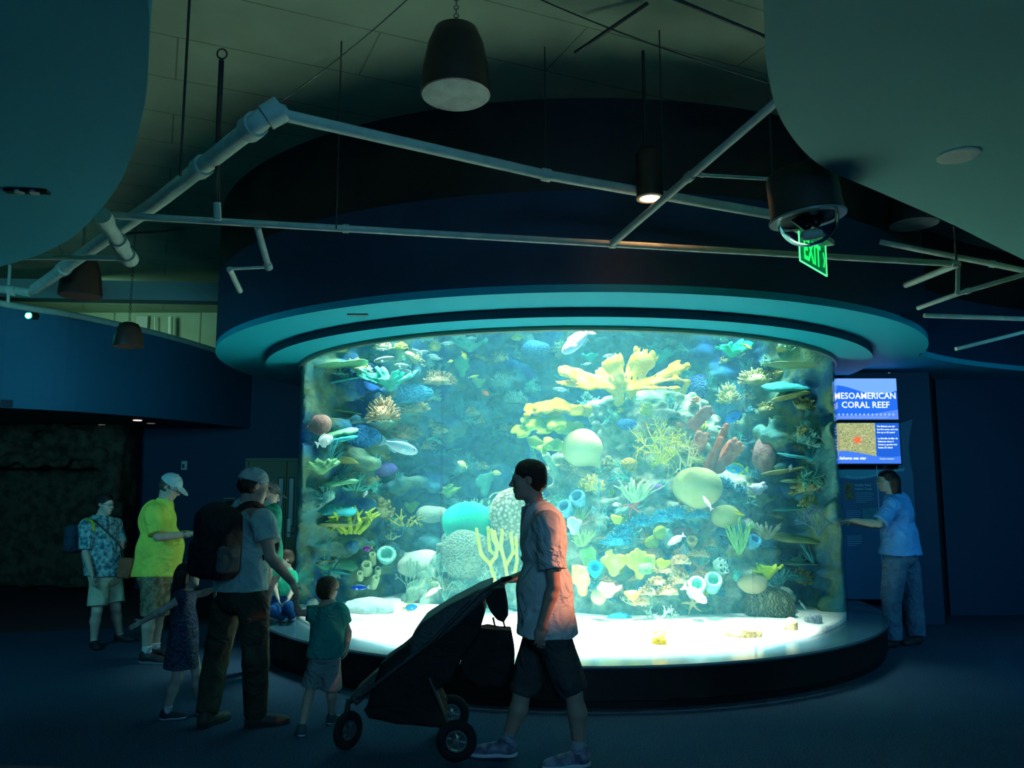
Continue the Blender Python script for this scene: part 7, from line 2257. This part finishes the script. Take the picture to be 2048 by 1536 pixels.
flat(scr, 'screen_sea', [(x0, zb_ )] + [(x1, zb_)] + [(x1 - w * k / n, wave(1 - k / n)) for k in range(n + 1)], y, emi('screen blue', (0.015, 0.12, 0.62), 1.0))
flat(scr, 'screen_foot', [(x0, zb_), (x1, zb_), (x1, zb_ + hgt * 0.24), (x0 + w * 0.6, zb_ + hgt * 0.12), (x0, zb_ + hgt * 0.08)], y - 0.0004, emi('screen periwinkle', (0.09, 0.20, 0.70), 1.0))
X = (1, 0, 0); Z = (0, 0, 1)
letters(scr, 'MESOAMERICAN', (x0 + w * 0.10, y, zb_ + hgt * 0.505), X, Z, hgt * 0.150, white_e, w * 0.87, depth=0.002, bold=0.0015)
letters(scr, 'CORAL REEF', (x0 + w * 0.20, y, zb_ + hgt * 0.285), X, Z, hgt * 0.150, white_e, w * 0.68, depth=0.002, bold=0.0015)
ic = emi('lit icon blue', (0.35, 0.45, 0.95), 1.0)
b = MB()
for k in range(14):
    cx = x0 + w * (0.16 + 0.77 * k / 13); r_ = hgt * 0.035
    q = 3 + (k * 5) % 5
    pts = [(cx + r_ * math.cos(2 * PI * i / (2 * q)) * (1 if i % 2 else 0.6), y - 0.001, zb_ + hgt * 0.12 + r_ * math.sin(2 * PI * i / (2 * q)) * (1 if i % 2 else 0.6)) for i in range(2 * q)]
    b.add([Vector(p) for p in pts], [tuple(range(2 * q))])
b.build('icon_row', ic, scr)
flat(scr, 'fine_print_line', [(x0 + w * 0.14, zb_ + hgt * 0.052), (x0 + w * 0.86, zb_ + hgt * 0.052), (x0 + w * 0.86, zb_ + hgt * 0.060), (x0 + w * 0.14, zb_ + hgt * 0.060)], y - 0.001, ic)
zc, zd = at(1730, 846, SDp).z, at(1730, 927, SDp).z
sc2 = screen(zc, zd, 'lower lit screen showing a red sea star on grass, under the title screen')
hg = zc - zd
gm_ = mat('lit grass picture', (0.3, 0.3, 0.1), 0.5)
nt = gm_.node_tree; bb = nt.nodes['Principled BSDF']
tc = nt.nodes.new('ShaderNodeTexCoord'); nz = nt.nodes.new('ShaderNodeTexNoise'); nz.inputs['Scale'].default_value = 38; nz.inputs['Detail'].default_value = 5; nz.inputs['Distortion'].default_value = 2
rp = nt.nodes.new('ShaderNodeValToRGB'); rp.color_ramp.elements[0].position = 0.35; rp.color_ramp.elements[0].color = (0.12, 0.18, 0.04, 1); rp.color_ramp.elements[1].position = 0.68; rp.color_ramp.elements[1].color = (0.62, 0.56, 0.30, 1)
nt.links.new(tc.outputs['Object'], nz.inputs['Vector']); nt.links.new(nz.outputs['Fac'], rp.inputs['Fac']); nt.links.new(rp.outputs['Color'], bb.inputs['Emission Color']); bb.inputs['Emission Strength'].default_value = 1.0
def wv2(t): return zd + hg * (0.235 + 0.075 * math.cos((t - 0.15) * 4.6))
flat(sc2, 'screen_background', [(x0, zd), (x1, zd), (x1, zc), (x0, zc)], y, emi('screen royal blue', (0.012, 0.09, 0.50), 1.0))
xm = x0 + w * 0.66
flat(sc2, 'sea_star_picture', [(x0, wv2(0))] + [(x0 + w * 0.66 * k / 14, wv2(0.66 * k / 14)) for k in range(1, 15)] + [(xm, zc), (x0, zc)], y - 0.0004, gm_)
flat(sc2, 'screen_band', [(x0, zd), (x1, zd)] + [(x1 - w * k / n, wv2(1 - k / n)) for k in range(n + 1)], y - 0.0006, emi('screen band blue', (0.05, 0.16, 0.68), 1.0))
sx, sz = x0 + w * 0.40, zd + hg * 0.58
st = [(sx + (0.058 if i % 2 == 0 else 0.03) * math.cos(PI / 2 + PI * i / 5 + 0.3) * 1.15, sz + (0.058 if i % 2 == 0 else 0.03) * math.sin(PI / 2 + PI * i / 5 + 0.3)) for i in range(10)]
flat(sc2, 'sea_star_image', st, y - 0.0008, emi('lit red star', (0.85, 0.13, 0.04), 1.0))
for i, t in enumerate(('The Bahama sea star', 'has five arms, and can', 'live up to 25 years!')):
    letters(sc2, t, (x0 + w * 0.685, y, zd + hg * (0.90 - 0.075 * i)), X, Z, hg * 0.038, white_e, w * (0.26, 0.295, 0.25)[i], depth=0.002, bold=0.0008)
for i, t in enumerate(('La Estrella de Mar de', 'Bahamas tiene 5', 'brazos y ¡puede vivir', 'hasta 25 años!')):
    letters(sc2, t, (x0 + w * 0.69, y, zd + hg * (0.60 - 0.075 * i)), X, Z, hg * 0.038, white_e, w * (0.28, 0.22, 0.27, 0.20)[i], depth=0.002, bold=0.0008)
letters(sc2, 'Bahama sea star', (x0 + w * 0.13, y, zd + hg * 0.10), X, Z, hg * 0.070, white_e, w * 0.38, depth=0.002, bold=0.0012)
letters(sc2, 'Oreaster reticulatus', (x0 + w * 0.70, y, zd + hg * 0.10), X, Z, hg * 0.035, white_e, w * 0.20, depth=0.002)
# graphic panel under the screens, down to the plinth of the display wall
ze, zf = at(1740, 939, SDp).z, ZL + 0.01
pr_ = empty('information_panel', ((x0 + x1) / 2, SDp + 0.1, 0)); tag(pr_, 'dark blue printed reef panel below the two screens', 'information panel')
x2 = at(1808, 945, SDp + 0.06).x
yp = SDp + 0.06
MB().box(((x0 + x2) / 2, yp + 0.05, (ze + zf) / 2), ((x2 - x0) / 2, 0.05, (ze - zf) / 2)).build('panel_board', mat('dark blue print', (0.012, 0.10, 0.22), 0.5), pr_)
yq = yp - 0.001
W2 = x2 - x0
def wz(t): return ze - 0.07 - 0.05 * math.sin((t - 0.05) * 5.0)
flat(pr_, 'panel_header', [(x0, ze), (x0, wz(0))] + [(x0 + W2 * k / n, wz(k / n)) for k in range(1, n + 1)] + [(x2, ze)], yq, mat('teal print', (0.04, 0.34, 0.44), 0.5))
pt = mat('pale print lettering', (0.45, 0.75, 0.85), 0.6)
ptd = mat('dim print lettering', (0.16, 0.40, 0.55), 0.6)
for i, chs in enumerate('MESOAMERICAN CORAL REEF'):
    if chs == ' ': continue
    t = 0.22 + 0.76 * i / 22
    letters(pr_, chs, (x0 + W2 * t, yq, wz(t) + 0.016), (1, 0, -0.18), (0.18, 0, 1), 0.024, pt, 0.02 if chs != 'I' else 0.006, depth=0.001)
flat(pr_, 'jar_picture', [(x0 + W2 * 0.2, ze - 0.36), (x0 + W2 * 0.31, ze - 0.36), (x0 + W2 * 0.31, ze - 0.16), (x0 + W2 * 0.2, ze - 0.16)], yq - 0.0004, mat('brown photograph print', (0.10, 0.05, 0.02), 0.6, col2=(0.22, 0.22, 0.10), vscale=30))
letters(pr_, 'Healthy Reef,', (x0 + W2 * 0.33, yq, ze - 0.20), X, Z, 0.030, pt, W2 * 0.22, depth=0.001)
letters(pr_, 'Healthy Ocean', (x0 + W2 * 0.33, yq, ze - 0.245), X, Z, 0.030, pt, W2 * 0.23, depth=0.001)
for (bx_, bz_, bw_) in ((0.34, 0.285, 0.24), (0.20, 0.50, 0.20), (0.20, 0.80, 0.20)):
    b = MB()
    for i in range(6):
        ww = W2 * bw_ * (0.95, 1.0, 0.9, 0.97, 0.88, 0.6)[i] / 2
        b.box((x0 + W2 * bx_ + ww, yq - 0.0008, ze - bz_ - 0.022 * i + 0.004), (ww, 0.0004, 0.0032))
    b.build('fine_print', ptd, pr_)
flat(pr_, 'turtle_picture', [(x0 + W2 * 0.42, ze - 0.66), (x0 + W2 * 0.62, ze - 0.66), (x0 + W2 * 0.62, ze - 0.46), (x0 + W2 * 0.42, ze - 0.46)], yq - 0.0004, mat('blue photograph print', (0.02, 0.16, 0.26), 0.6, col2=(0.05, 0.24, 0.28), vscale=12))
MB().box((x0 + W2 * 0.64, yq, (ze + 0.2) / 2 + 0.2), (0.003, 0.002, (ze - 0.5) / 2)).build('panel_divider', pt, pr_)
# wavy side panel
sp_ = []
for k in range(13):
    t = k / 12
    sp_.append((at(1829 - 10 * math.sin(t * PI) * 0.8, 838 + 110 * t, 9.8).x, at(1829, 838 + 110 * t, 9.8).z))
lx = at(1795, 850, 9.8).x
poly = [(lx, sp_[0][1] - 0.06)] + sp_ + [(sp_[-1][0], 0.0), (lx, 0.0)]
s_ = MB()
nP = len(poly)
s_.add([Vector((x, 9.84, z)) for x, z in poly] + [Vector((x, 9.87, z)) for x, z in poly], [tuple(range(nP)), tuple(reversed(range(nP, 2 * nP)))] + [(i, nP + i, nP + (i + 1) % nP, (i + 1) % nP) for i in range(nP)])
o = s_.build('wavy_panel', mat('blue panel', (0.012, 0.10, 0.20), 0.5)); tag(o, 'blue board with a wavy right edge beside the screens', 'panel')

# ------------------------------------------------ door, switch, rock wall at the left
DD = DW - 0.03
dl, dr_ = at(497, 960, DD).x, at(612, 960, DD).x
mid = at(574, 960, DD).x
dt = at(545, 922, DD).z
dm = mat('olive beige door paint', (0.16, 0.16, 0.10), 0.5)
f = MB()
f.box((dl - 0.02, DD - 0.02, dt / 2), (0.025, 0.035, dt / 2)); f.box(((dl + 2 * mid - dl) / 2, DD - 0.02, dt + 0.02), (mid - dl + 0.045, 0.035, 0.025)); f.box((2 * mid - dl + 0.02, DD - 0.02, dt / 2), (0.025, 0.035, dt / 2))
dfr = f.build('door_1', dm); struct(dfr)
for sgn in (-1, 1):
    cx = mid + sgn * (mid - dl) / 2
    lf = MB().box((cx, DD - 0.005, dt / 2), ((mid - dl) / 2 - 0.004, 0.022, dt / 2 - 0.004), bev=0.004).build('door_leaf', dm, dfr)
    wx = at(562, 1000, DD).x if sgn < 0 else mid + (mid - at(562, 1000, DD).x)
    wz0, wz1 = at(562, 1050, DD).z, at(562, 957, DD).z
    MB().box((wx, DD - 0.029, (wz0 + wz1) / 2), (0.055, 0.006, (wz1 - wz0) / 2 + 0.025)).build('window_frame', mat('door window frame', (0.05, 0.06, 0.045), 0.5), lf)
    MB().box((wx, DD - 0.036, (wz0 + wz1) / 2), (0.034, 0.003, (wz1 - wz0) / 2)).build('window_glass', mat('milky door glass', (0.45, 0.46, 0.44), 0.3), lf)
    hx = mid + sgn * 0.07
    hz_ = at(580, 1062, DD).z
    hm = mat('steel door hardware', (0.35, 0.36, 0.34), 0.35, metal=0.6)
    h_ = MB().box((hx, DD - 0.034, hz_ + 0.05), (0.03, 0.008, 0.15), bev=0.004)
    h_.tube([(hx, DD - 0.04, hz_ - 0.02), (hx, DD - 0.09, hz_ - 0.02), (hx - sgn * -0.09, DD - 0.09, hz_ - 0.02)], 0.011, 8)
    h_.build('door_handle', hm, lf)
c = at(369, 931, DW - 0.018)
o = MB().box(c, (0.05, 0.018, 0.075), bev=0.008).build('wall_box', mat('pale plastic wall box', (0.42, 0.48, 0.48), 0.5)); tag(o, 'small pale box on the navy wall above the man in yellow', 'wall box')
MB().box(c + Vector((-0.012, -0.02, -0.01)), (0.018, 0.004, 0.03)).build('box_display', mat('dark display', (0.02, 0.05, 0.08), 0.3), o)
c = at(459, 998, DW - 0.015)
o = MB().box(c, (0.11, 0.006, 0.035)).build('door_sign', mat('dark sign plate', (0.02, 0.03, 0.04), 0.4)); tag(o, 'small dark sign plate with a pale line left of the door', 'sign')
MB().box(c + Vector((0, -0.008, 0.012)), (0.09, 0.002, 0.004)).build('sign_line', mat('pale line', (0.3, 0.35, 0.35), 0.5), o)
# rocky wall: artificial rock portal at the far left
s = SDF((at(-140, 1000, 12.2).x, 11.9, 0), (at(252, 1000, 12.6).x, 13.35, 3.0), 0.05)
xa, xb_ = at(-130, 1000, 12.3).x, at(238, 1000, 12.6).x
s.box(((xa + xb_) / 2, 12.9, 1.5), ((xb_ - xa) / 2, 0.35, 1.45), r=0.1)
rs = RS(9)
for i in range(160):
    s.ell((rs.uniform(xa, xb_ - 0.1), 12.55, rs.uniform(0, 2.8)), (rs.uniform(.1, .3), rs.uniform(.06, .18), rs.uniform(.08, .2)), k=0.05, op='add' if rs.rand() < .7 else 'sub')
s.box((at(20, 1000, 12.5).x, 12.5, 0.9), (1.35, 0.6, 1.05), r=0.15, k=0.05, op='sub')
s.wobble(0.02, 14, 6)
s.cut((0, 13.3, 0), (0, 1, 0))
o = s.build('rock_portal', mat('dark brown craggy rock', (0.030, 0.026, 0.018), 0.9, col2=(0.075, 0.07, 0.045), vscale=7, bump=0.8, bscale=14)); tag(o, 'dark craggy rock portal on the far left behind the woman in the floral top', 'rock wall')

# ------------------------------------------------ small fittings
def downlight(px, py, z, r, label, m, name='recessed_light', ring=True):
    c = atz(px, py, z)
    o = MB().lathe([(0.001, -0.004), (r * 0.85, -0.004), (r, -0.002), (r, 0.004)], c, n=32).build(name, m); tag(o, label, 'ceiling fitting')
    return o
downlight(1917, 312, ZS - 0.004, 0.085, 'round pale speaker plate flush in the right ceiling cloud', mat('pale perforated plate', (0.80, 0.86, 0.68), 0.6, var=0.1, vscale=200), 'ceiling_speaker')
c = atz(54, 383, ZS - 0.006)
Rf = Matrix.Rotation(math.radians(4), 3, 'Z')
o = MB().box(c, (0.10, 0.022, 0.006), Rf).build('recessed_light', M['black']); tag(o, 'black slot fitting with two pale lenses in the left ceiling cloud', 'ceiling fitting')
for q in (-1, 1):
    MB().lathe([(0.001, -0.012), (0.022, -0.010), (0.026, 0)], c + Rf @ Vector((q * 0.035, 0, 0)), n=16).build('lens', mat('pale lens', (0.6, 0.6, 0.52), 0.4), o)
c = atz(716, 630, ZS - 0.006)
o = MB().box(c, (0.085, 0.03, 0.006)).build('recessed_light', mat('green grey fitting', (0.08, 0.16, 0.14), 0.5)); tag(o, 'small slot fitting in the turquoise soffit at the upper left of the tank', 'ceiling fitting')
for (px, py, e_) in ((275, 841, 2.5), (205, 850, 0.1), (302, 847, 0.1)):
    downlight(px, py, FB - 0.002, 0.06, {275: 'glowing round downlight under the blue fascia', 205: 'unlit downlight under the blue fascia, leftmost', 302: 'unlit downlight under the blue fascia beside the glowing one'}[px],
              mat('downlight lens', (0.8, 0.7, 0.6), 0.4, emit=(1, 0.75, 0.6), estr=e_))
for i, (px, py) in enumerate(((1693, 746), (1775, 747))):
    downlight(px, py, ZS - 0.004, 0.05, ('small downlight in the soffit over the left of the title screen', 'small downlight in the soffit over the right of the title screen')[i], mat('lens dim', (0.5, 0.6, 0.6), 0.3, emit=(0.3, 0.6, 0.6), estr=0.4))
c = atz(1882, 741, ZS)
o = MB().tube([c, c - Vector((0, 0, 0.03)), c - Vector((-0.02, 0, 0.05)), c - Vector((-0.035, 0, 0.03))], 0.006, 8).build('ceiling_hook', tubem); tag(o, 'tiny hook under the soffit lobe at the right', 'hook')
# cyan spotlight over the fascia
c = at(57, 631, 9.1)
o = MB().tube([c + Vector((0, 0.14, 0.02)), c], 0.045, 16).build('spotlight', M['fix']); tag(o, 'small spotlight with a piercing cyan light at the top of the blue fascia', 'spotlight')
MB().lathe([(0.001, 0.0), (0.036, 0.0)], c + Vector((0, -0.004, 0)), axis_rot((0, -1, 0)), 16).build('lit_lens', mat('lit cyan lens', (0.1, 1, 0.9), 0.4, emit=(0.05, 1.0, 0.75), estr=14), o)
lamp('spotlight_glow', 'POINT', c + Vector((0, -0.10, 0)), 1.2, (0.05, 1.0, 0.8), 0.03)
# pipes and ducts of the space over the fascia
fpt = [atz(-300, 600, 3.0)]
nF = len(FPATH) - 1
tp = [Vector((x_ - 0.02, y_ + 0.03, 3.94 - 0.24 * i / nF + 0.046)) for i, (x_, y_) in enumerate(FPATH)]
o = MB().tube(tp, 0.045, 12).build('fascia_pipe', M['pipe'], None, smooth=True); tag(o, 'pale pipe lying along the top edge of the blue fascia', 'pipe')
pipe('pale vertical conduit on the wall above the fascia', [at(341, 634, 13.25), at(340, 712, 13.25)], 0.035)
pipe('thin vertical conduit left of the pale one above the fascia', [at(310, 634, 13.3), at(310, 702, 13.3)], 0.012)
o = MB().box(at(286, 645, 13.37), (0.10, 0.05, 0.11), bev=0.01).build('junction_box', mat('pale grey box', (0.3, 0.36, 0.33), 0.6)); tag(o, 'small junction box on the wall above the fascia', 'junction box')
bx0, bx1 = at(200, 590, 10.5), at(470, 560, 10.5)
struct(MB().box(((bx0.x + bx1.x) / 2 - 2.0, 10.6, 4.30), ((bx1.x - bx0.x) / 2 + 2.0, 0.12, 0.13), Matrix.Rotation(0.08, 3, 'Z')).build('beam_1', mat('pale concrete beam', (0.30, 0.36, 0.32), 0.9)))
